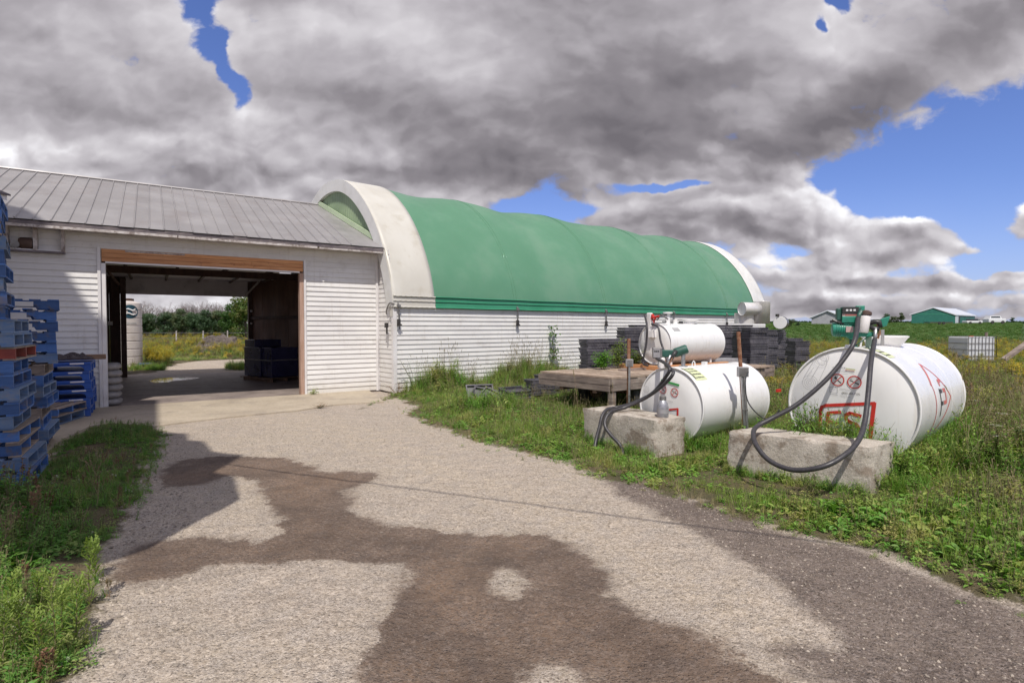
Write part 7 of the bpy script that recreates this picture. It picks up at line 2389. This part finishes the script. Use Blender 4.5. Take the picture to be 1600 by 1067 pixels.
for i, (px, py, h_, lb) in enumerate(((4, 1052, .30, 'lime green horseweed stalk in the lower left corner of the picture'), (60, 1060, .27, 'short lime horseweed, second from the lower left corner'), (88, 1045, .42, 'tallest lime horseweed of the lower left group, by the gravel'),
                                      (62, 960, .20, 'small lime horseweed behind the lower left group'), (140, 945, .34, 'lime green horseweed on the gravel edge, uppermost of the lower left group'), (118, 1010, .30, 'lime horseweed closest to the gravel in the lower left group'),
                                      (30, 1040, .30, 'lime horseweed between the corner stalk and the short one'), (150, 905, .22, 'small lime horseweed at the tip of the shaded bed'), (100, 1000, .26, 'slim lime horseweed behind the tallest of the group'), (15, 990, .28, 'lime horseweed at the left edge above the corner stalk'))):
    for j in range(1):
        m_ = p_wand(h_ * 1.1, 60)
        plant('horseweed', lb, 'weed', G(px, py), m_, [LIME, STEM], 'horseweed stalks at the lower left', rz=i * 1.3, sc_=1.0)
# reddish dead stalk at the left edge
m_ = MB(); rq = random.Random(3)
def twig(m_, p, d_, L_, r_, dep):
    q = p + d_ * L_
    m_.tube([p, p + d_ * L_ * .5 + Vector((rq.uniform(-.01, .01), 0, rq.uniform(-.01, .01))), q], [r_, r_ * .8, r_ * .6], 4, cap=False)
    if dep:
        for k2 in range(3):
            nd = (d_ + Vector((rq.uniform(-.7, .7), rq.uniform(-.7, .7), rq.uniform(-.2, .6)))).normalized()
            twig(m_, p + d_ * L_ * (.5 + .2 * k2), nd, L_ * .55, r_ * .6, dep - 1)
    else:
        for k2 in range(3): leaf(m_, q + d_ * .004 * k2, .014, .006, (rq.uniform(-1, 1), rq.uniform(-1, 1), .5))
twig(m_, Vector((0, 0, 0)), Vector((.25, .1, 1)).normalized(), .28, .003, 3)
plant('dead_stalk', 'dry reddish branching weed stalk at the left edge above the bed', 'weed', G(-12, 905), m_, [DRYSTEM], sc_=1.1)
m_ = MB(); twig(m_, Vector((0, 0, 0)), Vector((.05, .1, 1)).normalized(), .30, .0025, 3)
plant('dead_stalk', 'thin dry branching stalk standing in the middle of the shaded bed', 'weed', G(150, 800), m_, [DRYSTEM], sc_=1.1)
# climbing plant on the wall
vb = hall(5.30, -.10)
vine = thing('climbing_vine', 'single leafy green vine standing up the white hall wall', 'vine', vb)
m_ = MB(); vp = [vb + Vector((.03 * math.sin(i * 1.3), 0, 1.62 * i / 12)) for i in range(13)]
m_.tube(vp, .007, 5); m_.build('stem', STEM, vine)
m_ = MB()
for i in range(120):
    z_ = rq.uniform(.35, 1.66); z_ = (round(z_ / .23) * .23) + rq.gauss(0, .055)
    g = rq.uniform(0, 6.28)
    leaf(m_, vb + Vector((rq.gauss(0, .075), -.03 + rq.gauss(0, .05), z_)), .085, .075, (math.cos(g), math.sin(g), rq.uniform(-.9, .2)), 0, .1)
m_.build('leaves', LGD, vine)
# bush against the wall near the corner
def leafy(label, name, loc, h_, w_, n, mt_, L_=.05, W_=.03, cat='bush', bare=.0, stems=9):
    t_ = thing(name, label, cat, loc); loc = Vector(loc)
    m_ = MB()
    tips = []
    for i in range(stems):
        g = rq.uniform(0, 6.28); rr_ = w_ * rq.uniform(.1, .9)
        tip = loc + Vector((rr_ * math.cos(g), rr_ * .6 * math.sin(g), h_ * rq.uniform(.6, 1.0)))
        mid2 = loc + (tip - loc) * .5 + Vector((rq.uniform(-.05, .05), 0, .05 * h_))
        m_.tube([loc + Vector((rq.uniform(-.05, .05), rq.uniform(-.05, .05), -.02)), mid2, tip], [.006, .004, .002], 4, cap=False); tips.append((mid2, tip))
    m_.build('stems', DRYSTEM if bare else STEM, t_)
    m_ = MB()
    for i in range(n):
        a, b = tips[i % len(tips)]
        q = a.lerp(b, rq.uniform(-.4, 1.0)) + Vector((rq.gauss(0, .045), rq.gauss(0, .045), rq.gauss(0, .04)))
        if q.z < loc.z + .03: q.z = loc.z + .05
        g = rq.uniform(0, 6.28)
        leaf(m_, q, L_ * rq.uniform(.6, 1.2), W_, (math.cos(g), math.sin(g), rq.uniform(-.3, .7)))
    m_.build('leaves', mt_, t_)
    return t_
leafy('bushy green weed against the hall wall just right of the corner', 'wall_bush', hall(1.15, -.45), .85, .55, 900, LG)
leafy('thin grey-green airy weed at the white corner of the hall', 'airy_weed', hall(.38, -.35), .88, .45, 260, LGD, .03, .018)
leafy('pinkish dry weed at the foot of the barn corner', 'dry_weed', hall(-.05, -.28), .32, .45, 260, BROWNW, .03, .015, bare=1)
leafy('small green tuft at the foot of the right door jamb', 'door_weed', barn(-1.6, -.15), .12, .12, 90, LGB, .04, .02, cat='weed')
leafy('low brown weed growing in the crack of the apron', 'crack_weed', G(499, 638), .10, .18, 90, BROWNW, .03, .012, cat='weed')
leafy('bright green bush in front of the black trays behind the trailer', 'tray_bush', Vector((*at(943, 11.6), .7)), .42, .38, 560, LGB, .06, .035)
leafy('tall yellow-green weed beside the raised tank trays', 'tray_weed', Vector((*at(966, 11.9), .6)), .85, .16, 420, LIME, .07, .025)
leafy('dark green bush between the rusty post and the raised tank', 'post_bush', Vector((*at(990, 12.1), .6)), .62, .22, 420, LGD, .07, .03)
leafy('weed growing in front of the face of the larger concrete block', 'block_weed', G(1262, 775), .28, .22, 170, LGD, .03, .012, cat='weed')
# stalks with seed heads in front of the tanks
for i, (px, py, h_, lb) in enumerate(((1452, 715, .72, 'dark seed spike on a thin stalk before the side of the biggest tank'), (1456, 730, .45, 'brown seed spike low before the biggest tank'), (1112, 668, .5, 'tall dry grass stalk before the middle of the middle tank'),
                                      (1126, 662, .55, 'slanting dry grass stalk right of the middle tank seam'), (1142, 660, .5, 'dry grass stalk left of the leaning post'), (1083, 706, .42, 'dark stalk before the end rim of the middle tank'),
                                      (962, 660, .62, 'tall pale dry stalk in front of the trailer corner'), (905, 662, .85, 'forked pale dry stalk in front of the trailer side board'), (1432, 708, .40, 'leaning seed stalk at the rim of the biggest tank'))):
    m_ = MB(); H_ = h_; b_ = rq.uniform(-.12, .12)
    tp_ = Vector((b_ * H_, 0, H_)); m_.tube([(0, 0, 0), tp_ * .5 + Vector((.01, 0, 0)), tp_], [.003, .0022, .0015], 4, cap=False)
    if i in (6, 7):
        for k2 in range(6):
            q = tp_ * (.5 + .08 * k2); m_.tube([q, q + Vector((rq.uniform(-.08, .08), 0, .10))], [.002, .001], 3, cap=False)
    m_.tube([tp_ * .93, tp_ * 1.0, tp_ * 1.12], [.002, .008, .002], 5, cap=False, mi=1)
    plant('grass_stalk', lb, 'stalk', G(px, py), m_, [DRYSTEM if i in (6, 7) else STEM, BROWNW if i < 2 else SEED], 'single stalks before the tanks')
for i, (px, py, lb) in enumerate(((1555, 745, 'white flat-topped wild flower, left one of the pair at the right edge'), (1590, 735, 'white flat-topped wild flower, right one of the pair at the right edge'), (1535, 700, 'small white wild flower behind the pair at the right edge'))):
    m_ = p_stems(3, .62, 8, .05, .012, .06, 'umbel')
    plant('white_flower', lb, 'flower', G(px, py), m_, [LG, STEM, WHF], 'white wild flowers at the right edge', rz=i)


# ------------------------------------------------------------------ trees
def leaf_cloud(m_, lumps, n, L_, seed):
    rg = random.Random(seed)
    for i in range(n):
        c_, r_ = lumps[rg.randrange(len(lumps))]
        d_ = Vector((rg.gauss(0, 1), rg.gauss(0, 1), rg.gauss(0, 1))).normalized()
        rad = r_ * rg.random() ** .35 * rg.uniform(.85, 1.12)
        q = c_ + Vector((d_.x * rad, d_.y * rad, d_.z * rad * .85))
        t_ = Vector((rg.gauss(0, 1), rg.gauss(0, 1), rg.gauss(0, .6))).normalized()
        s_ = t_.cross(d_ if abs(t_.dot(d_)) < .95 else Vector((0, 0, 1))).normalized()
        l_ = L_ * rg.uniform(.6, 1.3)
        m_.add([q - t_ * l_ / 2, q + s_ * l_ * .3, q + t_ * l_ / 2, q - s_ * l_ * .3], [(0, 1, 2, 3)])


TREES = {}
def tree_proto(kind, seed):
    key = (kind, seed)
    if key in TREES: return TREES[key]
    rg = random.Random(seed * 13 + 5)
    tm = MB(); cm = MB()
    H_ = 5.0
    tm.tube([(0, 0, -.1), (.05, 0, H_ * .3), (.1, .05, H_ * .6)], [.16, .12, .07], 7, cap=False)
    lumps = []
    nl = 9 if kind != 'bare' else 0
    for i in range(nl):
        a = rg.uniform(0, 6.28); r_ = rg.uniform(.3, 1.35); z = rg.uniform(.25, .92) * H_
        c_ = Vector((r_ * math.cos(a) * (1.2 - z / H_ * .6), r_ * math.sin(a) * (1.2 - z / H_ * .6), z))
        lumps.append((c_, rg.uniform(.55, 1.0)))
        tm.tube([(.05, 0, z * .5), c_ * .6 + Vector((0, 0, z * .2)), c_], [.05, .03, .01], 4, cap=False)
    if kind == 'bare':
        def br(p, d_, L_, r_, dep):
            q = p + d_ * L_
            cm.tube([p, q], [r_, r_ * .6], 3, cap=False)
            if dep:
                for k2 in range(3):
                    br(p + d_ * L_ * rg.uniform(.4, 1), (d_ + Vector((rg.gauss(0, .4), rg.gauss(0, .4), rg.uniform(0, .4)))).normalized(), L_ * .66, r_ * .55, dep - 1)
        for k2 in range(7):
            br(Vector((rg.gauss(0, .5), rg.gauss(0, .4), rg.uniform(0, .5))), Vector((rg.gauss(0, .2), rg.gauss(0, .2), 1)).normalized(), 1.9, .045, 4)
    else:
        leaf_cloud(cm, lumps, 4200, .22, seed)
    mt_ = {'leafy': TREEL, 'dark': TREED, 'bare': TWIG}[kind]
    TREES[key] = (tm.mesh('trunk', BARK), cm.mesh('crown', mt_))
    return TREES[key]


def tree(kind, seed, loc, s_, label, group):
    t_ = thing({'leafy': 'leafy_tree', 'dark': 'dark_tree', 'bare': 'bare_tree'}[kind], label, 'tree', loc, seed * 1.7, group)
    a, b = tree_proto(kind, seed)
    for nm, me_ in (('trunk', a), ('crown', b)):
        o = link(nm, me_, t_); o.scale = s_
    return t_


def tz(q): return (q[0], q[1], float(terrain(np.array([q[0]]), np.array([q[1]]))[0]))


tree('leafy', 1, tz(at(384, 44)), (.78, .78, .80), 'bright leafy tree at the right side of the doorway view', 'trees behind the barn')
tree('leafy', 2, tz(at(364, 47)), (.75, .75, .66), 'bright leafy tree just left of the tallest one behind the barn', 'trees behind the barn')
words = ['first', 'second', 'third', 'fourth', 'fifth', 'sixth', 'seventh', 'eighth', 'ninth', 'tenth', 'eleventh', 'twelfth']
for i, px in enumerate((206, 224, 238, 254, 268, 282, 296, 309, 322, 334, 346, 402)):
    tree('dark', i % 3, tz(at(px + rq.uniform(-4, 4), 52 + rq.uniform(-2, 3))), (.62, .62, .50 + .10 * rq.random()), 'dark green tree of the belt behind the barn, %s from the left' % words[i], 'dark trees of the belt behind the barn')
for i, px in enumerate((212, 232, 250, 272, 291, 306, 318, 331, 344, 358, 372, 392)):
    tree('bare', i % 3, tz(at(px + rq.uniform(-4, 4), 58 + rq.uniform(-2, 3))), (1.0, 1.0, .80 + .15 * rq.random()), 'bare twiggy tree rising over the belt, %s from the left' % words[i], 'bare trees of the belt behind the barn')
# small trees on the right horizon
for i, (px, d_, s_, lb) in enumerate(((1222, 95, .50, 'small ragged tree beside the round drum on the skyline'), (1236, 105, .42, 'low tree between the drum and the grey shed'), (1247, 110, .30, 'low bush left of the grey shed on the skyline'), (1385, 330, 1.4, 'tiny far tree right of the green pump'),
                                      (1396, 330, 1.1, 'tiny far tree, middle of the three by the pump'), (1408, 330, 1.6, 'tiny far tree left of the green shed'), (1582, 300, .8, 'tiny far bush on the right skyline'))):
    tree('dark', i % 3, tz(at(px, d_)), (s_, s_, s_ * .85), lb, 'small trees on the far skyline')
m_ = MB(); rg = random.Random(9)
for i in range(9000):
    x = rg.uniform(-100, 480); y = 430 + rg.uniform(-4, 4)
    hh = 1.6 + 1.6 * max(0, mn.noise(Vector((x * .04, 0, 0)))) * 2
    z_ = float(terrain(0, y)) + rg.uniform(0, hh)
    l_ = rg.uniform(.6, 1.4); a = rg.uniform(0, 3.14); c_ = Vector((x, y, z_))
    u_ = Vector((math.cos(a), math.sin(a), rg.uniform(-.4, .4))) * l_; v_ = Vector((0, rg.uniform(-.5, .5), 1)) * l_ * .6
    m_.add([c_ - u_, c_ + v_, c_ + u_, c_ - v_], [(0, 1, 2, 3)])
tag(m_.build('far_hedge', TREED), 'low dark hedge line along the far horizon', None, None, 'stuff')
